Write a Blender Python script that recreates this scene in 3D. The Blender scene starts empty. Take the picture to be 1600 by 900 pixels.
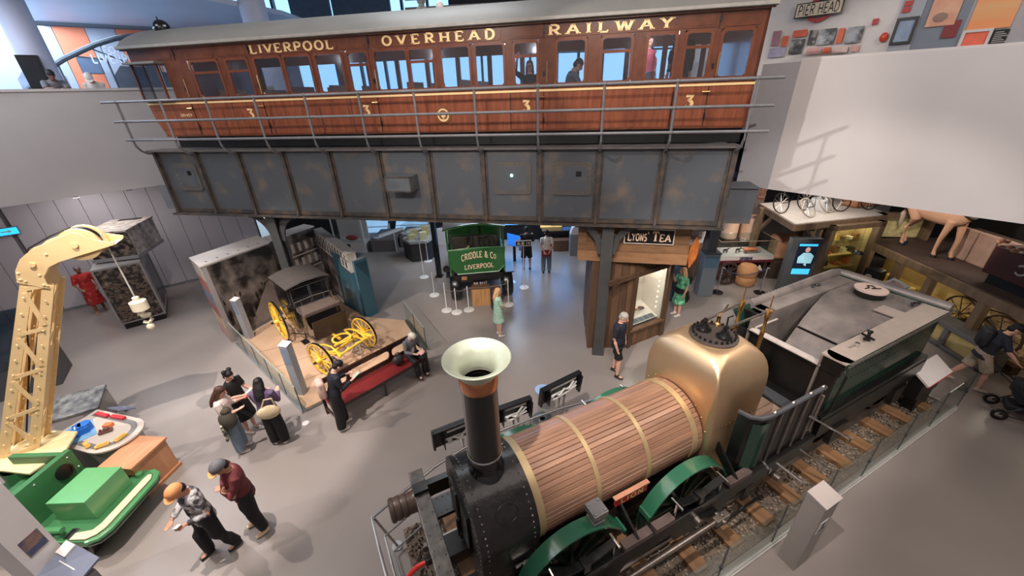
import bpy, bmesh, math, random
from mathutils import Vector as V, Matrix, Euler
random.seed(7)
SC = bpy.context.scene
COL = SC.collection
PI = math.pi
R = math.radians

# ---------------------------------------------------------------- camera, sky, lights, exposure
cam_d = bpy.data.cameras.new('camera'); cam = bpy.data.objects.new('camera', cam_d); COL.objects.link(cam)
cam_d.sensor_width = 36.0; cam_d.lens = 600.4 / 1600 * 36.0; cam_d.clip_start = 0.05; cam_d.clip_end = 200
_p, _r = R(26.81), R(-1.975)
_fw = V((0, math.cos(_p), -math.sin(_p))); _x0 = V((1, 0, 0)); _u0 = _x0.cross(_fw)
_rx = _x0 * math.cos(_r) + _u0 * math.sin(_r); _ux = _u0 * math.cos(_r) - _x0 * math.sin(_r)
cam.matrix_world = Matrix(((_rx.x, _ux.x, -_fw.x, 0), (_rx.y, _ux.y, -_fw.y, 0), (_rx.z, _ux.z, -_fw.z, 6.3), (0, 0, 0, 1)))
SC.camera = cam

w = bpy.data.worlds.new('sky'); SC.world = w; w.use_nodes = True
bg = w.node_tree.nodes['Background']; bg.inputs[0].default_value = (0.62, 0.83, 1.0, 1); bg.inputs[1].default_value = 2.6

def area(name, loc, size, power, col=(1, 1, 1), rot=(0, 0, 0), sy=None):
    l = bpy.data.lights.new(name, 'AREA'); l.energy = power; l.color = col; l.size = size
    if sy: l.shape = 'RECTANGLE'; l.size_y = sy
    o = bpy.data.objects.new(name, l); COL.objects.link(o); o.location = loc; o.rotation_euler = rot
    return o
def spot(name, loc, tgt, power, ang=40, blend=.4, col=(1, .9, .82), r=.07):
    l = bpy.data.lights.new(name, 'SPOT'); l.energy = power; l.color = col; l.spot_size = R(ang); l.spot_blend = blend; l.shadow_soft_size = r
    o = bpy.data.objects.new(name, l); COL.objects.link(o); o.location = loc
    o.rotation_euler = (V(tgt) - V(loc)).to_track_quat('-Z', 'Y').to_euler()
    return o
WARM = (1, .89, .82)
area('ceiling_light', (-5, 3.5, 11.6), 5, 220, WARM)
area('ceiling_light', (3, 2.0, 11.6), 5, 230, WARM)
area('ceiling_light', (-10, 6, 11.6), 4, 290, (.93, .95, 1))
area('ceiling_light', (9, 3, 11.6), 3, 360, WARM)
area('ceiling_light', (-2, 12, 11.6), 4, 300, (.9, .95, 1))
area('gallery_fill', (-17, 15, 9.1), 5, 750, (.6, .8, 1))  # added blue fill standing in for daylight in the left gallery
area('gallery_fill', (-13.6, 9.4, 9.15), 2.2, 230, (.82, .88, 1))  # added fill to brighten the gallery column and parapet
area('gallery_up_fill', (-19, 12, 6.6), 4, 800, (.5, .74, 1), rot=(PI, 0, 0))  # added upward fill standing in for daylight on the gallery ceiling
area('gallery_fill', (12, 12, 9.5), 3, 260, (1, .95, .93))
area('undercroft_fill', (-1, 15.6, 4.0), 3, 250, (.72, .84, 1))  # added blue fill to brighten and tint the rear floor
area('undercroft_fill', (-13.0, 11.6, 4.05), 2, 62, (1, .95, .93))
area('undercroft_fill', (9.5, 12.3, 4.1), 2, 110, (1, .9, .8))  # added fill to brighten the exhibits under the right gallery
area('undercroft_fill', (13.5, 9.3, 4.1), 1.2, 30, (1, .86, .72))  # added fill to brighten the horse display
spot('track_spotlight', (-5.1, 3.8, 11), (6.5, 8.2, 5.2), 2500, 34, .3, (1, .94, .9))
spot('track_spotlight', (-4.5, 3.35, 11), (-7.4, 6.2, 0), 4600, 48, .3, (1, .9, .83), .03) #, (1, .9, .83))
spot('track_spotlight', (-1.5, 0.5, 11), (2.2, 5.4, 2.4), 4000, 36)
spot('track_spotlight', (2.5, -2.0, 11), (6.0, 7.2, 2.2), 2600, 34)
spot('track_spotlight', (-9.5, 5.5, 11), (-4.6, 4.4, 0), 2200, 44, .25)
spot('track_spotlight', (12, 8.5, 10.6), (4.6, 3.3, 0), 1300, 30, .6, (1, .96, .92), .35)
spot('track_spotlight', (-5, -3, 11), (-4, 9.6, 5.2), 3600, 44)
spot('track_spotlight', (0, -3, 11), (2, 8.4, 5.0), 3300, 48)
spot('track_spotlight', (-11, 1, 11), (-7, 4.6, 1), 1500, 44)
spot('track_spotlight', (-9, 5, 10), (-5.4, 9.0, 0.5), 2800, 34)
spot('track_spotlight', (-6, 8, 11), (-11.5, 10.5, 1.2), 900, 30)
spot('track_spotlight', (-1.5, 7.6, 5.9 - 2.6), (-1.0, 11.6, 1.2), 260, 60, .5)  # added spot to brighten the dark lorry front
spot('track_spotlight', (7.2, 9.6, 4.0), (8.3, 12.8, 1.2), 330, 60, .5, (1, .9, .82))  # added spot to brighten the sled case and drums
spot('track_spotlight', (10.2, 9.0, 4.05), (10.6, 12.4, 2.5), 220, 60, .5, (1, .93, .87))  # added spot to brighten the bicycle table
spot('track_spotlight', (9.8, 9.0, 4.05), (12.6, 10.0, 2.6), 300, 62, .5, (1, .9, .8))  # added spot to brighten the horse and brick slabs
spot('track_spotlight', (3.6, -3.0, 11), (5.2, 3.4, 0), 700, 26, .6)

SC.view_settings.view_transform = 'Standard'; SC.view_settings.look = 'None'
SC.view_settings.gamma = 1; SC.view_settings.use_curve_mapping = False
SC.view_settings.exposure = -0.2

# ---------------------------------------------------------------- materials
def lin(c):
    c = c / 255
    return c / 12.92 if c <= .04045 else ((c + .055) / 1.055) ** 2.4
_mats = {}
def M(name, rgb, rough=.5, metal=0, var=.12, scale=6, bump=0, rgb2=None, emit=0, stretch=None, coat=0, det=4, thr=None):
    """procedural material: base colour broken up by noise, roughness and fine relief"""
    if name in _mats: return _mats[name]
    m = bpy.data.materials.new(name); m.use_nodes = True; _mats[name] = m
    nt = m.node_tree; b = nt.nodes['Principled BSDF']
    a = [lin(x) for x in rgb]
    if rgb2 is None:
        c1 = [max(0, x * (1 - var)) for x in a]; c2 = [min(1, x * (1 + var)) for x in a]
    else:
        c1 = a; c2 = [lin(x) for x in rgb2]
    tc = nt.nodes.new('ShaderNodeTexCoord'); src = tc.outputs['Object']
    if stretch:
        mp = nt.nodes.new('ShaderNodeMapping'); mp.inputs['Scale'].default_value = stretch
        nt.links.new(src, mp.inputs[0]); src = mp.outputs[0]
    n = nt.nodes.new('ShaderNodeTexNoise'); n.inputs['Scale'].default_value = scale; n.inputs['Detail'].default_value = det
    nt.links.new(src, n.inputs['Vector'])
    cr = nt.nodes.new('ShaderNodeValToRGB'); e = cr.color_ramp.elements
    lo, hi = thr or (.3, .7)
    e[0].position = lo; e[1].position = hi; e[0].color = (*c1, 1); e[1].color = (*c2, 1)
    nt.links.new(n.outputs['Fac'], cr.inputs[0]); nt.links.new(cr.outputs[0], b.inputs['Base Color'])
    b.inputs['Roughness'].default_value = rough; b.inputs['Metallic'].default_value = metal
    if coat: b.inputs['Coat Weight'].default_value = coat; b.inputs['Coat Roughness'].default_value = .12
    if bump:
        bp = nt.nodes.new('ShaderNodeBump'); bp.inputs['Strength'].default_value = bump; bp.inputs['Distance'].default_value = .02
        nt.links.new(n.outputs['Fac'], bp.inputs['Height']); nt.links.new(bp.outputs[0], b.inputs['Normal'])
    if emit:
        nt.links.new(cr.outputs[0], b.inputs['Emission Color']); b.inputs['Emission Strength'].default_value = emit
    return m
def glass(name, tint=(235, 245, 245), alpha=.12, rough=.03):
    """thin clear pane: mostly transmits, reflects at grazing angles"""
    if name in _mats: return _mats[name]
    m = bpy.data.materials.new(name); m.use_nodes = True; _mats[name] = m
    nt = m.node_tree; nt.nodes.remove(nt.nodes['Principled BSDF']); out = nt.nodes['Material Output']
    t = nt.nodes.new('ShaderNodeBsdfTransparent'); t.inputs[0].default_value = (*[lin(x) for x in tint], 1)
    g = nt.nodes.new('ShaderNodeBsdfGlossy'); g.inputs['Roughness'].default_value = rough
    f = nt.nodes.new('ShaderNodeLayerWeight'); f.inputs[0].default_value = .5
    pw = nt.nodes.new('ShaderNodeMath'); pw.operation = 'POWER'; pw.inputs[1].default_value = 4.0; nt.links.new(f.outputs['Facing'], pw.inputs[0])
    ad = nt.nodes.new('ShaderNodeMath'); ad.operation = 'MULTIPLY_ADD'; ad.use_clamp = True; ad.inputs[1].default_value = .6; ad.inputs[2].default_value = alpha
    mx = nt.nodes.new('ShaderNodeMixShader')
    nt.links.new(pw.outputs[0], ad.inputs[0]); nt.links.new(ad.outputs[0], mx.inputs[0])
    nt.links.new(t.outputs[0], mx.inputs[1]); nt.links.new(g.outputs[0], mx.inputs[2]); nt.links.new(mx.outputs[0], out.inputs[0])
    return m

# ---------------------------------------------------------------- mesh builder
I4 = Matrix.Identity(4)
def TR(loc=(0, 0, 0), rz=0, rx=0, ry=0, s=(1, 1, 1)):
    return Matrix.Translation(loc) @ Euler((rx, ry, rz)).to_matrix().to_4x4() @ Matrix.Diagonal((*s, 1))
def frame(zd, hint=(0, 0, 1)):
    z = V(zd).normalized(); h = V(hint)
    if abs(z.dot(h.normalized())) > .98: h = V((1, 0, 0))
    x = h.cross(z).normalized(); y = z.cross(x)
    return x, y, z
class MB:
    def __init__(s, T=None): s.v = []; s.f = []; s.mi = []; s.T = T or I4; s.m = 0; s.cuts = []
    def add(s, vs, fs):
        n = len(s.v); T = s.T; s.cuts.append((n, len(s.f)))
        if T is I4: s.v += [tuple(p) for p in vs]
        else: s.v += [tuple(T @ V(p)) for p in vs]
        s.f += [tuple(i + n for i in f) for f in fs]; s.mi += [s.m] * len(fs); return s
    def box(s, x0, x1, y0, y1, z0, z1):
        return s.add([(x0, y0, z0), (x1, y0, z0), (x1, y1, z0), (x0, y1, z0), (x0, y0, z1), (x1, y0, z1), (x1, y1, z1), (x0, y1, z1)],
                     [(0, 3, 2, 1), (4, 5, 6, 7), (0, 1, 5, 4), (1, 2, 6, 5), (2, 3, 7, 6), (3, 0, 4, 7)])
    def cb(s, c, d, rz=0, rx=0, ry=0):
        o = s.T; s.T = o @ TR(c, rz, rx, ry); s.box(-d[0] / 2, d[0] / 2, -d[1] / 2, d[1] / 2, -d[2] / 2, d[2] / 2); s.T = o; return s
    def beam(s, p, q, w, h, hint=(0, 0, 1)):
        p = V(p); q = V(q); x, y, z = frame(q - p, hint); vs = []
        for c in (p, q):
            for a, b in ((-1, -1), (1, -1), (1, 1), (-1, 1)): vs.append(c + x * (a * w / 2) + y * (b * h / 2))
        return s.add(vs, [(0, 3, 2, 1), (4, 5, 6, 7), (0, 1, 5, 4), (1, 2, 6, 5), (2, 3, 7, 6), (3, 0, 4, 7)])
    def tube(s, pts, r, n=8, closed=False, hint=(0, 0, 1), cap=True):
        """round (r number) or elliptical (r pair) bar along a path; radius may change per point"""
        P = [V(p) for p in pts]; k = len(P); rr = r if isinstance(r, list) else [r] * k; vs = []; fs = []
        for i in range(k):
            a = P[i - 1] if (i or closed) else P[0]; b = P[(i + 1) % k] if (i < k - 1 or closed) else P[i]
            d = b - a
            if d.length < 1e-9: d = V((0, 0, 1))
            x, y, z = frame(d, hint); q = rr[i]; ra, rb = (q if isinstance(q, tuple) else (q, q))
            for j in range(n):
                t = 2 * PI * j / n; vs.append(P[i] + x * (ra * math.cos(t)) + y * (rb * math.sin(t)))
        m = k if closed else k - 1
        for i in range(m):
            for j in range(n):
                i2 = (i + 1) % k; j2 = (j + 1) % n; fs.append((i * n + j, i * n + j2, i2 * n + j2, i2 * n + j))
        if cap and not closed: fs.append(tuple(range(n - 1, -1, -1))); fs.append(tuple((k - 1) * n + j for j in range(n)))
        return s.add(vs, fs)
    def cyl(s, p, q, r, n=16, r2=None): return s.tube([p, q], [r, r if r2 is None else r2], n)
    def lathe(s, prof, n=24, a0=0, a1=2 * PI, T=None):
        """turn a list of (radius, height) about z"""
        o = s.T; s.T = o @ T if T else o
        full = abs(a1 - a0 - 2 * PI) < 1e-6; k = n if full else n + 1; vs = []; fs = []
        for (r, z) in prof:
            for j in range(k):
                t = a0 + (a1 - a0) * j / n; vs.append((r * math.cos(t), r * math.sin(t), z))
        for i in range(len(prof) - 1):
            for j in range(n):
                j2 = (j + 1) % k; fs.append((i * k + j, i * k + j2, (i + 1) * k + j2, (i + 1) * k + j))
        s.add(vs, fs); s.T = o; return s
    def prism(s, poly, t0, t1, ax='z', holes=None):
        """polygon pushed from t0 to t1 along an axis"""
        def at(p, t): return {'z': (p[0], p[1], t), 'y': (p[0], t, p[1]), 'x': (t, p[0], p[1])}[ax]
        n = len(poly); vs = [at(p, t0) for p in poly] + [at(p, t1) for p in poly]
        fs = [tuple(range(n - 1, -1, -1)), tuple(range(n, 2 * n))] + [(i, (i + 1) % n, n + (i + 1) % n, n + i) for i in range(n)]
        return s.add(vs, fs)
    def ring(s, ri, ro, w, n=32, T=None, a0=0, a1=2 * PI):
        pr = [(ri, -w / 2), (ro, -w / 2), (ro, w / 2), (ri, w / 2), (ri, -w / 2)]
        return s.lathe(pr, n, a0, a1, T)
    def ell(s, c, r, n=12, m=8, T=None):
        o = s.T; s.T = o @ (T or I4) @ Matrix.Translation(c); vs = [(0, 0, -r[2])]; fs = []
        for i in range(1, m):
            a = -PI / 2 + PI * i / m
            for j in range(n): t = 2 * PI * j / n; vs.append((r[0] * math.cos(a) * math.cos(t), r[1] * math.cos(a) * math.sin(t), r[2] * math.sin(a)))
        vs.append((0, 0, r[2])); L = len(vs) - 1
        for j in range(n): fs.append((0, 1 + (j + 1) % n, 1 + j))
        for i in range(m - 2):
            for j in range(n): fs.append((1 + i * n + j, 1 + i * n + (j + 1) % n, 1 + (i + 1) * n + (j + 1) % n, 1 + (i + 1) * n + j))
        for j in range(n): fs.append((1 + (m - 2) * n + j, 1 + (m - 2) * n + (j + 1) % n, L))
        s.add(vs, fs); s.T = o; return s
    def rivets(s, pts, r=.014, nrm=(0, 0, 1)):
        x, y, z = frame(nrm)
        for p in pts:
            p = V(p); vs = [p + z * r * .9] + [p + (x * math.cos(t * PI / 3) + y * math.sin(t * PI / 3)) * r for t in range(6)]
            s.add(vs, [(0, 1 + t, 1 + (t + 1) % 6) for t in range(6)])
        return s
    def build(s, name, mat, parent=None, loc=None, rot=None, smooth=True, bev=0, kind=None, ang=.7):
        me = bpy.data.meshes.new(name); me.from_pydata(s.v, [], s.f)
        mats = mat if isinstance(mat, (list, tuple)) else [mat]
        for m in mats: me.materials.append(m)
        if len(mats) > 1: me.polygons.foreach_set('material_index', s.mi)
        if smooth: me.shade_smooth(); me.set_sharp_from_angle(angle=ang)
        o = bpy.data.objects.new(name, me); COL.objects.link(o)
        if parent: o.parent = parent
        if loc: o.location = loc
        if rot: o.rotation_euler = rot
        if bev:
            b = o.modifiers.new('edge', 'BEVEL'); b.width = bev; b.segments = 2; b.limit_method = 'ANGLE'; b.angle_limit = .7
        if kind: o['kind'] = kind
        return o
def each(mb, name, mat, parent, group=1, **kw):
    """every added shape (or run of 'group' shapes) becomes a part of its own"""
    c = mb.cuts[::group] + [(len(mb.v), len(mb.f))]; out = []
    for (v0, f0), (v1, f1) in zip(c, c[1:]):
        m = MB(); m.v = mb.v[v0:v1]; m.f = [tuple(i - v0 for i in f) for f in mb.f[f0:f1]]; m.mi = mb.mi[f0:f1]; out.append(m.build(name, mat, parent, **kw))
    return out
def fixn(o):
    bm = bmesh.new(); bm.from_mesh(o.data); bmesh.ops.recalc_face_normals(bm, faces=bm.faces); bm.to_mesh(o.data); bm.free(); return o
def thing(name, label, cat, loc=(0, 0, 0), rz=0, group=None):
    o = bpy.data.objects.new(name, None); o.empty_display_size = .1; COL.objects.link(o)
    o.location = loc; o.rotation_euler = (0, 0, rz); o['label'] = label; o['category'] = cat
    if group: o['group'] = group
    return o
def tag(o, label, cat, group=None):
    o['label'] = label; o['category'] = cat
    if group: o['group'] = group
    return o
def struct(o): o['kind'] = 'structure'; return o
def copy_tree(o, parent=None, label=None, loc=None, rz=None, group=None):
    c = o.copy(); COL.objects.link(c)
    if parent: c.parent = parent
    if label: c['label'] = label
    if group: c['group'] = group
    if loc: c.location = loc
    if rz is not None: c.rotation_euler = (0, 0, rz)
    for ch in list(o.children): copy_tree(ch, c)
    return c
def again(o, parent, loc=None, rot=None, label=None):
    """another piece with the same mesh"""
    c = o.copy(); COL.objects.link(c); c.parent = parent
    if loc: c.location = loc
    if rot: c.rotation_euler = rot
    return c
def arc(cx, cy, r, a0, a1, n): return [(cx + r * math.cos(R(a0 + (a1 - a0) * i / n)), cy + r * math.sin(R(a0 + (a1 - a0) * i / n))) for i in range(n + 1)]
def rrect(x0, x1, y0, y1, r, n=4):
    return arc(x1 - r, y1 - r, r, 0, 90, n) + arc(x0 + r, y1 - r, r, 90, 180, n) + arc(x0 + r, y0 + r, r, 180, 270, n) + arc(x1 - r, y0 + r, r, 270, 360, n)

# ---------------------------------------------------------------- lettering: strokes in a unit box, slab feet when serif
def _a(cx, cy, rx, ry, a0, a1, n=10): return [(cx + rx * math.cos(R(a0 + (a1 - a0) * i / n)), cy + ry * math.sin(R(a0 + (a1 - a0) * i / n))) for i in range(n + 1)]
GL = {
 'A': (.8, [[(.02, 0), (.4, 1)], [(.4, 1), (.78, 0)], [(.16, .34), (.64, .34)]]),
 'B': (.7, [[(.1, 0), (.1, 1)], [(.1, 1), (.4, 1)] + _a(.4, .76, .24, .24, 90, -90) + [(.1, .52)], [(.1, .52), (.42, .52)] + _a(.42, .26, .26, .26, 90, -90) + [(.1, 0)]]),
 'C': (.78, [_a(.42, .5, .36, .5, 45, 315, 14)]),
 'D': (.8, [[(.12, 0), (.12, 1)], [(.12, 1), (.36, 1)] + _a(.36, .5, .36, .5, 90, -90, 12) + [(.12, 0)]]),
 'E': (.7, [[(.12, 0), (.12, 1)], [(.12, 1), (.64, 1)], [(.12, .5), (.52, .5)], [(.12, 0), (.66, 0)]]),
 'F': (.66, [[(.12, 0), (.12, 1)], [(.12, 1), (.62, 1)], [(.12, .5), (.5, .5)]]),
 'G': (.8, [_a(.42, .5, .36, .5, 45, 330, 14) + [(.74, .45), (.5, .45)]]),
 'H': (.84, [[(.12, 0), (.12, 1)], [(.72, 0), (.72, 1)], [(.12, .5), (.72, .5)]]),
 'I': (.34, [[(.17, 0), (.17, 1)]]),
 'J': (.55, [[(.42, 1), (.42, .28)] + _a(.22, .26, .2, .26, 0, -160, 8)]),
 'K': (.76, [[(.12, 0), (.12, 1)], [(.12, .42), (.68, 1)], [(.3, .6), (.72, 0)]]),
 'L': (.66, [[(.12, 0), (.12, 1)], [(.12, 0), (.62, 0)]]),
 'M': (.98, [[(.1, 0), (.12, 1)], [(.12, 1), (.49, .1)], [(.49, .1), (.86, 1)], [(.86, 1), (.88, 0)]]),
 'N': (.84, [[(.12, 0), (.12, 1)], [(.12, 1), (.72, 0)], [(.72, 0), (.72, 1)]]),
 'O': (.86, [_a(.43, .5, .37, .5, 0, 360, 18)]),
 'P': (.7, [[(.12, 0), (.12, 1)], [(.12, 1), (.38, 1)] + _a(.38, .73, .27, .27, 90, -90) + [(.12, .46)]]),
 'R': (.78, [[(.12, 0), (.12, 1)], [(.12, 1), (.4, 1)] + _a(.4, .74, .26, .26, 90, -90) + [(.12, .48)], [(.38, .48), (.7, 0)]]),
 'S': (.66, [_a(.33, .75, .25, .25, 40, 270, 10) + _a(.33, .25, .27, .25, 90, -140, 10)]),
 'T': (.72, [[(.36, 0), (.36, 1)], [(.04, 1), (.68, 1)]]),
 'U': (.8, [[(.12, 1), (.12, .32)] + _a(.4, .3, .28, .3, 180, 360, 10) + [(.68, 1)]]),
 'V': (.8, [[(.04, 1), (.4, 0)], [(.4, 0), (.76, 1)]]),
 'W': (1.1, [[(.04, 1), (.3, 0)], [(.3, 0), (.55, .9)], [(.55, .9), (.8, 0)], [(.8, 0), (1.06, 1)]]),
 'X': (.76, [[(.06, 0), (.7, 1)], [(.06, 1), (.7, 0)]]),
 'Y': (.76, [[(.04, 1), (.38, .48)], [(.38, .48), (.72, 1)], [(.38, .48), (.38, 0)]]),
 'Z': (.7, [[(.06, 1), (.64, 1)], [(.64, 1), (.06, 0)], [(.06, 0), (.66, 0)]]),
 '1': (.4, [[(.22, 0), (.22, 1)], [(.22, 1), (.06, .8)]]),
 '2': (.66, [_a(.33, .72, .26, .28, 160, -40, 10) + [(.06, 0)], [(.06, 0), (.62, 0)]]),
 '3': (.64, [[(.06, .98), (.58, .98), (.28, .58)] + _a(.3, .3, .28, .3, 80, -150, 10)]),
 '4': (.7, [[(.5, 0), (.5, 1), (.05, .3), (.66, .3)]]),
 '6': (.66, [_a(.33, .3, .27, .3, 0, 360, 14), [(.06, .3)] + _a(.4, .5, .34, .5, 170, 70, 8)]),
 '7': (.64, [[(.04, 1), (.6, 1)], [(.6, 1), (.22, 0)]]),
 '&': (.86, [[(.78, 0), (.2, .72)] + _a(.38, .8, .18, .2, 200, -20, 8) + [(.1, .34)] + _a(.34, .26, .26, .26, 160, 330, 8) + [(.8, .5)]]),
 "'": (.2, [[(.1, 1), (.1, .75)]]), '.': (.24, [[(.12, 0), (.12, .08)]]), ' ': (.4, []),
}
def lettering(mb, s, fn, w=.17, gap=.16, serif=False, sx=1.0, n_off=0):
    """fn(u, v) places the unit-height lettering; returns its length"""
    x = 0
    for ch in s:
        small = ch.islower(); adv, strokes = GL[ch.upper()]; k = .74 if small else 1.0
        for st in strokes:
            closed = len(st) > 3 and (V(st[0]) - V(st[-1])).length < 1e-4
            pts = [V((x + p[0] * sx * k, p[1] * k)) for p in st]
            thin = 1.0
            if serif and len(st) == 2 and abs(st[0][1] - st[1][1]) < .01: thin = .7
            hw = w * thin * k / 2; Lp = []; Rp = []
            for i, p in enumerate(pts):
                a = pts[i - 1] if i else (pts[-2] if closed else pts[0]); b = pts[i + 1] if i < len(pts) - 1 else (pts[1] if closed else pts[-1])
                d = (b - a); d = d.normalized() if d.length > 1e-6 else V((1, 0)); nn = V((-d.y, d.x))
                e = V((0, 0))
                Lp.append(p + nn * hw); Rp.append(p - nn * hw)
            vs = [fn(*p) for p in Lp] + [fn(*p) for p in Rp]; m = len(pts)
            mb.add(vs, [(i, m + i, m + i + 1, i + 1) for i in range(m - 1)])
            if serif and not closed:
                for e in (0, -1):
                    p = pts[e]; q = st[e]
                    if q[1] in (0, 1) and abs(st[0][1] - st[-1][1]) > .3:
                        c = .17 * k; t = .1 * k; y0, y1 = (p.y, p.y + t) if q[1] == 0 else (p.y - t, p.y)
                        mb.add([fn(p.x - c, y0), fn(p.x + c, y0), fn(p.x + c, y1), fn(p.x - c, y1)], [(0, 1, 2, 3)])
                    elif q[1] in (0, 1) and len(st) == 2:
                        c = .05 * k; t = .2 * k; y0, y1 = (p.y, p.y + t) if q[1] == 0 else (p.y - t, p.y)
                        mb.add([fn(p.x - c, y0), fn(p.x + c, y0), fn(p.x + c, y1), fn(p.x - c, y1)], [(0, 1, 2, 3)])
        x += (adv * k + gap) * sx
    return x - gap * sx
def txtlen(s, gap, sx=1.0): return sum(((GL[c.upper()][0] * (.74 if c.islower() else 1)) + gap) * sx for c in s) - gap * sx
def sign_text(name, s, parent, mat, o, xd, yd, length, height, w=.17, gap=.16, serif=False):
    """lettering on a flat face: o lower left corner, xd/yd unit directions, fitted to a length"""
    o = V(o); xd = V(xd).normalized(); yd = V(yd).normalized(); L = txtlen(s, gap); k = length / L
    mb = MB(); lettering(mb, s, lambda u, v: o + xd * (u * k) + yd * (v * height), w, gap, serif)
    return mb.build(name, mat, parent, smooth=False)

# shared materials
m_white = M('white_paint', (214, 208, 206), .6, 0, .03, 3)
m_black = M('black_paint', (22, 22, 24), .35, 0, .3, 8)
m_steel = M('brushed_steel', (190, 188, 186), .3, .9, .05, 12)
m_chrome = M('bright_steel', (215, 210, 205), .22, 1, .05, 12)
m_dkgrey = M('dark_grey_paint', (70, 72, 76), .5, 0, .1, 6)
m_grey = M('grey_paint', (128, 130, 133), .5, 0, .06, 6)
m_glass = glass('clear_glass', (246, 250, 249), .03)
m_glassg = glass('barrier_glass', (243, 249, 246), .03)
m_brass = M('brass', (214, 178, 118), .25, 1, .1, 10)
m_wood = M('brown_wood', (112, 76, 50), .5, 0, .2, 3, .1, stretch=(1, 8, 8))
m_rail = M('grey_rail_paint', (116, 116, 120), .4, .2, .1, 9)
# ================================================================ the setting
m_conc = M('polished_concrete', (146, 137, 132), .27, 0, .08, .5, 0, det=9)
struct(MB().box(-28, 18, -5, 26, -.2, 0).build('floor', m_conc, smooth=False))
m_ceil = M('white_ceiling', (216, 216, 218), .7, 0, .02, 2)
struct(MB().box(-28, 18, -5, 26, 12, 12.2).build('ceiling', m_ceil, smooth=False))
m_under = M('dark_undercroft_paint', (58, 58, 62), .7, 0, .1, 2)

# left gallery: parapet, slab, low ceiling
m_par = M('parapet_white', (205, 199, 198), .6, 0, .02, 1.5)
PL = [(-20, 1.8), (-16.2, 6.3), (-13.0, 9.94), (-12.18, 10.95), (-10.66, 12.36), (-9.3, 13.4), (-7.6, 14.4)]
def offs(P, d):
    o = []
    for i, p in enumerate(P):
        a = V(P[max(0, i - 1)]); b = V(P[min(len(P) - 1, i + 1)]); t = (b - a).normalized(); o.append((p[0] - t.y * d, p[1] + t.x * d))
    return o
def ribbon(P, d, z0, z1, mb=None):
    mb = mb or MB(); Q = offs(P, d); n = len(P)
    vs = [(*p, z) for z in (z0, z1) for p in list(P) + Q]; k = 2 * n; fs = []
    for i in range(n - 1):
        fs += [(i, i + 1, k + i + 1, k + i), (n + i + 1, n + i, k + n + i, k + n + i + 1), (k + i, k + i + 1, k + n + i + 1, k + n + i), (i + 1, i, n + i, n + i + 1)]
    fs += [(0, k, k + n, n), (n - 1, 2 * n - 1, k + 2 * n - 1, k + n - 1)]
    return mb.add(vs, fs)
wl = struct(ribbon(PL, .35, 4.1, 6.72).build('wall_left', m_par, smooth=True, ang=.9))
ribbon([(x, y) for x, y in offs(PL, -.03)], .42, 6.72, 6.78).build('coping', m_white, wl)
Q = offs(PL, .3)
struct(MB().prism([*Q, (-7.6, 26), (-28, 26), (-28, 1.8)], 5.3, 5.5).build('floor_left', m_grey, smooth=False))
struct(MB().prism([*Q, (-7.6, 26), (-28, 26), (-28, 1.8)], 4.1, 4.25).build('ceiling_lower_left', m_white, smooth=False))
struct(MB().prism([(-28, 0), (-16, 4), (-12.2, 10.4), (-9.6, 14.6), (-8.4, 18), (-8.4, 26), (-28, 26)], 9.25, 9.4).build('ceiling_left', M('gallery_ceiling', (206, 214, 232), .5, 0, .02, 1), smooth=False))
# panelled wall under the left gallery
wpd = V((.797, .604, 0)); wpn = V((.604, -.797, 0)); wp0 = V((-15.64, 11.83, 0)); wang = math.atan2(.604, .797)
wu = struct(MB().box(-4.5, 6.4, .03, .25, 0, 4.1).build('wall_lower_left', M('panel_joint', (110, 106, 110), .7), loc=wp0, rot=(0, 0, wang), smooth=False))
m_panel = M('wall_panel_laminate', (196, 190, 196), .45, 0, .02, 2)
pn = None
for i in range(11):
    x0 = .05 + i * .572
    if pn is None: pn = MB().box(.006, .566, -.02, .03, .1, 4.1).build('panel', m_panel, wu, loc=(x0, 0, 0), smooth=False, bev=.004)
    else: again(pn, wu, loc=(x0, 0, 0))
for i in range(8): again(pn, wu, loc=(-.06 - (i + 1) * .572, .0, 0))
MB().box(-4.5, 6.4, -.035, .03, 0, .1).build('skirting', m_grey, wu, smooth=False)
es = thing('exit_sign', 'lit blue exit sign on the panelled wall at the far left', 'sign', wp0 + wpd * -.12 + wpn * .1 + V((0, 0, 2.96)), wang)
MB().box(-.3, .3, -.03, .03, -.12, .12).build('case', m_grey, es)
MB().box(-.28, .28, -.04, -.03, -.1, .1).build('lit_face', M('exit_blue', (40, 165, 235), .3, emit=2.2, var=.05), es)
mb = MB(); mb.box(-.08, .08, -.046, -.04, -.018, .018); mb.prism([(.08, -.05), (.16, 0), (.08, .05)], -.046, -.04, 'y'); mb.ell((-.17, -.043, .045), (.02, .003, .02)); mb.beam((-.17, -.043, .03), (-.19, -.043, -.05), .02, .004); mb.box(-.25, -.22, -.046, -.04, -.07, .07)
mb.build('arrow_and_figure', m_white, es)

# right gallery: parapet, return, back wall with its pictures
PR = [(10.2, 3.9), (8.36, 5.94), (7.4, 7.15), (5.99, 8.88)]
wr = struct(ribbon(PR, -.35, 4.15, 6.72).build('wall_right', m_par, smooth=True, ang=.9))
ribbon(PR, -.4, 6.72, 6.76).build('coping', m_white, wr)
MB().prism([(5.99, 8.88), (5.62, 9.55), (5.85, 9.85), (6.3, 9.2)], 4.15, 6.7).build('return_face', M('return_grey', (176, 175, 180), .6, var=.02), wr, smooth=False)
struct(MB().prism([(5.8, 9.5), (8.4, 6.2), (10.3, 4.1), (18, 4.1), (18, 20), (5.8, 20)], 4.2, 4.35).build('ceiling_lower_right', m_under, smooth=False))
struct(MB().prism([(5.8, 9.5), (8.4, 6.2), (10.3, 4.1), (18, 4.1), (18, 20), (5.8, 20)], 5.3, 5.5).build('floor_right', m_grey, smooth=False))
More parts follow.
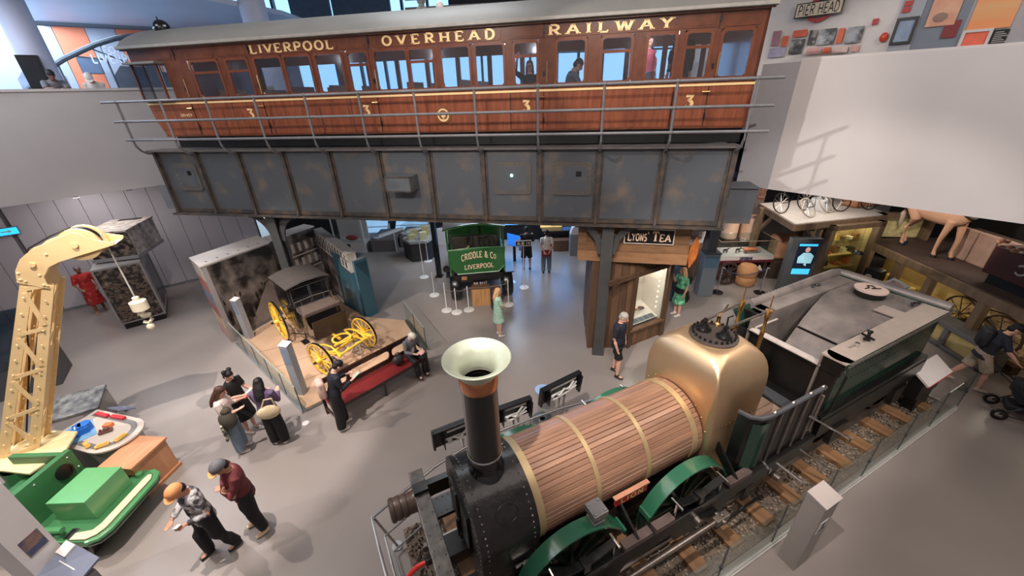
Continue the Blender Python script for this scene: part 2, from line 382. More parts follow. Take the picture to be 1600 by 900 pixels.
GA = V((8.6, 11.2, 0)); gang = math.atan2(-.742, .67)
wg = struct(MB().box(-4.6, 8, .0, .2, 5.5, 9.2).build('wall_upper_right', M('gallery_wall', (226, 219, 214), .6, var=.02), loc=GA, rot=(0, 0, gang), smooth=False))
MB().box(.8, 1.2, -.06, 0, 5.5, 9.2).build('grey_panel', M('gallery_grey', (170, 172, 180), .6, var=.03), wg, smooth=False)
MB().box(1.95, 3.6, -.04, 0, 5.5, 9.2).build('grey_panel', M('gallery_grey2', (172, 168, 172), .6, var=.03), wg, smooth=False)
MB().box(1.2, 1.95, -.03, 0, 5.5, 9.2).build('slate_panel', M('gallery_slate', (128, 136, 148), .6, var=.03), wg, smooth=False)

# far walls, windows and the dark undercroft behind the girder
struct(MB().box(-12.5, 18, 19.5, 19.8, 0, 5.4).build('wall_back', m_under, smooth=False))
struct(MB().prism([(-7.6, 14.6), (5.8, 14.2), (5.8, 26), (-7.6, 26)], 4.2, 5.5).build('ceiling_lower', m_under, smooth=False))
struct(MB().box(17.6, 18, -5, 26, 0, 12).build('wall_end_right', m_white, smooth=False))
struct(MB().box(-28, 18, -5.3, -5, 0, 12).build('wall_front', m_white, smooth=False))
struct(MB().box(-28.3, -28, -5, 26, 0, 5.5).box(-28.3, -28, -5, 2, 5.5, 12).build('wall_end_left', m_white, smooth=False))
struct(MB().box(13.2, 18, 24, 24.3, 5.4, 12).build('wall_upper_back', m_white, smooth=False))
m_mull = M('window_frame_grey', (70, 78, 92), .5)
m_pane = glass('window_glass', (214, 232, 250), .04)
def glazed(name, n, wd, z0, z1, loc, rz, rails=(.0,), thick=.12):
    o = struct(MB().box(0, n * wd, -.1, .1, z0 - .2, z0).box(0, n * wd, -.1, .1, z1, z1 + .2).build(name, m_mull, loc=loc, rot=(0, 0, rz), smooth=False))
    a = MB().box(-thick / 2, thick / 2, -.14, .14, z0, z1).build('mullion', m_mull, o, smooth=False)
    for i in range(1, n + 1): again(a, o, loc=(i * wd, 0, 0))
    b = MB().box(.06, wd - .06, -.01, .01, z0, z1).build('pane', m_pane, o, smooth=False)
    for i in range(1, n): again(b, o, loc=(i * wd, 0, 0))
    for k in rails: MB().box(0, n * wd, -.08, .08, k - .04, k + .04).build('transom', m_mull, o, smooth=False)
    return o
glazed('window_1', 22, 1.3, 5.7, 11.6, (-15.5, 24, 0), 0, (8.2,))
glazed('window_2', 16, 1.5, 5.7, 9.1, (-26, 2, 0), PI / 2, (7.6,))
struct(MB().box(-28, -15.5, 24, 24.3, 5.5, 12).build('wall_far_left', M('far_wall_white', (208, 212, 222), .6, var=.02), smooth=False))
bl = MB()
for x0, x1 in ((-9.1, -5.9), (-1.5, 12.5)): bl.box(x0, x1, 23.6, 23.72, 6.0, 11.5)
for i, (x0, x1) in enumerate(((-10.6, -8.6), (-8.5, -5.6))): tag(MB().box(x0, x1, 23.55, 23.7, 8.4, 11.5).build('roller_blind', M('blind_slate', (92, 106, 124), .7, var=.1), smooth=False), ('slate roller blind over the gallery window, further along', 'wide slate roller blind drawn down beside the bright window')[i], 'blind')
tag(MB().box(-2.6, 14, 22.8, 23.0, 9.6, 12).build('display_partition', M('partition_dark', (52, 44, 46), .6, var=.2, scale=1), smooth=False), 'tall dark display partition high behind the railway carriage roof', 'partition')
# round columns of the upper gallery
m_col = M('column_lavender', (196, 198, 216), .5, 0, .02, 2)
for i, (x, y, r_) in enumerate(((-12.95, 12.55, .34), (-8.7, 16.5, .42))):
    o = struct(MB().lathe([(r_, 5.5), (r_, 12)], 28).build('trim_%d' % (i + 1), m_col, loc=(x, y, 0)))
    MB().lathe([(r_ + .04, 5.5), (r_ + .04, 5.62), (r_, 5.64)], 28).build('base_collar', m_grey, o)

# striped exhibition wall on the left gallery
sd = V((.805, .593, 0)); sang = math.atan2(.593, .805); s0 = V((-17.2, 17.5, 0))
ws = struct(MB().box(-6, 8.5, .04, .2, 5.5, 9.25).build('wall_upper_left', m_grey, loc=s0, rot=(0, 0, sang), smooth=False))
m_or = M('stripe_orange', (226, 122, 84), .55, 0, .04, 1); m_sg = M('stripe_grey', (168, 166, 176), .55, 0, .03, 1)
xs = [-6, .22, 1.12, 2.0, 3.05, 4.2, 5.3, 6.5, 8.5]
for i in range(8): MB().box(xs[i] + .01, xs[i + 1] - .01, -.02, .04, 5.5, 9.1).build('panel', m_or if i in (1, 3, 5) else m_sg, ws, smooth=False)
# arched station gateway with its letters
ga = thing('gateway_arch', 'grey curved gateway arch carrying white letters on the left gallery', 'arch', s0 + V((.593, -.805, 0)) * 2, sang)
m_arch = M('arch_grey', (78, 80, 86), .5, .2, .1)
ap = [(-.9, 6.9), (-.1, 7.58), (.43, 7.9), (.93, 8.14), (1.45, 8.38), (2.04, 8.58), (2.72, 8.71), (3.38, 8.72), (4.1, 8.62), (4.9, 8.35)]
MB().tube([(x, 0, z) for x, z in ap], .085, 8).build('curved_beam', m_arch, ga)
st = MB()
for x, z, zz in ((.2, 7.75, 5.5), (1.55, 8.4, 5.5), (3.0, 8.7, 5.5), (4.4, 8.5, 5.5)): st.tube([(x, 0, zz), (x, 0, z)], .035, 6)
st.tube([(1.2, 0, 8.26), (2.2, 0, 7.75)], .03, 6); st.tube([(2.4, 0, 8.65), (2.9, 0, 8.2)], .03, 6); st.tube([(.6, 0, 8.0), (1.5, 0, 7.9)], .03, 6)
st.build('struts', m_arch, ga)
sign_text('letters', 'LIVERPOOL', ga, M('letter_white', (222, 222, 228), .5), (1.15, -.05, 7.78), (1, 0, .02), (0, 0, 1), 1.6, .27, .2)
sign_text('letters', 'FOR', ga, M('letter_white', (222, 222, 228), .5), (1.55, -.05, 8.1), (1, 0, .02), (0, 0, 1), .55, .2, .2)
# dark city silhouettes painted panels
for i, (x0, x1, z1, c) in enumerate(((-1.1, .15, 7.9, (120, 122, 138)), (1.5, 3.3, 8.0, (72, 72, 80)))):
    o = MB().prism([(x0, 5.5), (x1, 5.5), (x1, z1 - .5), (x1 - .3, z1 - .45), (x1 - .35, z1), (x1 - .7, z1), (x1 - .75, z1 - .3), (x0 + .3, z1 - .25), (x0, z1 - .6)], -.06, 0, 'y').build('silhouette_panel', M('silhouette%d' % i, c, .6, 0, .3, 2), loc=s0 + V((.593, -.805, 0)) * 1.2, rot=(0, 0, sang), smooth=False)
    tag(o, ('pale grey dome shaped cut-out panel behind the left gallery column', 'dark grey cut-out panel standing under the gateway arch')[i], 'panel')
tv = thing('wall_screen', 'dark flat screen hung on the orange stripe under the arch', 'screen', s0 + V((.593, -.805, 0)) * 1.0 + sd * .62, sang)
MB().box(0, .62, -.05, 0, 7.47, 8.02).build('frame', m_dkgrey, tv, bev=.01); MB().box(.03, .59, -.056, -.05, 7.5, 7.99).build('glass', M('screen_off', (96, 104, 122), .2, var=.05), tv)
MB().beam((.3, .0, 7.7), (.3, 1.0, 7.7), .08, .08).build('bracket', m_dkgrey, tv)
bs = thing('information_box', 'black boxy information stand by the bright left window', 'stand', s0 + V((.593, -.805, 0)) * 7 + sd * .2, sang)
MB().box(0, .42, 0, .3, 5.5, 7.62).build('cabinet', m_black, bs, bev=.01); MB().box(.04, .38, -.006, 0, 6.9, 7.56).build('face', M('stand_face', (34, 36, 40), .3), bs)

# high lighting gantry with lamps
lg = thing('lighting_gantry', 'dark gantry with small lamps above the carriage roof', 'gantry', (0, 14.2, 0), R(-6))
MB().box(-3, 4.6, -.1, .1, 8.95, 9.25).box(-3, 4.6, -.06, .06, 8.7, 8.76).build('beam', m_black, lg)
for i in range(5):
    l_ = MB().lathe([(.02, .0), (.07, -.02), (.08, -.16), (.06, -.16)], 12).build('lamp', m_black, lg, loc=(-2.6 + i * 1.6, 0, 8.7))
    MB().lathe([(.0, -.14), (.06, -.14)], 12).build('lamp_face', M('lamp_glow', (255, 214, 150), .4, emit=6, var=.02), l_)
hang = MB()
for x in (-2.6, 1, 4.4): hang.tube([(x, 0, 9.2), (x, 0, 11.99)], .02, 6)
hang.build('drop_rods', m_black, lg)
# little downlights under the left gallery edge
for i, (p, lb) in enumerate((((-12.35, 11.15, 4.08), 'glowing round downlight under the left gallery edge, nearer the exit sign'), ((-11.55, 11.95, 4.08), 'small round downlight under the left gallery edge, nearer the girder'))):
    d = thing('downlight', lb, 'lamp', p)
    MB().lathe([(.0, 0), (.07, 0), (.07, -.05), (.055, -.05), (.055, -.02)], 16).build('housing', m_white, d)
    MB().ell((0, 0, -.03), (.05, .05, .025), 12, 6).build('bulb', M('bulb_glow%d' % i, (255, 235, 220), .4, emit=(40, 5)[i], var=.01), d)

# ---- pictures on the right gallery wall (flat prints at their real place)
def pic(x0, x1, z0, z1, mat, label, name='wall_picture', cat='picture', frame_mat=None, out=.02, text=None):
    o = MB().box(x0, x1, -out - .05, -.05, z0, z1).build(name, mat, loc=GA, rot=(0, 0, gang), smooth=False)
    tag(o, label, cat)
    if frame_mat:
        f = MB(); t = .05
        f.box(x0 - t, x1 + t, -out - .08, -.05, z0 - t, z0).box(x0 - t, x1 + t, -out - .08, -.05, z1, z1 + t).box(x0 - t, x0, -out - .08, -.05, z0, z1).box(x1, x1 + t, -out - .08, -.05, z0, z1)
        f.build('frame', frame_mat, o, smooth=False)
    return o
def photo_mat(i, a=(24, 24, 28), b=(176, 170, 168), sc=7): return M('photo_print%d' % i, a, .4, rgb2=b, scale=sc, thr=(.42, .62), var=0)
m_red = M('print_red', (186, 60, 58), .5, var=.05); m_orp = M('print_orange', (226, 104, 66), .5, var=.06); m_pk = M('print_pink', (216, 164, 156), .5, var=.12, scale=9)
pic(-1.24, -.93, 7.41, 7.56, m_orp, 'orange red tile under the round station sign'); pic(-1.24, -.93, 7.02, 7.36, photo_mat(1), 'black and white street photo under the orange red tile')
pic(-.86, -.7, 7.2, 7.53, photo_mat(2), 'narrow black and white photo left of the bridge photo'); pic(-.65, -.3, 7.18, 7.52, photo_mat(3, (28, 30, 36), (190, 190, 194), 5), 'black and white photo of an iron bridge')
pic(-.25, -.13, 7.18, 7.5, m_orp, 'tall narrow orange tile between two black and white photos'); pic(-.07, .24, 7.16, 7.5, photo_mat(4, (20, 22, 30), (170, 172, 178), 4), 'black and white railway photo at the end of the picture row')
pic(-.83, -.51, 6.98, 7.13, m_pk, 'pink edged card, leftmost of the lower row of cards'); pic(-.46, -.31, 6.98, 7.11, m_orp, 'small orange card in the lower row of cards'); pic(-.27, .05, 6.97, 7.1, M('print_blush', (226, 196, 184), .5, var=.2, scale=8), 'wide pale pink card in the lower row of cards'); pic(.1, .27, 6.97, 7.1, m_pk, 'small pink card at the right end of the lower card row')
pic(-1.72, -1.53, 7.26, 7.6, M('print_mauve', (168, 120, 130), .5, var=.2), 'mauve tile at the left edge of the gallery wall'); pic(-1.46, -1.33, 7.22, 7.46, m_orp, 'orange tile beside the mauve tile'); pic(-1.72, -1.33, 6.98, 7.2, M('print_lilac', (170, 164, 186), .5, var=.2), 'lilac tile low at the left edge of the gallery wall')
pic(.36, .47, 7.5, 7.62, m_red, 'small dark red square high beside the picture row')
for i, (a, b, lb) in enumerate(((7.79, 7.89, 'small red card, topmost on the grey panel'), (7.67, 7.77, 'small red card, second on the grey panel'), (7.45, 7.49, 'thin red strip below the two red cards'))): pic(.84, .98, a, b, m_red, lb, out=.04)
o = tag(MB().ell((0, 0, 0), (.075, .05, .1), 16, 10).build('alarm_bell', M('bell_red', (214, 72, 44), .3, var=.05), loc=GA + V((.67, -.742, 0)) * .67 + V((-.742, -.67, 0)) * .07 + V((0, 0, 7.22)), rot=(0, 0, gang)), 'round orange red alarm bell on the gallery wall', 'bell')
MB().cyl((0, -.03, 0), (0, .06, 0), .05, 12).build('base', m_white, o)
pic(.86, 1.13, 7.1, 7.52, M('print_blueglow', (110, 130, 160), .4, rgb2=(160, 178, 200), scale=4), 'blue grey print in a thick black frame', frame_mat=m_black, out=.05)
pic(1.32, 1.78, 7.34, 7.95, M('print_peach', (232, 184, 152), .5, rgb2=(214, 150, 120), scale=4), 'large peach poster with a grey cap motif'); 
o = MB().ell((1.52, -.075, 7.5), (.12, .004, .09), 16, 8).build('cap_motif', M('print_taupe', (150, 120, 108), .5), loc=GA, rot=(0, 0, gang)); tag(o, 'grey brown cap motif on the peach poster', 'motif')
pic(1.64, 1.88, 7.1, 7.42, M('print_maroon', (132, 44, 46), .5, var=.05), 'maroon square behind the corner of the peach poster', out=.01)
pic(2.0, 2.62, 7.2, 7.95, M('print_sunset', (240, 150, 92), .5, rgb2=(228, 176, 120), scale=1.6, stretch=(.2, .2, 3)), 'tall orange sunset coloured poster'); pic(2.02, 2.36, 6.92, 7.16, M('print_salmon', (236, 110, 82), .5, var=.08), 'salmon red picture with a white edge', frame_mat=m_white)
o = pic(2.42, 2.64, 6.85, 7.17, m_black, 'black caption panel with white lines of text')
t = MB()
for i in range(7): t.box(2.45, 2.45 + .12 + .04 * ((i * 7) % 3), -.075, -.071, 7.12 - i * .035, 7.13 - i * .035)
t.build('text_lines', m_white, o)
# station roundel
rd = thing('station_roundel', 'cream station name board over a red ring on the gallery wall', 'sign', GA, gang)
MB().ring(.2, .28, .03, 36, TR((-.78, -.06, 7.97), rx=PI / 2)).build('red_ring', m_red, rd)
MB().box(-1.3, -.3, -.12, -.075, 7.82, 8.14).build('board', m_black, rd, smooth=False)
MB().box(-1.275, -.325, -.126, -.12, 7.845, 8.115).build('cream_face', M('cream_board', (232, 214, 186), .5, var=.03), rd, smooth=False)
sign_text('letters', 'PIER HEAD', rd, m_black, (-1.23, -.13, 7.875), (1, 0, 0), (0, 0, 1), .86, .21, .14, .1)
tag(MB().lathe([(0, .012), (.07, .01), (.075, 0)], 20).build('floor_disc', m_white, loc=(-4.62, 6.25, 0)), 'small white disc on the floor beside the corner of the carriage platform', 'disc')
# ================================================================ the elevated railway: girder, columns, railing, carriage
AX = R(-11.84); A0 = (2.22, 8.29, 0)
m_gird = M('girder_paint', (80, 84, 90), .46, .1, rgb2=(122, 106, 90), scale=2.0, bump=.25, det=12, thr=(.53, .8), var=0)
m_girdr = M('girder_rust', (58, 56, 56), .6, .1, rgb2=(98, 80, 64), scale=5, bump=.4, det=8, thr=(.42, .75), var=0)
m_gflat = M('girder_top', (108, 100, 94), .6, .1, rgb2=(84, 84, 88), scale=4, var=0)
SP = [-11.64, -10.37, -9.11, -7.84, -6.58, -5.31, -4.08, -2.81, -1.55, -.31, .96, 2.25]
gd = thing('iron_girder', 'weathered dark iron plate girder carrying the brown railway carriage', 'girder', A0, AX)
for i in range(11):
    a, b = SP[i] + .03, SP[i + 1] - .03
    MB().box(a, b, .0, .03, 3.66, 5.24).build('panel', m_gird, gd, smooth=False)
sf = MB().box(-.035, .035, -.07, 0, 3.66, 5.24).box(-.085, .085, -.012, 0, 3.66, 5.24)
sf.tube([(0, -.05, 3.75), (0, -.07, 3.66), (0, -.12, 3.63)], .035, 6)
sf.rivets([(sx * .075, -.012, 3.8 + k * .16) for k in range(9) for sx in (-1, 1)], .013, (0, -1, 0))
rib = sf.build('stiffener', m_girdr, gd, loc=(SP[0], 0, 0))
for x in SP[1:]: again(rib, gd, loc=(x, 0, 0))
MB().box(-11.75, 2.34, -.14, .3, 5.24, 5.28).rivets([(-11.6 + k * .16, -.1, 5.28) for k in range(86)], .012).build('top_flange', m_gflat, gd, smooth=False)
fb = MB().box(-11.75, 2.34, -.14, .3, 3.6, 3.64).box(-11.7, 2.3, -.02, 0, 3.66, 3.76)
fb.rivets([(-11.6 + k * .12, -.02, 3.71) for k in range(115)], .012, (0, -1, 0)); fb.build('bottom_flange', m_girdr, gd, smooth=False)
MB().box(-11.7, 2.3, 2.7, 2.75, 3.64, 5.24).box(-11.75, 2.34, 2.5, 2.9, 5.24, 5.28).build('far_web', m_gird, gd, smooth=False)
cb_ = MB()
for x in SP: cb_.box(x - .08, x + .08, .03, 2.7, 4.4, 5.2)
cb_.box(-11.7, 2.3, .03, 2.7, 5.18, 5.24); cb_.build('cross_beams', m_black, gd, smooth=False)
MB().box(-12.5, -11.75, .35, .8, 3.62, 4.3).build('end_stub', m_grey, gd, smooth=False)
MB().box(2.3, 2.95, .25, .75, 3.64, 4.4).box(2.3, 2.95, .2, .8, 4.4, 4.43).build('end_stub', m_gird, gd, smooth=False)
def cover(x0, x1, z0, z1, hole=None, led=None):
    mb = MB().prism(rrect(x0, x1, z0, z1, .08), -.035, 0, 'y')
    mb.rivets([(x, -.035, z) for x in (x0 + .06, x1 - .06) for z in [z0 + .08 + k * (z1 - z0 - .16) / 5 for k in range(6)]] + [(x0 + .12 + k * (x1 - x0 - .24) / 5, -.035, z) for k in range(6) for z in (z0 + .05, z1 - .05)], .012, (0, -1, 0))
    o = mb.build('access_cover', M('cover_paint', (80, 82, 84), .5, .1, rgb2=(96, 88, 78), scale=3, var=0), gd, smooth=False)
    MB().prism(rrect(x0 + .1, x1 - .1, z0 + .1, z1 - .1, .04), -.042, -.035, 'y').build('inner_plate', m_gird, o, smooth=False)
    if hole: MB().box(hole - .06, hole + .06, -.046, -.03, z0 + .4, z0 + .51).build('peephole', m_black, o, smooth=False)
    if led: MB().ell((led, -.05, z0 + .42), (.03, .02, .03), 10, 6).build('status_lamp', M('led_green', (150, 255, 220), .3, emit=14, var=.01), o)
cover(-11.25, -10.53, 4.25, 4.95, hole=-10.78); cover(-2.6, -1.75, 4.27, 4.98, led=-2.18); cover(-1.29, -.45, 4.27, 4.98, hole=-.72)
bx = MB().box(-5.06, -4.42, -.42, 0, 4.37, 4.72).build('equipment_box', M('box_grey', (86, 90, 94), .5, var=.2, scale=4), gd, smooth=False, bev=.012)
e_ = MB()
for z in (4.385, 4.705): e_.box(-5.06, -4.42, -.432, -.42, z - .015, z + .015)
for x in (-5.045, -4.435): e_.box(x - .015, x + .015, -.432, -.42, 4.37, 4.72)
e_.rivets([(x, -.432, z) for x in [-5.0 + k * .07 for k in range(9)] for z in (4.385, 4.705)], .009, (0, -1, 0)); e_.build('edge_angles', m_girdr, bx, smooth=False)
# columns
m_colm = M('column_iron', (74, 74, 74), .5, .1, var=.15, scale=3)
def column(x, y, lab, h=3.6):
    c = thing('iron_column', lab, 'column', V(A0) + Matrix.Rotation(AX, 3, 'Z') @ V((x, y, 0)), AX)
    MB().box(-.13, .13, -.12, -.09, 0, h).box(-.13, .13, .09, .12, 0, h).box(-.02, .02, -.09, .09, 0, h).build('shaft', m_colm, c, smooth=False)
    MB().box(-.15, .15, -.14, .14, 0, .04).build('base_plate', m_colm, c, smooth=False)
    for s_ in (-1, 1):
        pts = [(s_ * (.13 + .62 - .62 * math.cos(R(a))), 0, h - .75 + .73 * math.sin(R(a))) for a in range(0, 91, 10)]
        mb = MB()
        for p, q in zip(pts, pts[1:]): mb.beam(p, q, .16, .05, (0, 1, 0))
        mb.build('curved_bracket', m_colm, c, smooth=False)
    return c
column(0, .15, 'grey iron column with curved brackets in front of the tea hut'); column(-8.86, .15, 'grey iron column behind the black horse carriage roof')
for (x, y, r_, lb) in ((-2.82, 13.68, .08, 'slim black column to the left of the green lorry'), (6.5, 11.55, .11, 'dark column rising from the grey clad plinth by the display case')):
    c = thing('steel_column', lb, 'column', (x, y, 0), AX)
    MB().box(-r_, r_, -r_, r_, .05 if x < 0 else 1.55, 4.2).build('shaft', m_black if x < 0 else m_dkgrey, c, smooth=False)
    if x < 0: MB().box(-r_ * 1.6, r_ * 1.6, -r_ * 1.6, r_ * 1.6, 0, .05).build('base_plate', m_black, c, smooth=False)
pc = thing('column_plinth', 'tall blue grey clad plinth around the foot of the dark column', 'plinth', (6.5, 11.55, 0), R(-5))
MB().box(-.24, .24, -.2, .2, 0, 1.5).build('cladding', M('plinth_bluegrey', (120, 130, 140), .4, var=.03), pc, smooth=False, bev=.008)
MB().box(-.25, .25, -.21, .21, 1.5, 1.55).build('cap', m_dkgrey, pc, smooth=False)
MB().box(-.22, .22, -.206, -.2, 1.05, 1.45).build('print_panel', M('plinth_print', (84, 112, 134), .4, var=.1), pc, smooth=False)

# railing
rl = thing('walkway_railing', 'grey tubular three rail railing along the front of the girder', 'railing', A0, AX)
pb = MB().tube([(0, -.4, 6.41), (0, -.4, 5.55), (0, -.39, 5.42), (0, -.32, 5.3), (0, -.2, 5.22), (0, -.09, 5.2), (0, -.04, 5.2)], .026, 8)
for z in (6.41, 5.98, 5.56): pb.ell((0, -.4, z), (.042, .042, .042), 10, 6)
pb.ell((0, -.05, 5.2), (.035, .03, .035), 8, 5)
ps = pb.build('post', m_rail, rl, loc=(SP[0], 0, 0))
for x in SP[1:]: again(ps, rl, loc=(x, 0, 0))
for z, a, b in ((6.41, -12.1, 2.66), (5.98, -11.95, 2.6), (5.56, -11.85, 2.62)): MB().tube([(a, -.4, z), (b, -.4, z)], .028, 8).build('rail', m_rail, rl)

# carriage
m_teak = M('varnished_teak', (112, 58, 38), .24, 0, rgb2=(146, 82, 54), scale=3.2, stretch=(5, 5, .7), coat=.5, det=7, var=0)
m_teakd = M('varnished_teak_dark', (92, 52, 36), .24, 0, rgb2=(110, 64, 44), scale=2.5, stretch=(2, 2, 2), coat=.5, var=0)
m_seam = M('door_seam', (40, 20, 14), .6)
m_gold = M('gold_leaf', (240, 206, 150), .35, .15, .04)
m_roof = M('carriage_roof_grey', (124, 122, 118), .5, 0, .06, 2)
m_cglass = glass('carriage_glass', (232, 236, 242), .12)
m_frame = M('window_frame_teak', (100, 52, 34), .26, 0, rgb2=(118, 66, 42), scale=3, coat=.4, var=0)
cg = thing('railway_carriage', 'long brown varnished railway carriage raised on the iron girder', 'carriage', A0, AX)
X0, X1, Y0, Y1 = -11.42, 2.4, .15, 2.8
WIN = [(-9.79, -8.98), (-8.82, -8.19), (-8.08, -7.33), (-7.38 + .06, -6.59), (-6.64 + .1, -5.83), (-5.76, -5.22), (-5.14, -4.34), (-4.36, -3.74), (-3.66, -2.98), (-2.93, -2.27), (-2.13, -1.6), (-1.29, -.67), (-.43, .18), (.39, .96), (1.06, 1.56), (1.67, 2.24)]
MB().prism([(X0, 6.4), (X0 + .0, 6.3), (X0 + .06, 5.95), (X0 + .2, 5.58), (X1, 5.58), (X1, 6.42), (X0, 6.42)], Y0, Y0 + .05, 'y').build('lower_side', m_teak, cg, smooth=False)
MB().box(X0, X1, Y0, Y0 + .05, 7.22, 7.52).build('letter_board', m_teakd, cg, smooth=False)
prev = -9.95
MB().box(-10.5, -9.79 - .04, Y0, Y0 + .05, 6.42, 7.22).build('window_post', m_teakd, cg, smooth=False)
for i, (a, b) in enumerate(WIN):
    nx = WIN[i + 1][0] if i < 15 else X1
    if nx - b > .02: MB().box(b, nx, Y0, Y0 + .05, 6.42, 7.22).build('window_post', m_teakd, cg, smooth=False)
# frames and panes
def sash(a, b, door):
    o = rrect(a, b, 6.42, 7.22, .07, 3); q = rrect(a + .05, b - .05, 6.47, 7.17, .05, 3); n = len(o)
    vs = [(*((p[0], y, p[1])),) for y in (Y0 - .014, Y0 + .03) for p in o + q]; k = 2 * n; fs = []
    for j in range(n):
        j2 = (j + 1) % n; fs += [(j, j2, n + j2, n + j), (n + j, n + j2, k + n + j2, k + n + j), (j2, j, k + j, k + j2)]
    mb = MB().add(vs, fs)
    if door: mb.box(a + .04, b - .04, Y0 - .012, Y0 + .03, 6.93, 6.98)
    f = fixn(mb.build('window_frame', m_frame, cg, smooth=False))
    MB().box(a + .03, b - .03, Y0 + .012, Y0 + .018, 6.45, 7.19).build('pane', m_cglass, f, smooth=False)
for i, (a, b) in enumerate(WIN): sash(a, b, i in (0, 1, 5, 7, 10, 12, 14))
# doors: proud lower panel, seams, handle, grab rail, vent panel
for xa, xb in ((-10.69, -10.12), (-8.98, -8.1), (-5.86, -5.18), (-2.2, -1.5), (.99, 1.62)):
    d = MB().box(xa + .015, xb - .015, Y0 - .012, Y0, 5.63, 6.3).build('door', m_teak, cg, smooth=False); MB().box(xa + .015, xb - .015, Y0 - .012, Y0, 7.25, 7.47).build('door_top', m_teakd, d, smooth=False)
    MB().box(xa - .006, xa + .012, Y0 - .006, Y0 + .002, 5.6, 6.42).box(xb - .012, xb + .006, Y0 - .006, Y0 + .002, 5.6, 6.42).box(xb - .012, xb + .006, Y0 - .006, Y0 + .002, 7.22, 7.5).build('seam', m_seam, d, smooth=False)
    MB().tube([(xb - .12, Y0 - .05, 6.22), (xb + .02, Y0 - .05, 6.22)], .018, 8).tube([(xb - .05, Y0, 6.22), (xb - .05, Y0 - .05, 6.22)], .014, 6).build('handle', m_brass, d)
    MB().tube([(xb + .07, Y0, 6.45), (xb + .07, Y0 - .05, 6.47), (xb + .07, Y0 - .05, 6.85), (xb + .07, Y0, 6.87)], .012, 6).build('grab_rail', m_brass, d)
    MB().prism(rrect(xa + .08, xb - .08, 7.28, 7.44, .05, 3), Y0 - .02, Y0 - .012, 'y').build('vent_panel', m_teakd, d, smooth=False)
    each(MB().box(xb - .02, xb + .02, Y0 - .02, Y0, 5.75, 5.85).box(xb - .02, xb + .02, Y0 - .02, Y0, 6.6, 6.68).box(xb - .02, xb + .02, Y0 - .02, Y0, 7.32, 7.42), 'hinge', m_black, d, smooth=False)
MB().box(X0, X1, Y0 - .016, Y0, 6.32, 6.36).build('gold_line', m_gold, cg, smooth=False)
MB().box(X0, X1, Y0 - .022, Y0, 6.385, 6.42).box(X0 + .2, X1, Y0 - .016, Y0, 5.58, 5.62).build('waist_moulding', m_teakd, cg, smooth=False)
pl = MB()
for a, b in ((-8.25, -5.92), (-5.02, -2.35), (-1.5 + .02, .95), (-9.9, -9.05), (1.68, 2.3)): 
    o = rrect(a, b, 7.245, 7.47, .07, 3); q = rrect(a + .018, b - .018, 7.263, 7.452, .055, 3); n = len(o)
    pl.add([(p[0], Y0 - .012, p[1]) for p in o + q], [(j, (j + 1) % n, n + (j + 1) % n, n + j) for j in range(n)])
pl.build('panel_bead', m_frame, cg, smooth=False, kind='stuff')
for s_, a, b in (('LIVERPOOL', -8.05, -6.0), ('OVERHEAD', -4.86, -2.47), ('RAILWAY', -1.41, .82)): sign_text('lettering', s_, cg, m_gold, (a, Y0 - .015, 7.275), (1, 0, 0), (0, 0, 1), b - a, .155, .21, .5 if s_ != 'LIVERPOOL' else .26, True)
for x in (-8.53, -5.5, -1.87, 1.3): sign_text('class_number', '3', cg, m_gold, (x - .075, Y0 - .016, 5.96), (1, 0, 0), (0, 0, 1), .15, .2, .26, .1)
sign_text('lettering', 'DRIVER', cg, m_gold, (-10.55, Y0 - .016, 6.04), (1, 0, 0), (0, 0, 1), .34, .06, .2, .2)
cr = MB().prism([(-3.69 + (.19 if k % 2 else .165) * math.cos(k * PI / 14), 5.93 + (.19 if k % 2 else .165) * math.sin(k * PI / 14)) for k in range(28)], Y0 - .016, Y0, 'y').build('crest', M('crest_brown', (120, 70, 40), .4), cg, smooth=False)
MB().ring(.1, .13, .006, 28, TR((-3.69, Y0 - .02, 5.93), rx=PI / 2)).prism([(-3.74, 5.99), (-3.64, 5.99), (-3.64, 5.91), (-3.69, 5.86), (-3.74, 5.91)], Y0 - .022, Y0 - .016, 'y').box(-3.76, -3.62, Y0 - .022, Y0 - .016, 5.835, 5.85).build('crest_gilding', m_gold, cr, smooth=False)
# ends, far side, floor, seats, roof
MB().box(X1 - .05, X1, Y0, Y1, 5.58, 7.52).build('end_wall', m_teakd, cg, smooth=False)
MB().box(X0, X0 + .05, Y0 + .05, Y1, 5.9, 6.42).box(X0, X0 + .05, Y0 + .05, Y1, 7.22, 7.52).box(X0, X0 + .05, 1.0, 1.25, 6.42, 7.22).box(X0, X0 + .05, 2.2, Y1, 6.42, 7.22).build('end_wall', m_teakd, cg, smooth=False)
MB().box(-10.28, -10.2, Y0 + .05, Y1, 5.7, 7.5).build('cab_partition', m_teakd, cg, smooth=False)
MB().box(X0 + .2, X1, Y1 - .05, Y1, 5.58, 6.42).box(X0, X1, Y1 - .05, Y1, 7.2, 7.52).build('far_side', m_teakd, cg, smooth=False)
fp = MB().box(-.06, .06, Y1 - .05, Y1, 6.42, 7.2).build('far_post', m_teakd, cg, loc=(-10.2, 0, 0), smooth=False)
for i in range(1, 15): again(fp, cg, loc=(-10.2 + i * .87, 0, 0))
MB().box(X0 + .2, X1, Y0 + .05, Y1 - .05, 5.62, 5.7).build('floor_boards', m_wood, cg, smooth=False)
sb = MB().box(-.04, .04, .35, 1.1, 5.7, 6.6).box(-.45, .45, .35, 1.1, 6.05, 6.13).box(-.04, .04, 1.75, 2.6, 5.7, 6.6).box(-.45, .45, 1.75, 2.6, 6.05, 6.13).build('seat_bench', m_wood, cg, loc=(-9.4, 0, 0), smooth=False)
for x in (-7.4, -6.4, -4.5, -3.3, -.4, .6): again(sb, cg, loc=(x, 0, 0))
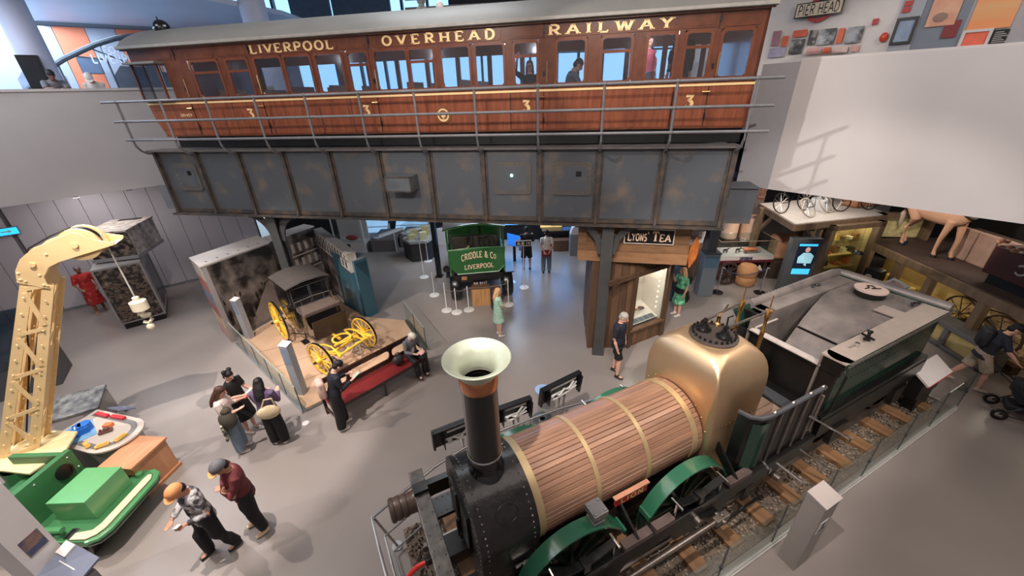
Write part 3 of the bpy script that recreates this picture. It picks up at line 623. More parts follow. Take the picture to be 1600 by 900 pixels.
ra = [(Y0 - .12 + (Y1 - Y0 + .24) * t, 7.54 + .5 * (1 - (2 * t - 1) ** 2) ** .8) for t in [k / 20 for k in range(21)]]
MB().prism(ra + [(y, z - .05) for y, z in reversed(ra)], X0 - .12, X1 + .06, 'x').build('roof', m_roof, cg)
MB().box(X0 - .12, X1 + .06, Y0 - .16, Y0 - .1, 7.5, 7.56).build('cornice', M('cornice_grey', (150, 146, 140), .45), cg, smooth=False, bev=.01)
MB().box(X0 - .1, X1 + .04, Y0 - .08, Y0 + .0, 7.47, 7.52).build('cornice_under_bead', m_teakd, cg, smooth=False)  # teak bead along the underside of the cornice
for x, s_ in ((-4.35, 1),):
    v = MB().lathe([(.14, 0), (.12, .03), (.07, .06), (.06, .1), (.085, .13), (.1, .2), (.15, .25), (.12, .27), (.07, .3), (.05, .36), (0, .37)], 16).build('roof_vent', m_roof, cg, loc=(x, 1.25, 8.02))
MB().ell((0, 0, .05), (.09, .07, .1), 10, 7).build('roof_lamp_cover', m_white, cg, loc=(-3.95, 1.3, 8.02))
h_ = MB().ell((0, 0, .2), (.17, .2, .2), 16, 10).lathe([(.1, 0), (.1, .1)], 12).ell((-.05, 0, .42), (.02, .02, .05), 6, 4).build('gas_lamp_dome', M('dome_black', (16, 18, 24), .15, coat=.6), cg, loc=(-11.0, .9, 7.78))
# glazed look-out at the driving end
lk = MB()
for x, y in ((-11.3, .02), (-10.58, .02), (-11.3, .3), (-10.58, .3)): lk.box(x - .02, x + .02, y - .02, y + .02, 6.42, 7.2)
lk.box(-11.34, -10.54, -.0, .32, 6.4, 6.44).build('lookout_frame', m_teakd, cg, smooth=False)
MB().box(-11.42, -10.5, -.08, .36, 7.18, 7.23).build('lookout_cap', m_roof, cg, smooth=False, bev=.008)
MB().box(-11.28, -10.6, .01, .016, 6.44, 7.18).box(-11.3, -11.294, .03, .3, 6.44, 7.18).build('lookout_glass', m_cglass, cg, smooth=False)
MB().box(-10.5, -10.2, Y0 + .06, Y0 + .09, 6.5, 7.2).build('cab_window', m_black, cg, smooth=False)
# underframe
MB().box(X0 + .3, X1, .3, .36, 5.3, 5.58).box(X0 + .3, X1, 2.55, 2.62, 5.3, 5.58).build('sole_bar', m_black, cg, smooth=False)
MB().box(X0 + .35, X1 - .1, .36, 2.55, 5.46, 5.6).build('underframe', m_black, cg, smooth=False)
# lamps added under the carriage ceiling to brighten its interior
MB().box(X0 + .1, X1 - .1, Y0 + .1, Y1 - .1, 7.5, 7.53).build('ceiling_boards', M('carriage_ceiling', (206, 204, 200), .5, var=.03), cg, smooth=False)
for x in (-8.2, -5.2, -2.2, .7):
    lp = MB().lathe([(0, -.05), (.07, -.04), (.09, 0)], 12).build('added_ceiling_lamp', M('carriage_fill_lamp', (255, 240, 220), .4, emit=2, var=.01), cg, loc=(x, 1.45, 7.5))
    l = bpy.data.lights.new('carriage_fill_lamp', 'POINT'); l.energy = 30; l.color = (.95, .95, 1); l.shadow_soft_size = .08; o = bpy.data.objects.new('carriage_fill_lamp', l); COL.objects.link(o); o.parent = cg; o.location = (x, 1.45, 7.38)
# ================================================================ the locomotive, its tender, track and barrier
LX = R(25.06); L0 = V((-1.254, 2.681, 0))
def LW(x, y, z=0): return L0 + V((math.cos(LX) * x - math.sin(LX) * y, math.sin(LX) * x + math.cos(LX) * y, z))
m_iron = M('black_iron', (25, 24, 24), .34, .25, .25, 4, .15, coat=.2)
m_irond = M('smokebox_black', (52, 50, 50), .36, .5, .2, 9, .5, coat=.2)
m_green = M('engine_green', (50, 108, 82), .22, 0, .08, 3, coat=.7)
m_lag = [M('lagging_oak%d' % i, c, .42, 0, rgb2=d, scale=2.2, stretch=(.7, 6, 6), bump=.15, coat=.15, det=8, var=0) for i, (c, d) in enumerate((((172, 130, 104), (132, 100, 82)), ((160, 118, 94), (190, 146, 118)), ((142, 106, 86), (172, 132, 106)), ((182, 138, 112), (148, 114, 94))))]
m_band = M('band_brass', (204, 178, 134), .45, .45, .08, 6)
m_cop = M('firebox_copper', (242, 214, 176), .4, .92, rgb2=(234, 194, 148), scale=1.5, var=0, det=3)
m_bell = M('chimney_verdigris', (196, 202, 182), .4, .3, .08, 5)
m_copr = M('copper_red', (206, 140, 104), .26, 1, .12, 8)
m_steelr = M('worn_steel', (150, 138, 130), .34, .85, .2, 8)
m_sleep = M('sleeper_wood', (150, 112, 78), .6, 0, rgb2=(122, 88, 60), scale=2, stretch=(6, .6, 6), var=0)

tk = thing('railway_track', 'short ballasted track with orange brown sleepers under the old locomotive', 'track', LW(0, 0), LX)
struct_ = MB().box(-.1, 10.9, -1.38, 1.3, 0, .06).build('ballast_bed', M('ballast_brown', (112, 98, 86), .9, var=.3, scale=14, bump=.5), tk, smooth=False)
rnd = random.Random(3)
def stones(n, x0, x1, y0, y1, z, skip=None):
    mb = MB()
    for i in range(n):
        x = rnd.uniform(x0, x1); y = rnd.uniform(y0, y1)
        r = rnd.uniform(.016, .034); a = rnd.uniform(0, PI)
        c, s = math.cos(a) * r, math.sin(a) * r; h = rnd.uniform(.5, .9) * r; zz = z + rnd.uniform(0, .025)
        mb.v += [(x + c, y + s, zz), (x - s * .8, y + c * .8, zz + h * .2), (x - c * .9, y - s * .9, zz), (x + s * .7, y - c * .7, zz - h * .1), (x + c * .2, y, zz + h), (x, y, zz - h)]
        k = len(mb.v) - 6
        mb.f += [(k, k + 1, k + 4), (k + 1, k + 2, k + 4), (k + 2, k + 3, k + 4), (k + 3, k, k + 4), (k + 1, k, k + 5), (k + 2, k + 1, k + 5), (k + 3, k + 2, k + 5), (k, k + 3, k + 5)]
        q = rnd.randrange(3); mb.mi += [q] * 8
    return mb
stones(14000, -.08, 10.8, -1.36, 1.28, .075).build('ballast', [M('stone%d' % i, c, .9, var=.2, scale=30) for i, c in enumerate(((132, 116, 102), (98, 86, 76), (158, 142, 126)))], tk, smooth=False, kind='stuff')
sl = MB().box(-.13, .13, -1.3, 1.3, .06, .16).build('sleeper', m_sleep, tk, loc=(.65, 0, 0), smooth=False, bev=.01)
for k in range(1, 14): again(sl, tk, loc=(.65 + k * .745, 0, 0))
ra_ = MB().prism([(-.06, .16), (.06, .16), (.05, .18), (.012, .19), (.012, .27), (.033, .28), (.033, .31), (-.033, .31), (-.033, .28), (-.012, .27), (-.012, .19), (-.05, .18)], .1, 10.7, 'x').build('rail', m_steelr, tk, loc=(0, -.75, 0), smooth=False); again(ra_, tk, loc=(0, .75, 0))

lo = thing('steam_locomotive', 'early steam locomotive with wood clad boiler, domed copper firebox and tall black chimney', 'locomotive', LW(0, 0), LX)
TX = lambda x, z: TR((x, 0, z), ry=PI / 2)          # lathe about the boiler axis
ZB = 1.8
# boiler staves
bo = MB().lathe([(.575, 1.3), (.575, 4.1)], 40, T=TX(0, ZB)).build('boiler', m_iron, lo)
NS = 58
for k in range(NS):
    a = 2 * PI * (k + .5) / NS; hw = .6 * math.pi / NS * .95
    st = MB()
    prof = [(-hw, .575), (hw, .575), (hw, .592), (hw * .8, .602), (-hw * .8, .602), (-hw, .592)]
    st.prism(prof, 1.36, 3.98, 'x').build('plank', m_lag[(k * 7 + k // 3) % 4], bo, loc=(0, 0, ZB), rot=(a, 0, 0), smooth=False)
for x, wd in ((1.39, .1), (2.2, .06), (3.0, .06), (3.83, .09)):
    MB().ring(.6, .617, wd, 48, TX(x, ZB)).build('band', m_band, lo)
# smokebox
sb_o = [(.64 * math.cos(R(a)), ZB + .64 * math.sin(R(a))) for a in range(-10, 191, 8)] + [(-.6, 1.1), (.6, 1.1)]
sk = MB().prism(sb_o, .62, 1.34, 'x').build('smokebox', m_irond, lo)
rv = MB()
for a in range(-6, 187, 7):
    nr = (0, math.cos(R(a)), math.sin(R(a)))
    rv.rivets([(x, nr[1] * .64, ZB + nr[2] * .64) for x in (.7, 1.27)], .014, nr)
    rv.rivets([(.62, nr[1] * .6, ZB + nr[2] * .6)], .014, (-1, 0, 0))
    rv.rivets([(.62, nr[1] * .52, ZB + nr[2] * .52)], .012, (-1, 0, 0))
for z in (1.2, 1.35, 1.5, 1.65):
    for s_ in (-1, 1): rv.rivets([(.62, s_ * .57, z)], .014, (-1, 0, 0)).rivets([(x, s_ * .62, z) for x in (.7, 1.27)], .014, (0, s_, 0))
rv.build('rivet_rows', m_steelr, sk, kind='stuff')
MB().ring(.6, .655, .05, 48, TX(.645, ZB), R(80), R(280)).build('front_edge_rim', m_irond, sk)
rim = MB()
for pr_ in ([(-.12, .0), (-.02, .1)],): pass
an = [(.645 * math.cos(R(t)) , .645 * math.sin(R(t))) for t in range(0, 1)]
MB().tube([(1.0 + .13 * math.cos(R(t)), -.645 * math.cos(R(38 + 9 * math.sin(R(t)))), ZB + .647 * math.sin(R(38 + 9 * math.sin(R(t))))) for t in range(0, 360, 20)], .009, 6, closed=True).build('wash_out_plate', m_irond, sk)
MB().box(.58, .62, -.3, .3, 1.45, 2.1).tube([(.56, -.02, 1.35), (.56, -.02, 2.2)], .02, 6).tube([(.55, -.1, 1.55), (.52, -.1, 1.56), (.52, -.1, 1.85), (.55, -.1, 1.86)], .016, 6).build('smokebox_door', m_iron, sk)
each(MB().box(.3, .64, .42, .72, 1.22, 1.28).box(.3, .64, -.72, -.42, 1.22, 1.28), 'front_stay_plate', m_iron, lo, smooth=False); MB().rivets([(.35 + i * .08, .46 + j * .22, 1.28) for i in range(4) for j in range(2)], .014).build('rivets', m_steelr, lo, kind='stuff')
each(MB().box(.3, .66, -.14, .14, 1.1, 1.3).box(.3, .66, -.7, -.64, .95, 1.35), 'drawhook_frame', m_iron, lo, smooth=False)
# chimney
ch = MB().lathe([(.3, 2.28), (.27, 2.36), (.21, 2.44), (.19, 2.5), (.19, 3.66), (.15, 3.66), (.15, 2.9)], 32).build('chimney', M('chimney_black', (20, 19, 19), .2, .1, .2, 5, coat=.6), lo, loc=(.97, 0, 0))
MB().lathe([(.195, 2.66), (.203, 2.67), (.195, 2.69)], 32).build('beading', m_steel, ch)
MB().prism([(.36 * math.cos(R(t)), .36 * math.sin(R(t))) for t in range(0, 360, 15)], 2.26, 2.3, 'z').build('saddle_flange', m_irond, ch)
MB().lathe([(.192, 3.63), (.2, 3.66), (.2, 3.79), (.196, 3.8)], 32).build('copper_collar', m_copr, ch)
MB().lathe([(.165, 3.7), (.17, 3.8), (.2, 3.88), (.26, 3.95), (.335, 3.99), (.345, 3.985), (.345, 3.975), (.27, 3.93), (.215, 3.86), (.196, 3.79)], 40).build('bell_mouth', m_bell, ch)
MB().lathe([(.163, 3.72), (.166, 3.725), (.163, 3.735)], 32).build('inner_ring', m_steel, ch)
# firebox: square plan with creased corners closing to a flat crown
def firebox():
    vs = []; fs = []; rows = []
    zs = [.85, 1.4, 2.0, 2.35, 2.5, 2.62, 2.74, 2.84, 2.92, 2.98, 3.03, 3.06, 3.08]
    for z in zs:
        if z <= 2.3: hx, hy = .56, .64
        else:
            t = (z - 2.3) / .79; k = max(0, 1 - t ** 2.3) ** .5; hx = .3 + .26 * k; hy = .3 + .34 * k
        cr_ = .1 if z < 2.2 else .1 - .075 * min(1, (z - 2.2) / .5)
        if z > 2.9: cr_ = .025 + (z - 2.9) * 1.2
        rows.append([(x, y, z) for x, y in rrect(-hx, hx, -hy, hy, min(cr_, hx), 4)])
    mb = MB(); n = len(rows[0])
    vs = [p for r_ in rows for p in r_]
    for i in range(len(rows) - 1):
        for j in range(n): fs.append((i * n + j, i * n + (j + 1) % n, (i + 1) * n + (j + 1) % n, (i + 1) * n + j))
    fs.append(tuple((len(rows) - 1) * n + j for j in range(n)))
    return mb.add(vs, fs)
fbx = firebox().build('firebox', m_cop, lo, loc=(4.56, 0, 0), ang=.6)
MB().rivets([(-.57, y, 1.8 + .64 * math.sqrt(max(0, 1 - (y / .64) ** 2)) * (1) + .0) for y in (-.6, -.5, -.38, .38, .5, .6)], .015, (-1, 0, 0)).rivets([(-.4 + i * .07, -.645, 2.02) for i in range(12)], .013, (0, -1, 0)).build('rivets', m_brass, fbx, kind='stuff')
pl_ = MB().lathe([(0, .05), (.3, .05), (.33, .035), (.33, 0)], 36).build('crown_plate', M('crown_plate_grey', (92, 84, 80), .4, .6, .15), fbx, loc=(.02, 0, 3.075))
mb = MB()
for k in range(24): mb.cyl((.285 * math.cos(k * PI / 12), .285 * math.sin(k * PI / 12), .05), (.285 * math.cos(k * PI / 12), .285 * math.sin(k * PI / 12), .085), .018, 6)
mb.build('bolts', m_iron, fbx, loc=(.02, 0, 3.075), kind='stuff')
for (x, y) in ((-.05, .14), (.03, -.14)):
    mb = MB().lathe([(.11, .05), (.11, .07), (.08, .07), (.06, .1), (.05, .15), (.0, .16)], 16, T=TR((x, y, 0)))
    mb.cyl((x, y, .1), (x, y, .24), .022, 8).cyl((x - .03, y, .2), (x + .03, y, .2), .03, 8)
    for k in range(6): mb.cyl((x + .09 * math.cos(k), y + .09 * math.sin(k), .06), (x + .09 * math.cos(k), y + .09 * math.sin(k), .09), .012, 6)
    mb.build('safety_valve', m_iron, fbx, loc=(.02, 0, 3.075))
    MB().beam((x, y, .2), (x + .86, y * 1.3, .26), .022, .03).build('valve_lever', m_steelr, fbx, loc=(.02, 0, 3.075))
    xx, yy = x + .84, y * 1.3
    MB().lathe([(.02, -.5), (.035, -.48), (.035, -.42), (.028, -.4), (.032, -.12), (.036, -.1), (.026, -.06), (.02, .1), (.03, .12), (.04, .2), (.05, .25), (.05, .28), (.01, .28), (.008, .52), (0, .52)], 14, T=TR((xx, yy, 0))).build('spring_balance', m_brass, fbx, loc=(.02, 0, 3.075))
MB().lathe([(.05, 0), (.05, .06), (.03, .08), (.03, .16)], 10).beam((0, 0, .16), (.3, .1, .24), .02, .02).build('whistle_cock', m_brass, fbx, loc=(.24, .12, 3.1))
# frames, wheels, splashers, springs
AXL = (1.72, 3.56, 5.35)
fr = MB()
for s_ in (-1, 1):
    o = [(.3, 1.02), (1.25, 1.02), (1.3, .8), (2.2, .8), (2.35, 1.02), (3.1, 1.02), (3.2, .8), (4.1, .8), (4.3, 1.02), (6.15, 1.02), (6.15, 1.28), (.3, 1.28)]
    fr.prism(o, s_ * 1.0 - .05, s_ * 1.0 + .05, 'y')
fr.build('sandwich_frame', m_iron, lo, smooth=False, bev=.006)
fp_ = MB()
for s_ in (-1, 1):
    for x0, x1 in ((2.28, 2.72), (2.78, 3.1), (4.14, 4.6)): fp_.box(x0, x1, s_ * 1.0 - .055, s_ * 1.0 + .055, 1.27, 1.36)
each(fp_, 'worn_top_strip', M('strip_worn', (126, 108, 104), .4, .4, rgb2=(92, 76, 74), scale=4, var=0), lo, smooth=False, bev=.004)
def wheel(r_, n, w_=.12):
    m_wheel = M('wheel_green_dark', (24, 46, 36), .35, 0, .15, 4, coat=.2)
    rim = MB().ring(r_ - .09, r_, w_, 40, TR(rx=PI / 2)).ring(r_ - .01, r_ + .03, .03, 40, TR((0, .06, 0), rx=PI / 2))
    o = rim.build('wheel', m_wheel, lo)
    mb = MB()
    for k in range(n):
        a = 2 * PI * k / n; mb.beam((.1 * math.cos(a), 0, .1 * math.sin(a)), ((r_ - .08) * math.cos(a), 0, (r_ - .08) * math.sin(a)), .05, .06, (0, 1, 0))
    mb.build('spokes', m_wheel, o, kind='stuff'); MB().cyl((0, -.1, 0), (0, .1, 0), .13, 20).build('hub', m_iron, o)
    return o
w1 = wheel(.68, 12); w2 = wheel(.5, 10)
pos = [(AXL[0], -.74), (AXL[0], .74), (AXL[1], -.74), (AXL[1], .74)]
for i, (x, y) in enumerate(pos):
    q = w1 if i == 0 else copy_tree(w1, lo); q.location = (x, y, .99)
for i, y in enumerate((-.74, .74)):
    q = w2 if i == 0 else copy_tree(w2, lo); q.location = (AXL[2], y, .81)
ax = MB()
for x, z in ((AXL[0], 1.02), (AXL[1], 1.02), (AXL[2], .81)): ax.cyl((x, -1.12, z), (x, 1.12, z), .06, 12)
ax.build('axles', m_steelr, lo)
for s_ in (-1, 1):
    for x in AXL[:2]:
        a0, a1 = (22, 166) if x == AXL[0] else (14, 162)
        P = [(x + .77 * math.cos(R(a)), 1.02 + .77 * math.sin(R(a))) for a in range(a0, a1 + 1, 6)]
        n = len(P); y0, y1 = s_ * .7, s_ * .89
        inner = [(x + .745 * math.cos(R(a)), 1.02 + .745 * math.sin(R(a))) for a in range(a1, a0 - 1, -6)]
        sp = MB().prism(P + inner, min(y0, y1), max(y0, y1), 'y').build('splasher', m_green, lo, ang=.5)
        mb = MB()
        for a in (a0 + 2, a1 - 2): mb.beam((x + .77 * math.cos(R(a)), y0, 1.03 + .77 * math.sin(R(a))), (x + .77 * math.cos(R(a)), y1, 1.03 + .77 * math.sin(R(a))), .03, .09, (0, 0, 1))
        each(mb, 'end_strip', m_green, sp, smooth=False)
        # leaf spring with buckle and hangers, above the frame
        y = s_ * 1.0
        mb = MB()
        for k in range(4):
            L = .42 - k * .08; arcp = [(x - L + 2 * L * t / 8, y, 1.56 - k * .022 - .1 * (1 - ((t - 4) / 4) ** 2) * (L / .42)) for t in range(9)]
            for p, q in zip(arcp, arcp[1:]): mb.beam(p, q, .09, .02, (0, 0, 1))
        mb.build('leaf_spring', m_iron, lo, smooth=False)
        mb = MB().box(x - .045, x + .045, y - .06, y + .06, 1.36, 1.5)
        mb.build('spring_buckle', m_iron, lo, smooth=False, bev=.006)
        for d in (-.42, .42): MB().tube([(x + d, y, 1.28), (x + d, y, 1.56)], .02, 8).tube([(x + d, y - .09, 1.56), (x + d, y + .09, 1.56)], .02, 8).build('spring_hanger', m_chrome, lo)
# lubricator on the front splasher, nameplate, cross stays
mb = MB().box(1.93, 2.09, -.86, -.7, 1.7, 1.8).box(1.95, 2.07, -.84, -.72, 1.8, 1.88).box(1.91, 2.11, -.88, -.68, 1.88, 1.98)
for a in (1.94, 2.08):
    for b in (-.85, -.71): mb.cyl((a, b, 1.98), (a, b, 2.0), .02, 6)
mb.build('lubricator', M('lubricator_grey', (138, 136, 136), .35, .6, .1), lo, smooth=False, bev=.006)
npl = MB().box(2.4, 2.92, -.69, -.65, 1.58, 1.72).build('name_plate', M('name_plate_red', (176, 44, 36), .45, var=.15), lo, smooth=False, bev=.006)
MB().box(2.38, 2.94, -.7, -.64, 1.72, 1.74).build('top_board', M('name_board_tan', (200, 142, 114), .5), npl, smooth=False)
sign_text('letters', 'LION', npl, m_gold, (2.48, -.694, 1.61), (1, 0, 0), (0, 0, 1), .36, .085, .2, .3, True)
each(MB().beam((2.5, -.56, 1.56), (2.5, -1.0, 1.3), .16, .03, (1, 0, 0)).beam((2.5, .56, 1.56), (2.5, 1.0, 1.3), .16, .03, (1, 0, 0)).beam((4.3, -.6, 1.66), (4.3, -1.0, 1.3), .14, .03, (1, 0, 0)), 'cross_stay', m_iron, lo, smooth=False)
MB().tube([(1.0, -.66, 1.42), (1.5, -.66, 1.42)], .018, 6).build('hand_rail', m_chrome, lo)
MB().box(1.1, 4.0, -.5, .5, 1.0, 1.2).box(.7, 1.3, -.62, -.3, .8, 1.2).build('motion_casing', m_iron, lo, smooth=False)
# coupling rods with big ends and crank pins
for s_ in (-1, 1):
    xA, xB, z, y = 2.04, 3.92, .94, s_ * 1.17
    MB().tube([(xA, y, z), ((xA + xB) / 2, y, z), (xB, y, z)], [.03, .04, .03], 10).build('coupling_rod', m_steelr, lo)
    mb = MB()
    for x in (xA, xB): mb.box(x - .13, x + .13, y - .045, y + .045, z - .06, z + .06).cyl((x, y - s_ * .2, z), (x, y + s_ * .08, z), .035, 10).cyl((x, y, z + .06), (x, y, z + .1), .025, 8)
    mb.build('big_end', m_steelr, lo, smooth=False, bev=.01)
    mb = MB()
    for x, xc in ((xA, AXL[0]), (xB, AXL[1])): mb.beam((xc, y - s_ * .1, 1.02), (x, y - s_ * .1, z), .12, .06, (0, 1, 0))
    each(mb, 'crank', m_iron, lo, smooth=False)
# buffer beam and buffers
bb = MB().box(.16, .36, -1.25, 1.25, 1.0, 1.32).rivets([(.2 + (k % 2) * .12, -1.2 + k * .1, 1.32) for k in range(25)], .018).build('buffer_beam', M('beam_iron', (80, 76, 72), .4, .5, rgb2=(112, 106, 100), scale=9, bump=.4, var=0), lo, smooth=False, bev=.008)
for y in (-.95, .9):
    MB().lathe([(.0, .0), (.15, .0), (.17, .02), (.17, .06), (.155, .07), (.165, .11), (.165, .15), (.15, .16), (.16, .2), (.16, .24), (.145, .25), (.15, .3), (.15, .34), (.16, .36)], 24, T=TR((-.2, y, 1.14), ry=PI / 2)).build('buffer', M('buffer_leather', (92, 74, 66), .35, .1, .2), bb)
    MB().box(.16, .36, y - .08, y + .08, 1.3, 1.38).build('buffer_block', m_irond, bb, smooth=False) if y > 0 else None
cn = MB()
for k in range(4): cn.ring(.022, .036, .014, 12, TR((.1 - k * .01, .42, 1.0 - k * .07), rz=PI / 2 * (k % 2), rx=PI / 2))
cn.tube([(.06, .42, .74), (.05, .42, .62), (.02, .42, .57)], .014, 6).build('coupling_chain', m_iron, bb)
MB().tube([(.12, .05, 1.1), (-.02, .06, 1.08), (-.14, .08, .95), (-.18, .08, .7), (-.1, .06, .5)], .03, 10).build('red_hose', M('hose_red', (214, 44, 34), .4, var=.08), bb)
MB().cyl((.16, .05, 1.1), (.08, .05, 1.1), .05, 10).build('hose_socket', m_iron, bb)
# footplate, cab side sheets with rounded top rail
fo = MB().box(5.1, 6.15, -.98, .98, 1.3, 1.36).build('footplate', m_iron, lo, smooth=False)
for k in range(9): MB().box(5.12, 6.12, -.96 + k * .214, -.96 + k * .214 + .206, 1.36, 1.385).build('plank', M('footplate_board', (168, 142, 124), .55, 0, rgb2=(146, 118, 100), scale=2, stretch=(.6, 6, 6), var=0), fo, smooth=False)
for s_ in (-1, 1):
    pth = [(4.42, s_ * .72), (4.46, s_ * .86), (4.56, s_ * .95), (4.72, s_ * .98), (5.95, s_ * .98)]
    mb = MB(); 
    sheet = ribbon(pth, .03 * (1 if s_ < 0 else -1), 1.3, 2.3)
    sh = sheet.build('side_sheet', m_iron, lo, ang=.5)
    MB().tube([(x, y, 2.31) for x, y in pth], .035, 8).build('top_rail', m_dkgrey, sh)
    mb = MB()
    for x in (4.95, 5.25, 5.55, 5.85): mb.tube([(x, s_ * 1.0, 1.32), (x, s_ * 1.0, 2.28)], .014, 6)
    mb.tube([(5.9, s_ * 1.02, 1.5), (5.9, s_ * 1.02, 2.2)], .022, 8); mb.build('stay_bars', m_steelr, sh)
    MB().rivets([(x, s_ * .98, 2.345) for x in (4.8, 5.2, 5.6, 5.9)], .03).build('rail_clips', m_chrome, sh, kind='stuff')
    g_ = ribbon([(4.5, s_ * .9), (4.58, s_ * .975), (4.72, s_ * 1.0)], .005 * s_, 1.34, 2.2).build('green_corner', M('corner_green_dark', (26, 60, 48), .25, 0, .1, 3, coat=.5), sh)
ts = MB()
for p, q in (((5.2, -1.0, 1.2), (5.3, -1.41, 1.1)), ((5.75, -1.0, 1.21), (6.2, -1.4, .82)), ((5.75, -1.0, 1.86), (6.3, -1.4, 1.48)), ((4.95, -.98, 1.3), (4.95, -1.1, 1.24))): ts.tube([p, q], .016, 6).box(q[0] - .025, q[0] + .025, q[1] - .015, q[1] + .005, q[2] - .06, q[2] + .03)
each(ts, 'tie_rod', m_chrome, lo, group=2)
MB().tube([(4.0, -1.1, .55), (4.6, -1.1, .62), (5.0, -1.1, .62), (5.05, -1.1, .5)], .02, 6).box(5.0, 5.6, -.95, -.9, .6, 1.0).box(4.6, 4.75, -1.05, -.95, .7, 1.0).build('brake_gear', m_iron, lo, smooth=False)

# ---------------- tender
td = thing('tender', 'green sided tender with grey riveted water tank behind the locomotive', 'tender', LW(0, 0), LX)
m_tank = M('tank_grey', (146, 136, 130), .42, .3, rgb2=(112, 106, 104), scale=3, bump=.12, var=0, det=6)
m_tgrn = M('tender_green', (24, 58, 44), .2, 0, .15, 3, coat=.7)
TXa, TXb, ZT = 6.5, 9.9, 2.5
m_tsheet = M('tank_sheet', (178, 164, 154), .5, .2, .06)
for s_ in (-1, 1):
    x0 = TXa if s_ < 0 else 6.95
    vs = [(TXa + .1, s_ * .86, 1.45), (TXb - .05, s_ * .86, 1.45), (TXb - .05, s_ * .86, 2.2), (TXb, s_ * .98, ZT), (TXa - .02, s_ * .98, ZT), (TXa + .1, s_ * .86, 2.2)]
    wv = [(x, y - s_ * .03, z) for x, y, z in vs]
    mb = MB().add(vs + wv, [(0, 1, 2, 5), (5, 2, 3, 4), (11, 8, 7, 6), (10, 9, 8, 11), (3, 9, 10, 4), (0, 6, 7, 1), (4, 10, 11, 5), (5, 11, 6, 0), (1, 7, 8, 2), (2, 8, 9, 3)])
    sd_ = fixn(mb.build('side_plate', m_tgrn, td, smooth=False))
    MB().rivets([(TXa + .2 + k * .1, s_ * .862, z) for k in range(32) for z in (1.52, 1.95, 2.16)], .012, (0, s_, 0)).rivets([(8.2, s_ * .862, 1.5 + k * .07) for k in range(10)], .012, (0, s_, 0)).build('rivet_rows', m_tgrn, sd_, kind='stuff')
    MB().tube([(TXa + .02, s_ * .93, 1.5), (TXa - .04, s_ * .98, 1.6), (TXa - .04, s_ * 1.0, 2.3), (TXa + .02, s_ * .95, 2.35)], .018, 6).build('grab_iron', m_iron, sd_)
    MB().box(x0 + .0, TXb - .1, min(s_ * .98, s_ * .58), max(s_ * .98, s_ * .58), ZT - .05, ZT - .02).build('tank_shelf', m_tsheet if s_ < 0 else m_tank, td, smooth=False)
    fe = MB()
    fe.prism(arc(x0 + .2, s_ * .78, .2, 90, 270, 8), ZT - .05, ZT - .02, 'z'); fe.build('shelf_end', m_tank, td, smooth=False)
# rolled flange round the far and rear edge
MB().tube([(6.95, .97, ZT - .02), (9.75, .97, ZT + .0), (9.9, .93, ZT), (9.93, .8, ZT), (9.93, -.92, ZT)], .1, 12).build('rolled_edge', m_tank, td)
MB().rivets([(7.0 + k * .1, 1.0, ZT + .08) for k in range(28)], .014).build('edge_rivets', m_iron, td, kind='stuff')
MB().tube([(TXa - .02, -.985, ZT), (9.95, -.985, ZT)], .018, 6).build('edge_bead', m_steelr, td)
MB().box(TXb - .08, TXb - .02, -.86, .86, 1.45, ZT).build('rear_plate', m_tgrn, td, smooth=False)
# horseshoe tank: curved top sloping down into the coal space
cp = [(7.2, 1.5), (7.28, 1.75), (7.42, 1.95), (7.6, 2.1), (7.85, 2.22), (8.2, 2.33), (8.6, 2.41), (9.0, 2.45), (9.85, 2.465)]
def ty(x, s_): return s_ * min(.6, .33 + max(0, x - 7.5) * .2)
tk_ = MB(); n = len(cp)
tk_.add([(x, ty(x, s_), z) for s_ in (-1, 1) for x, z in cp] + [(x, ty(x, s_), 1.46) for s_ in (-1, 1) for x, z in cp], [(i, i + 1, n + i + 1, n + i) for i in range(n - 1)] + [(i, 2 * n + i, 2 * n + i + 1, i + 1) for i in range(n - 1)] + [(n + i, n + i + 1, 3 * n + i + 1, 3 * n + i) for i in range(n - 1)])
ttop = tk_.build('tank_top', m_tank, td, ang=.8)
MB().rivets([(x, ty(x, y) * .93, z + .002) for y in (-1, .1, 1) for x, z in [(cp[k][0] + (cp[k + 1][0] - cp[k][0]) * t, cp[k][1] + (cp[k + 1][1] - cp[k][1]) * t) for k in range(2, 7) for t in (0, .25, .5, .75)]] + [(8.6, -.5 + .09 * k, 2.46) for k in range(12)] + [(9.7, -.5 + .09 * k, 2.472) for k in range(12)], .013).build('rivet_rows', m_tank, ttop, kind='stuff')
MB().box(7.59, 7.63, -.34, .34, 2.1, 2.125).build('seam_strip', m_iron, ttop, smooth=False)
MB().box(8.75, 9.1, -.62, -.25, 2.455, 2.475).build('cover_sheet', M('tank_sheet', (178, 164, 154), .5, .2, .06), ttop, smooth=False)
for s_ in (-1, 1): MB().box(6.5, 9.8, s_ * .6 - .015, s_ * .6 + .015, 1.45, ZT - .05).build('inner_wall', m_tank, td, smooth=False)
MB().box(6.55, 6.58, -.86, .86, 1.45, 2.2).box(6.5, 6.62, -.6, .6, 2.2, 2.24).box(6.52, 6.58, -.9, -.6, 2.2, 2.46).box(6.75, 6.82, .6, .95, 2.0, 2.46).build('front_plate', m_iron, td, smooth=False)
MB().box(6.5, 6.64, -.62, .62, 2.235, 2.26).box(6.6, 7.3, .56, .62, 2.235, 2.26).build('front_capping', M('capping_pale', (188, 178, 172), .5), td, smooth=False)
ld = MB().lathe([(.0, .14), (.27, .14), (.27, .11), (.25, .11)], 32).build('filler_lid', M('lid_pink', (206, 182, 170), .5, var=.05), td, loc=(9.35, .1, 2.47))
MB().lathe([(.24, 0), (.26, .02), (.26, .1), (.24, .11)], 32).build('filler_neck', m_iron, ld)
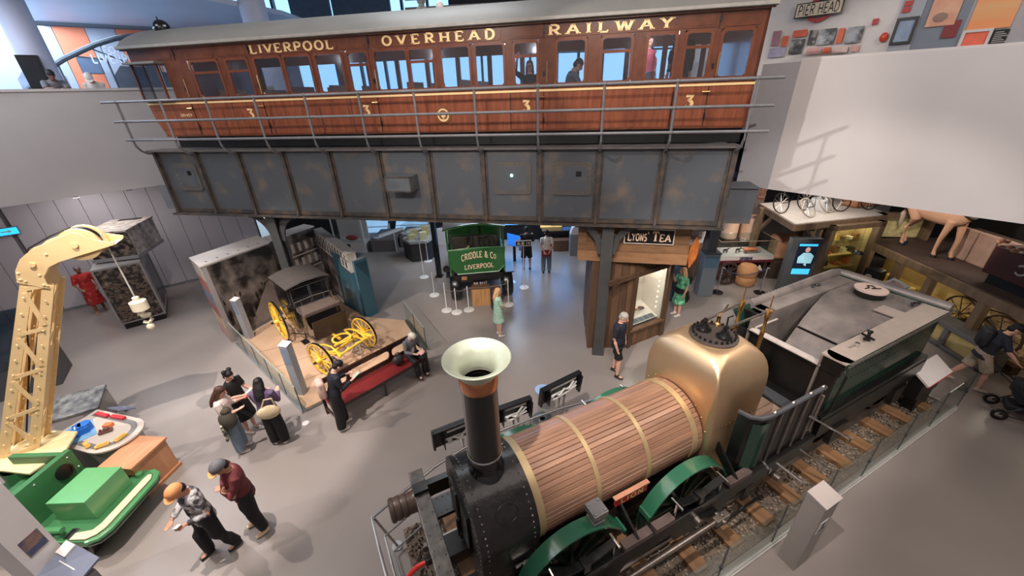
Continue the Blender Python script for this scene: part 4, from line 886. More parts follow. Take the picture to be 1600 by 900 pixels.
MB().tube([(-.13, .05, .15), (-.05, .02, .16), (.03, .09, .16), (.1, .04, .16), (.03, -.06, .16), (-.04, -.02, .16), (.12, -.1, .15)], .01, 6).build('lid_handle', m_iron, ld)
for x, y in ((8.8, .78), (9.55, -.55)): MB().tube([(x - .1, y, ZT - .01), (x - .08, y + .04, ZT + .04), (x, y + .03, ZT + .02), (x + .06, y - .03, ZT + .05), (x + .1, y, ZT - .0)], .02, 6).build('lifting_eye', m_iron, td)
MB().lathe([(.05, 0), (.05, .02), (.025, .03), (.025, .14), (.04, .15), (.04, .17)], 10).beam((-.12, -.02, .05), (.12, .04, .06), .03, .03).beam((-.02, -.1, .06), (.03, .1, .06), .02, .03).build('brake_column', m_iron, td, loc=(7.5, -.72, ZT - .02))
MB().cyl((0, 0, 0), (0, 0, .07), .035, 10).beam((-.16, .03, .03), (0, 0, .05), .02, .02).build('tap', m_chrome, td, loc=(7.15, -.74, ZT - .02))
MB().box(6.4, 9.95, -.95, .95, 1.34, 1.45).build('tender_deck', m_iron, td, smooth=False)
fr = MB()
for s_ in (-1, 1): fr.prism([(6.45, .95), (9.95, .95), (9.95, 1.34), (6.45, 1.34), (6.45, 1.1)], s_ * .92 - .04, s_ * .92 + .04, 'y')
for x in (7.15, 9.2):
    for s_ in (-1, 1):
        fr.prism([(x - .18, .6), (x + .18, .6), (x + .22, .98), (x - .22, .98)], s_ * .95 - .05, s_ * .95 + .05, 'y')
fr.build('tender_frame', m_iron, td, smooth=False)
wt = None
for x in (7.15, 9.2):
    for y in (-.74, .74):
        if wt is None:
            wt = MB().ring(.42, .5, .12, 32, TR(rx=PI / 2)).build('wheel', m_iron, td); mb = MB()
            for k in range(10): mb.beam((0, 0, 0), (.44 * math.cos(k * PI / 5), 0, .44 * math.sin(k * PI / 5)), .05, .05, (0, 1, 0))
            mb.build('spokes', m_iron, wt, kind='stuff'); wq = wt
        else: wq = copy_tree(wt, td)
        wq.location = (x, y, .81)
MB().prism([(6.15, 1.36), (6.5, 1.36), (6.5, 1.42), (6.15, 1.42)], -.9, .9, 'y').box(6.2, 6.24, .05, .45, 1.42, 1.75).build('fall_plate', m_dkgrey, td, smooth=False)

# ---------------- barrier: metal kerb rail, clear panes with dark joints, curved guard rail at the front
br = thing('glass_barrier', 'low clear glass barrier in a steel floor rail beside the locomotive', 'barrier', LW(0, 0), LX)
MB().box(1.5, 11.0, -1.52, -1.44, 0, .05).box(1.5, 11.0, -1.50, -1.46, .05, .1).build('floor_rail', M('rail_silver', (196, 194, 190), .4, .3, .04), br, smooth=False)
MB().box(10.96, 11.04, -1.48, 1.3, 0, .06).build('end_rail', m_steel, br, smooth=False)
p0_ = MB().box(.008, 1.217, -1.487, -1.475, .05, .98).build('pane', m_glassg, br, loc=(2.45, 0, 0), smooth=False)
j0_ = MB().box(-.006, .006, -1.49, -1.472, .05, .98).box(-.02, .02, -1.5, -1.46, .46, .52).build('joint', m_dkgrey, br, loc=(2.45, 0, 0), smooth=False)
for k in range(1, 7): again(p0_, br, loc=(2.45 + k * 1.225, 0, 0)); again(j0_, br, loc=(2.45 + k * 1.225, 0, 0))
again(j0_, br, loc=(2.45 + 7 * 1.225, 0, 0))
gr = thing('guard_railing', 'curved steel guard railing around the front of the locomotive', 'railing', LW(0, 0), LX)
top = [(-.36, -1.5), (-.38, -.6), (-.4, .23), (-.43, .6), (-.46, 1.1), (.14, 1.34), (.6, 1.52), (1.11, 1.64), (1.8, 1.7), (2.47, 1.7), (3.16, 1.66), (3.97, 1.54), (4.8, 1.4), (5.5, 1.36)]
MB().tube([(x, y, .9) for x, y in top], .022, 8).build('top_rail', m_steel, gr)
MB().tube([(x + .1, y - .06, .48) for x, y in top], .016, 8).build('lower_rail', m_steel, gr)
MB().tube([(x + .16, y - .1, .1) for x, y in top], .016, 8).build('foot_rail', m_grey, gr)
pp = MB().tube([(0, 0, .9), (.2, .02, .02)], .02, 8).cyl((.2, .02, 0), (.2, .02, .02), .08, 16).build('post', m_steel, gr, loc=(-.44, 1.1, 0))
for x, y in ((-.39, -.7), (.9, 1.54), (2.3, 1.68), (3.8, 1.54)): again(pp, gr, loc=(x, y, 0))
tag(MB().box(-.05, .15, -.16, .16, 0, .02).build('floor_notice', M('notice_blue', (130, 164, 208), .5, var=.1), loc=LW(-.1, .1, .06), rot=(0, 0, LX + .5), smooth=False, bev=.004), 'small pale blue notice lying by the front guard railing', 'notice')
# interactive panels seen from behind, with cables and two tube legs
m_cable = M('cable_white', (226, 224, 220), .35)
def info_panel(x0, y0, x1, y1, lab, wings=True):
    L = math.hypot(x1 - x0, y1 - y0); t = thing('interactive_board', lab, 'panel', LW(x0, y0), LX + math.atan2(y1 - y0, x1 - x0), 'backs of the interactive panels')
    b = MB(); b.T = TR((0, 0, .8), rx=R(8))
    b.box(0, L, .0, .05, 0, .46).box(0, .04, -.05, .0, 0, .46).box(L - .04, L, -.05, 0, 0, .46).box(0, L, -.05, 0, .42, .46)
    b.build('casing', m_black, t, smooth=False, bev=.006)
    c = MB(); c.T = TR((0, 0, .8), rx=R(8)); q = L * .25
    c.box(q, L - .1, -.012, 0, .3, .36).box(q * .9, L - .12, -.012, 0, .1, .15)
    c.tube([(q, -.03, .12), (q + .1, -.05, .2), (q + .2, -.05, .1), (q + .32, -.04, .22), (L - .25, -.04, .12), (L - .12, -.05, .28), (L - .2, -.05, .33), (L - .3, -.05, .18)], .02, 6)
    c.tube([(q - .05, -.03, .05), (q + .15, -.05, .06), (L - .3, -.04, .08), (L - .1, -.05, .16)], .018, 6); c.box(q, q + .07, -.05, 0, .05, .13).box(q + .2, q + .3, -.05, 0, .04, .1)
    c.build('cables', m_cable, t)
    wg_ = MB(); wg_.T = TR((0, 0, .8), rx=R(8)); wg_.box(q * .7, q * .72 + .01, -.1, 0, -.02, .34); wg_.box(L - .03, L, -.1, 0, -.06, .4); each(wg_, 'side_flap', m_black, t, smooth=False)
    lgm = MB().tube([(0, .02, 0), (0, .02, .9)], .022, 8).cyl((0, .02, .7), (0, .02, .95), .032, 8)
    l_ = lgm.build('leg', m_chrome, t, loc=(L * .52, 0, 0)); again(l_, t, loc=(L * .66, 0, 0))
    MB().box(L * .45, L * .75, -.05, .12, 0, .02).build('foot_plate', m_steel, t, smooth=False)
info_panel(.68, 1.96, 1.72, 1.98, 'black panel back with white cables, behind the chimney to its left')
info_panel(1.86, 1.96, 2.58, 1.94, 'black panel back with white cables, between chimney and boiler')
info_panel(2.82, 2.0, 3.8, 2.12, 'black panel back with white cables, farthest along the guard railing')
ac = thing('acrylic_stand', 'round clear acrylic stand on a disc foot by the guard railing', 'stand', LW(3.1, 2.35), 0)
MB().lathe([(.0, 0), (.22, 0), (.22, .02), (.06, .03)], 24).build('foot', m_steel, ac); MB().lathe([(.1, .02), (.1, .8)], 20).build('tube', m_glass, ac); MB().lathe([(0, .8), (.16, .82), (.16, .84), (0, .84)], 20).build('top', M('acrylic_blue', (150, 178, 214), .2), ac)
lt = thing('lectern_panel', 'white topped slanted reading lectern at the rear corner of the tender', 'lectern', LW(10.3, -1.02), LX)
mb = MB(); mb.T = TR((0, 0, .98), rx=R(35)); mb.box(-.5, .5, -.2, .2, 0, .04); mb.build('reading_top', M('lectern_white', (232, 224, 220), .5, var=.03), lt, smooth=False)
MB().box(-.46, .46, -.1, .12, .45, .95).box(-.3, .3, -.1, .1, 0, .45).build('body', m_black, lt, smooth=False); mb = MB(); mb.T = TR((0, 0, .98), rx=R(35)); mb.box(-.5, .5, -.215, -.2, 0, .04); mb.build('red_edge', m_red, lt, smooth=False)
bp_ = thing('grey_pedestal', 'tall grey pedestal with sloping top beside the glass barrier at lower right', 'pedestal', (4.04, 3.24, 0), LX)
MB().prism([(-.17, -.12), (.17, -.12), (.17, .12), (-.17, .12)], 0, 1.42, 'z').build('shaft', M('pedestal_taupe', (150, 142, 138), .45, var=.03), bp_, smooth=False, bev=.004)
mb = MB(); mb.T = TR((0, 0, 1.43), rx=R(12)); mb.box(-.18, .18, -.13, .13, 0, .02); mb.build('top', M('pedestal_top', (196, 184, 178), .5, var=.02), bp_, smooth=False)
MB().box(-.1, .1, -.126, -.12, .82, 1.06).build('icon_plate', m_white, bp_, smooth=False); each(MB().box(-.07, .07, -.13, -.126, .86, .9).box(-.03, .03, -.13, -.126, .92, 1.02), 'icon_mark', m_dkgrey, bp_, smooth=False)
MB().tube([(3.4, -1.5, 0), (3.3, -1.6, .32)], .02, 8).tube([(3.05, -1.6, 0), (2.95, -1.7, .3)], .016, 8).build('rail_stub', m_steel, br)
# ================================================================ left: mobile crane, play table, crate, pillar, display case
m_cream = M('crane_cream', (232, 200, 148), .4, 0, .06, 3)
m_creamd = M('crane_cream_floor', (236, 216, 164), .45, 0, .08, 3)
m_cgreen = M('crane_green', (78, 142, 90), .35, 0, .08, 3, coat=.3)
m_cgreend = M('crane_green_dark', (60, 116, 72), .4, 0, .12, 3)
JX = math.atan2(.43, .9)
ck = thing('mobile_crane', 'green mobile crane with a tall cream riveted lattice jib', 'crane', (-8.41, 4.92, 0), JX)
JW = .36                                             # depth of the jib
def jl(a, b, t): return (a[0] + (b[0] - a[0]) * t, a[1] + (b[1] - a[1]) * t)
Lo, Le = (-.47, 1.0), (1.12, 3.98); Ro, Re = (-.09, .98), (1.31, 3.86)
def dn(p, y): return (p[0], y, p[1])
for y in (0, JW):
    for a, b in ((Lo, Le), (Ro, Re)): MB().beam(dn(a, y), dn(b, y), .13, .025, (0, 1, 0)).beam(dn(a, y + (.04 if y == 0 else -.04)), dn(b, y + (.04 if y == 0 else -.04)), .02, .09, (0, 1, 0)).build('jib_leg', m_cream, ck, smooth=False)
N = 4
for y in (-.02, JW + .02):
    for k in range(N + 1):
        t = k / N; MB().beam(dn(jl(Lo, Le, t * .96), y), dn(jl(Ro, Re, t * .96 + .04 if k else .02), y), .06, .012, (0, 1, 0)).build('lattice_bar', m_cream, ck, smooth=False)
        if k < N: MB().beam(dn(jl(Lo, Le, (k + 1) / N * .96 - .02), y), dn(jl(Ro, Re, t * .96 + .06), y), .06, .012, (0, 1, 0)).build('lattice_bar', m_cream, ck, smooth=False)
for (a, b) in ((Lo, Le), (Ro, Re)):
    for k in range(N):
        p, q = jl(a, b, k / N + .02), jl(a, b, (k + 1) / N - .01)
        MB().beam((p[0], 0, p[1]), (q[0], JW, q[1]), .04, .012, (1, 0, 0)).build('lattice_bar', m_cream, ck, smooth=False)
pa, pb_ = jl(Ro, Re, .22), jl(Ro, Re, .62)
MB().add([(pa[0] + .02, 0, pa[1]), (pb_[0] + .02, 0, pb_[1]), (pb_[0] + .02, JW, pb_[1]), (pa[0] + .02, JW, pa[1])], [(0, 1, 2, 3)]).build('web_plate', m_cream, ck, smooth=False)
bl = MB()
for a, b in ((Lo, Le), (Ro, Re)):
    bl.rivets([dn(jl(a, b, k / 12), -.034) for k in range(13)], .018, (0, -1, 0))
    bl.rivets([(jl(a, b, k / 14)[0] + .03, y, jl(a, b, k / 14)[1] - .01) for k in range(15) for y in (.04, JW - .04)], .018, (.9, 0, -.45))
bl.build('bolts', m_cream, ck, kind='stuff')
head = [(1.02, 3.98), (1.31, 3.8), (1.33, 4.0), (1.44, 4.14), (1.6, 4.2), (2.3, 4.34), (2.31, 4.38), (2.1, 4.46), (1.98, 4.58), (1.9, 4.62), (1.4, 4.46), (1.2, 4.32), (1.08, 4.16)]
for y in (-.03, JW - .0): MB().prism(head, y, y + .025, 'y').build('head_plate', m_cream, ck, smooth=False, bev=.004)
MB().add([(p[0], y, p[1]) for y in (0, JW) for p in head], [(k, k + 1, 13 + k + 1, 13 + k) for k in (1, 2, 3, 4)]).build('head_soffit', m_cream, ck)
for s_ in (0,):
    for c in ((1.95, .06), (1.95, .3)): pass
MB().ring(.19, .25, .06, 32, TR((1.88, .06, 4.4), rx=PI / 2)).ring(.0, .2, .03, 24, TR((1.88, .06, 4.4), rx=PI / 2)).build('sheave', m_cream, ck)
MB().ring(.19, .25, .06, 32, TR((1.88, .3, 4.4), rx=PI / 2)).build('sheave', m_cream, ck)
MB().ring(.17, .22, .1, 32, TR((1.88, .18, 4.42), rx=PI / 2)).build('sheave_core', m_iron, ck)
MB().tube([(1.12, .1, 4.2), (1.3, .1, 4.44), (1.6, .1, 4.58), (1.86, .1, 4.67)], .012, 6).tube([(-.1, .12, 1.3), (.5, .12, 2.6), (1.12, .1, 4.2)], .012, 6).build('hoist_rope', m_black, ck)
hb = MB(); hb.rivets([(x, -.03, z) for x, z in ((1.5, 4.34), (1.1, 4.12), (1.3, 4.04), (1.08, 4.02), (1.28, 3.88))], .025, (0, -1, 0)); hb.cyl((1.86, -.03, 4.42), (1.86, -.06, 4.42), .04, 10).cyl((1.3, -.03, 4.22), (1.3, -.06, 4.22), .035, 10); hb.build('head_bolts', m_cream, ck, kind='stuff')
# hook block hanging from the tip
hk = MB().tube([(2.13, .18, 4.5), (2.13, .18, 3.35)], .012, 6).build('fall_rope', M('rope_pale', (190, 186, 178), .6), ck)
hk = MB().lathe([(.02, 3.36), (.05, 3.34), (.05, 3.28), (.12, 3.26), (.12, 3.1), (.05, 3.08), (0, 3.07)], 20, T=TR((2.13, .18, 0))).build('hook_weight', M('hook_cream', (232, 222, 196), .45, var=.1), ck)
MB().tube([(2.13, .18, 3.08), (2.13, .18, 3.0), (2.19, .18, 2.95), (2.2, .18, 2.88), (2.14, .18, 2.82), (2.07, .18, 2.86)], .03, 8).ell((2.13, .18, 2.98), (.06, .05, .05)).ell((2.13, .18, 2.74), (.06, .06, .07)).beam((2.05, .18, 3.02), (2.22, .18, 2.98), .04, .04).build('hook', M('hook_cream', (232, 222, 196), .45, var=.1), hk)
# carriage of the crane (own yaw)
cd = TR((-8.41, 4.92, 0), JX).inverted() @ Matrix.Translation((-7.4, 4.15, 0))     # work in a frame square to the floor
def cm(): return MB(cd)
dk = [(-1.6, -.62), (.85, -.62), (.98, -.55), (1.04, -.42), (1.04, .42), (.98, .55), (.85, .62), (-1.6, .62)]
cm().prism(dk, .36, .5, 'z').build('deck', m_cgreen, ck, smooth=False, bev=.01)
cm().prism([(x * .97, y * .96) for x, y in dk], .5, .512, 'z').build('deck_plate', m_cgreend, ck, smooth=False)
o = [(.62, -.6), (.86, -.6), (.96, -.53), (1.01, -.42), (1.01, .42), (.96, .5), (.9, .5), (.88, .42), (.88, -.36), (.84, -.46), (.62, -.5)]
cm().prism(o, .512, .53, 'z').build('bumper_tread', M('tread_cream', (236, 208, 168), .5, var=.05), ck, smooth=False)
cm().tube([(.86, -.62, .47), (1.0, -.56, .47), (1.06, -.42, .47), (1.06, .42, .47), (1.0, .56, .47), (.86, .62, .47)], .035, 8).build('bumper_rim', m_cgreen, ck)
cm().tube([(.86, -.62, .38), (1.0, -.56, .38), (1.06, -.42, .38), (1.06, .42, .38), (1.0, .56, .38), (.86, .62, .38)], .012, 6).build('bumper_line', m_steel, ck)
cm().box(.14, .74, -.28, .36, .512, .92).build('engine_box', M('engine_box_green', (100, 168, 110), .35, var=.04, coat=.3), ck, smooth=False, bev=.008)
cm().box(-.2, -.1, -.6, .5, .5, 1.2).build('bulkhead', m_cgreend, ck, smooth=False); cm().ring(.1, .125, .03, 24, TR((-.085, .26, .96), ry=PI / 2)).cyl((-.09, .26, .96), (-.085, .26, .96), .1, 20).build('round_port', m_black, ck)
cm().rivets([(-.1, y, z) for y, z in ((.4, .6), (.4, 1.12), (-.1, .62), (-.1, 1.12), (.05, .6), (.45, .85))], .02, (1, 0, 0)).build('bulkhead_bolts', m_chrome, ck)
cm().box(-1.1, -.2, -.5, -.42, .5, 1.05).box(-1.1, -.2, .42, .5, .5, 1.15).box(-.9, -.3, -.3, .3, .5, .8).build('side_plates', m_cgreend, ck, smooth=False)
cm().tube([(-.5, -.5, .62), (.1, -.52, .64), (.5, -.52, .64)], .045, 8).tube([(-.5, -.58, .56), (.3, -.6, .56)], .03, 8).build('hydraulic_pipes', m_cgreen, ck)
cm().prism([(-1.6, .36), (-.62, .22), (-.5, .7), (-.72, 1.12), (-1.6, 1.18)], .95, .99, 'z').build('slewing_table', m_creamd, ck, smooth=False, bev=.006)
cm().prism([(-.1, -.62), (.16, -.62), (.16, -.44), (-.1, -.44)], .512, .53, 'z').build('step_tread', M('tread_cream', (236, 208, 168), .5, var=.05), ck, smooth=False)
each(cm().lathe([(.0, .06), (.05, .06), (.06, .02), (.06, 0)], 12, T=TR((.4, -.52, .512))).lathe([(.0, .06), (.05, .06), (.06, .02), (.06, 0)], 12, T=TR((.75, .5, .512))), 'lashing_ring', m_cgreen, ck)
for i, (x, y) in enumerate(((.55, -.5), (.55, .5), (-1.1, -.5), (-1.1, .5))):
    w_ = cm().ring(.1, .26, .16, 28, TR((x, y, .26), rx=PI / 2)).build('wheel', m_black, ck)
    cm().lathe([(.0, .0), (.05, .0), (.06, -.02), (.16, .03), (.16, .0)], 24, T=TR((x, y + (-.09 if y < 0 else .09), .26), rx=PI / 2 if y < 0 else -PI / 2)).build('wheel_disc', M('disc_cream', (222, 196, 142), .5, var=.1), w_)
cm().lathe([(.28, .5), (.28, .95)], 20, T=TR((-1.05, .5, 0))).build('slewing_post', m_cgreend, ck)
# play table with model vehicles
tb = thing('play_table', 'round ended grey play table with a raised track behind the crane jib', 'table', (-8.0, 5.45, 0), R(-15))
o = arc(.45, 0, .42, -90, 90, 12) + [(-.7, .42), (-.7, -.42)]
MB().prism(o, .76, .8, 'z').build('top', M('table_top', (196, 184, 172), .5, var=.03), tb, smooth=False, bev=.006)
MB().prism([(x * .86, y * .86) for x, y in o], 0, .76, 'z').build('body', M('table_body', (176, 170, 164), .5, var=.03), tb, smooth=False)
o2 = arc(.4, 0, .3, -90, 90, 12); trk = MB().tube([(-.6, .3, .805)] + [(x, y, .805) for x, y in reversed(o2)] + [(-.6, -.3, .805)], (.045, .008), 6, hint=(0, 0, 1)).build('track', M('track_grey', (120, 118, 118), .5), tb, smooth=False)
TB = TR((-8.0, 5.45, 0), R(-15))
def on_table(name, x, y, rz, mb, mat, lab, cat, group=None):
    o = mb.build(name, mat, loc=TB @ V((x, y, .815)), rot=(0, 0, R(-15) + rz), smooth=False, bev=.006); return tag(o, lab, cat, group)
m_tred = M('toy_red', (206, 46, 54), .4, var=.05); m_tyel = M('toy_yellow', (238, 188, 96), .4, var=.05); m_tblu = M('toy_blue', (30, 108, 200), .4, var=.08)
on_table('toy_coach', -.35, .3, 0, MB().box(-.16, .16, -.035, .035, 0, .05), m_tred, 'long red toy train coach on the back of the track, nearer the jib', 'toy train'); on_table('toy_coach', .05, .32, .05, MB().box(-.16, .16, -.035, .035, 0, .05), m_tred, 'long red toy train coach on the back of the track, nearer the rounded end', 'toy train')
for i, (x, y, a, lb) in enumerate(((.68, -.05, -1.5, 'yellow toy wagon on the rounded end of the track'), (.55, -.26, -2.3, 'yellow toy wagon, middle one of the three on the track'), (.25, -.32, 2.9, 'yellow toy wagon nearest the wooden crate'))):
    o = on_table('toy_wagon', x, y, a, MB().box(-.1, .1, -.035, .035, 0, .04).box(-.07, .07, -.025, .025, .04, .06), m_tyel, lb, 'toy train')
o = on_table('toy_house', .1, .12, .3, MB().box(-.07, .07, -.05, .05, 0, .06), M('toy_orange', (238, 128, 70), .4), 'small orange toy block house on the play table', 'toy'); 
o = on_table('toy_engine', .22, .0, .8, MB().box(-.1, .1, -.04, .04, 0, .04).box(-.02, .06, -.03, .03, .04, .09).cyl((-.06, 0, .04), (-.06, 0, .09), .018, 8), M('toy_dark', (110, 70, 66), .4, var=.3), 'small dark toy engine beside the orange block', 'toy')
bm_ = thing('blue_model_building', 'bright blue toy building with steps on a light blue board', 'toy', TB @ V((-.28, -.12, .8)), R(-40))
MB().box(-.3, .3, -.26, .2, 0, .012).build('board', M('board_blue', (128, 180, 222), .5, var=.04), bm_, smooth=False)
MB().box(-.12, .14, -.06, .14, .012, .14).box(-.12, .14, -.2, -.06, .012, .07).box(-.09, .11, .0, .08, .14, .17).cyl((.01, .1, .012), (.01, .1, .17), .1, 16).build('block', m_tblu, bm_, smooth=False, bev=.012)
MB().box(-.05, .07, -.03, -.015, .1, .142).build('window_slot', m_white, bm_, smooth=False)
pz = thing('table_label', 'small slate blue label panel at the far edge of the play table', 'label', (-8.0, 5.98, .74), R(-15)); mb = MB(); mb.T = TR((0, 0, .1), rx=R(-35)); mb.box(-.17, .17, -.14, .14, 0, .02); mb.build('plate', M('label_slate', (92, 98, 122), .5, rgb2=(120, 126, 146), scale=20, var=0), pz, smooth=False); MB().box(-.03, .03, .02, .06, .0, .1).build('bracket', m_grey, pz, smooth=False)
vh_ = thing('valve_wheel', 'black hand wheel with a spindle beside the play table', 'wheel', (-7.15, 5.35, 0), R(20))
MB().tube([(0, 0, 0), (0, 0, .55)], .02, 6).build('stem', m_black, vh_); MB().ring(.06, .1, .03, 20, TR((0, 0, .56), ry=R(60))).tube([(0, 0, .56), (.22, 0, .6)], .012, 6).build('wheel_rim', m_black, vh_)
# pine crate
m_pine = M('pine_crate', (204, 148, 108), .5, 0, rgb2=(180, 120, 82), scale=2, stretch=(5, 5, .8), var=0)
pc_ = thing('wooden_crate', 'pale pine lidded crate standing beside the green crane', 'crate', (-6.95, 4.98, 0), R(-6))
MB().box(-.29, .29, -.32, .32, .06, .68).build('body', m_pine, pc_, smooth=False)
MB().box(-.32, .32, -.35, .35, .7, .74).box(-.3, .3, -.33, .33, .66, .7).build('lid', M('pine_lid', (208, 152, 112), .5, 0, rgb2=(186, 126, 88), scale=1.6, stretch=(6, .8, 6), var=0), pc_, smooth=False, bev=.005)
MB().box(-.32, .32, -.35, .35, .0, .07).build('skirting', m_pine, pc_, smooth=False, bev=.006)
# white pillar with a picture, and slanted lectern at the frame corner
pw = thing('white_pillar', 'white square pillar with a small picture at the lower left corner', 'pillar', (-6.42, 3.02, 0), R(-3))
MB().box(-.16, .16, -.17, .17, 0, 2.3).build('body', m_white, pw, smooth=False)
MB().box(.16, .166, -.09, .12, 1.2, 1.48).build('picture', M('pillar_photo', (52, 62, 92), .5, rgb2=(168, 128, 100), scale=5, var=0), pw, smooth=False)
MB().box(.166, .168, -.08, .1, 1.22, 1.3).build('caption', M('caption_blue', (58, 70, 104), .5), pw, smooth=False)
le = thing('slate_lectern', 'slate blue slanted lectern panel at the foot of the white pillar', 'lectern', (-5.9, 2.93, 0), R(-20))
mb = MB(); mb.T = TR((0, 0, .96), rx=R(20)); mb.box(-.34, .34, -.2, .2, 0, .03); mb.build('panel', M('lectern_slate', (112, 118, 136), .5, var=.04), le, smooth=False)
mb = MB(); mb.T = TR((0, 0, .96), rx=R(20)); mb.box(-.2, .14, .0, .012, .03, .034).box(-.34, -.14, .06, .2, .03, .06).build('text_line', m_white, le, smooth=False)
MB().box(-.3, .3, -.1, .1, .04, .9).box(-.3, .3, -.15, .15, 0, .04).build('body', M('lectern_grey', (128, 124, 124), .5), le, smooth=False)
# display case of two stacked boxes lined with photographs
m_dbr = M('debris_photo', (36, 30, 28), .45, 0, rgb2=(150, 132, 118), scale=8, thr=(.45, .75), var=0, det=9); m_dbr2 = M('debris_photo_pale', (120, 108, 100), .5, 0, rgb2=(206, 196, 188), scale=6, var=0, det=9)
m_fr = M('case_frame', (150, 146, 146), .45, .2, .05)
dcx = math.atan2(.68, .88)
dc = thing('display_case', 'tall two tier display case with rubble photographs near the panelled wall', 'display case', (-12.3, 10.42, 0), dcx)
W_, D_ = 1.12, 2.1
MB().box(.06, W_ - .06, .06, D_ - .1, 0, .2).build('plinth', m_black, dc, smooth=False)
MB().box(0, W_, 0, D_, .2, .24).box(0, W_, 0, D_, 2.0, 2.06).box(0, .05, 0, .05, .24, 2.0).box(W_ - .05, W_, 0, .05, .24, 2.0).box(W_ - .05, W_, D_ - .05, D_, .24, 2.0).box(0, .05, D_ - .05, D_, .24, 2.0).build('frame', m_fr, dc, smooth=False)
MB().box(.05, W_ - .05, .005, .03, .24, 2.0).build('front_print', m_dbr, dc, smooth=False)
pk = random.Random(11); mb = MB()
for k in range(60):
    x, z = pk.uniform(.15, W_ - .15), pk.uniform(.3, 1.5); mb.cb((x, -.005, z), (pk.uniform(.08, .26), .02, pk.uniform(.02, .05)), ry=pk.uniform(-.8, .8))
mb.build('driftwood_print', M('timber_print', (112, 90, 78), .5, var=.3, scale=3), dc, smooth=False, kind='stuff')
MB().box(W_ - .03, W_ - .005, .05, .4, .24, 2.0).box(W_ - .03, W_ - .005, .4, D_ - .05, 1.75, 2.0).build('side_print', m_dbr2, dc, smooth=False)
MB().box(W_ - .035, W_ - .012, .4, D_ - .1, .3, 1.75).build('dark_opening', M('opening_navy', (16, 22, 36), .25), dc, smooth=False)
MB().box(-.006, 0, .05, D_ - .05, .24, 2.0).build('side_pane', m_glassg, dc, smooth=False)
UT = TR((-12.3, 10.42, 0), dcx).inverted() @ TR((-12.62, 10.95, 0), R(17))
mb = MB(UT); mb.box(-.03, 1.13, -.03, 1.63, 2.1, 2.2).build('upper_base', m_fr, dc, smooth=False)
mb = MB(UT); mb.box(.0, 1.1, .0, .03, 2.2, 2.95).build('upper_front_print', m_dbr, dc, smooth=False)
mb = MB(UT); mb.box(1.07, 1.1, .03, 1.6, 2.2, 2.95).box(0, .03, .03, 1.6, 2.2, 2.95).build('upper_side_print', m_dbr2, dc, smooth=False)
mb = MB(UT); mb.box(-.02, 1.12, -.02, 1.62, 2.95, 3.0).build('upper_top', m_dbr2, dc, smooth=False)
mb = MB(UT); mb.box(.3, .9, 1.35, 1.5, 3.0, 3.02).build('top_slot', m_black, dc, smooth=False)
# blue tinted case with models at the far left edge, behind the jib
lc = thing('glass_showcase', 'blue tinted glass showcase behind the cream crane jib', 'display case', (-12.4, 7.95, 0), R(35))
MB().box(-.6, .6, -.5, .5, 0, .75).build('base', m_dkgrey, lc, smooth=False); MB().box(-.6, .6, -.5, -.49, .75, 1.9).box(.59, .6, -.5, .5, .75, 1.9).box(-.6, .6, -.5, .5, 1.9, 1.91).build('glass', glass('blue_glass', (160, 200, 216), .1), lc, smooth=False)
MB().prism([(-.55, .0), (-.3, .2), (.0, .1), (.3, .3), (.55, .05), (.55, -.45), (-.55, -.45)], .75, .95, 'z').build('diorama', M('diorama_teal', (58, 84, 92), .6, var=.4, scale=5), lc, smooth=False); MB().box(-.58, .58, .46, .48, .75, 1.88).build('backdrop', M('backdrop_teal', (84, 116, 130), .5, var=.3, scale=2), lc, smooth=False)
tc_ = thing('tilted_case', 'angled dark topped exhibit case low behind the crane jib', 'display case', (-9.5, 6.5, 0), R(30))
MB().box(-.4, .35, -.35, .35, 0, .55).build('body', M('case_stone', (170, 164, 162), .5, var=.03), tc_, smooth=False); mb = MB(); mb.T = TR((0, 0, .56), rx=R(9)); mb.box(-.42, .37, -.37, .37, 0, .05); mb.build('top', M('map_print', (60, 62, 66), .4, rgb2=(150, 150, 146), scale=7, var=0), tc_, smooth=False)
# ================================================================ middle: horse carriage display, bench, lorry, tea hut, back displays
m_ply = M('platform_board', (196, 164, 136), .5, 0, rgb2=(182, 148, 120), scale=1.5, var=0)
pf = thing('display_platform', 'low pale wooden platform under the yellow wheeled horse carriage', 'platform', (0, 0, 0))
PP = [(-4.75, 6.6), (-2.5, 8.75), (-3.4, 10.3), (-4.72, 10.6), (-5.85, 11.6), (-6.9, 12.95), (-7.35, 12.1), (-7.3, 11.45), (-8.1, 9.55)]
MB().prism(PP, 0, .1, 'z').build('deck', m_ply, pf, smooth=False); MB().prism([(x * 1.0, y - .012) for x, y in PP], 0, .06, 'z').build('edge_trim', m_grey, pf, smooth=False)
mb = MB()
for t in (.25, .5, .75):
    a = V((-4.75, 6.6)).lerp(V((-8.1, 9.5)), t); b = V((-2.5, 8.75)).lerp(V((-4.7, 10.7)), t); mb.beam((*a, .1), (*b, .1), .012, .004)
mb.build('joint', m_wood, pf, smooth=False)
def glass_run(name, lab, a, b, n, h=.75, z0=.0):
    a, b = V(a), V(b); L = (b - a).length; t = thing(name, lab, 'barrier', (a.x, a.y, z0), math.atan2((b - a).y, (b - a).x)); w_ = L / n
    MB().box(0, L, -.03, .03, 0, .07).build('base_channel', m_steel, t, smooth=False)
    p_ = MB().box(.006, w_ - .006, -.006, .006, .07, h).build('pane', m_glassg, t, smooth=False); j_ = MB().box(-.006, .006, -.01, .01, .05, h).build('joint', m_dkgrey, t, smooth=False)
    for k in range(1, n): again(p_, t, loc=(k * w_, 0, 0)); again(j_, t, loc=(k * w_, 0, 0))
    MB().box(0, L, -.008, .008, h, h + .01).build('top_edge', M('glass_edge', (150, 164, 160), .3), t, smooth=False)
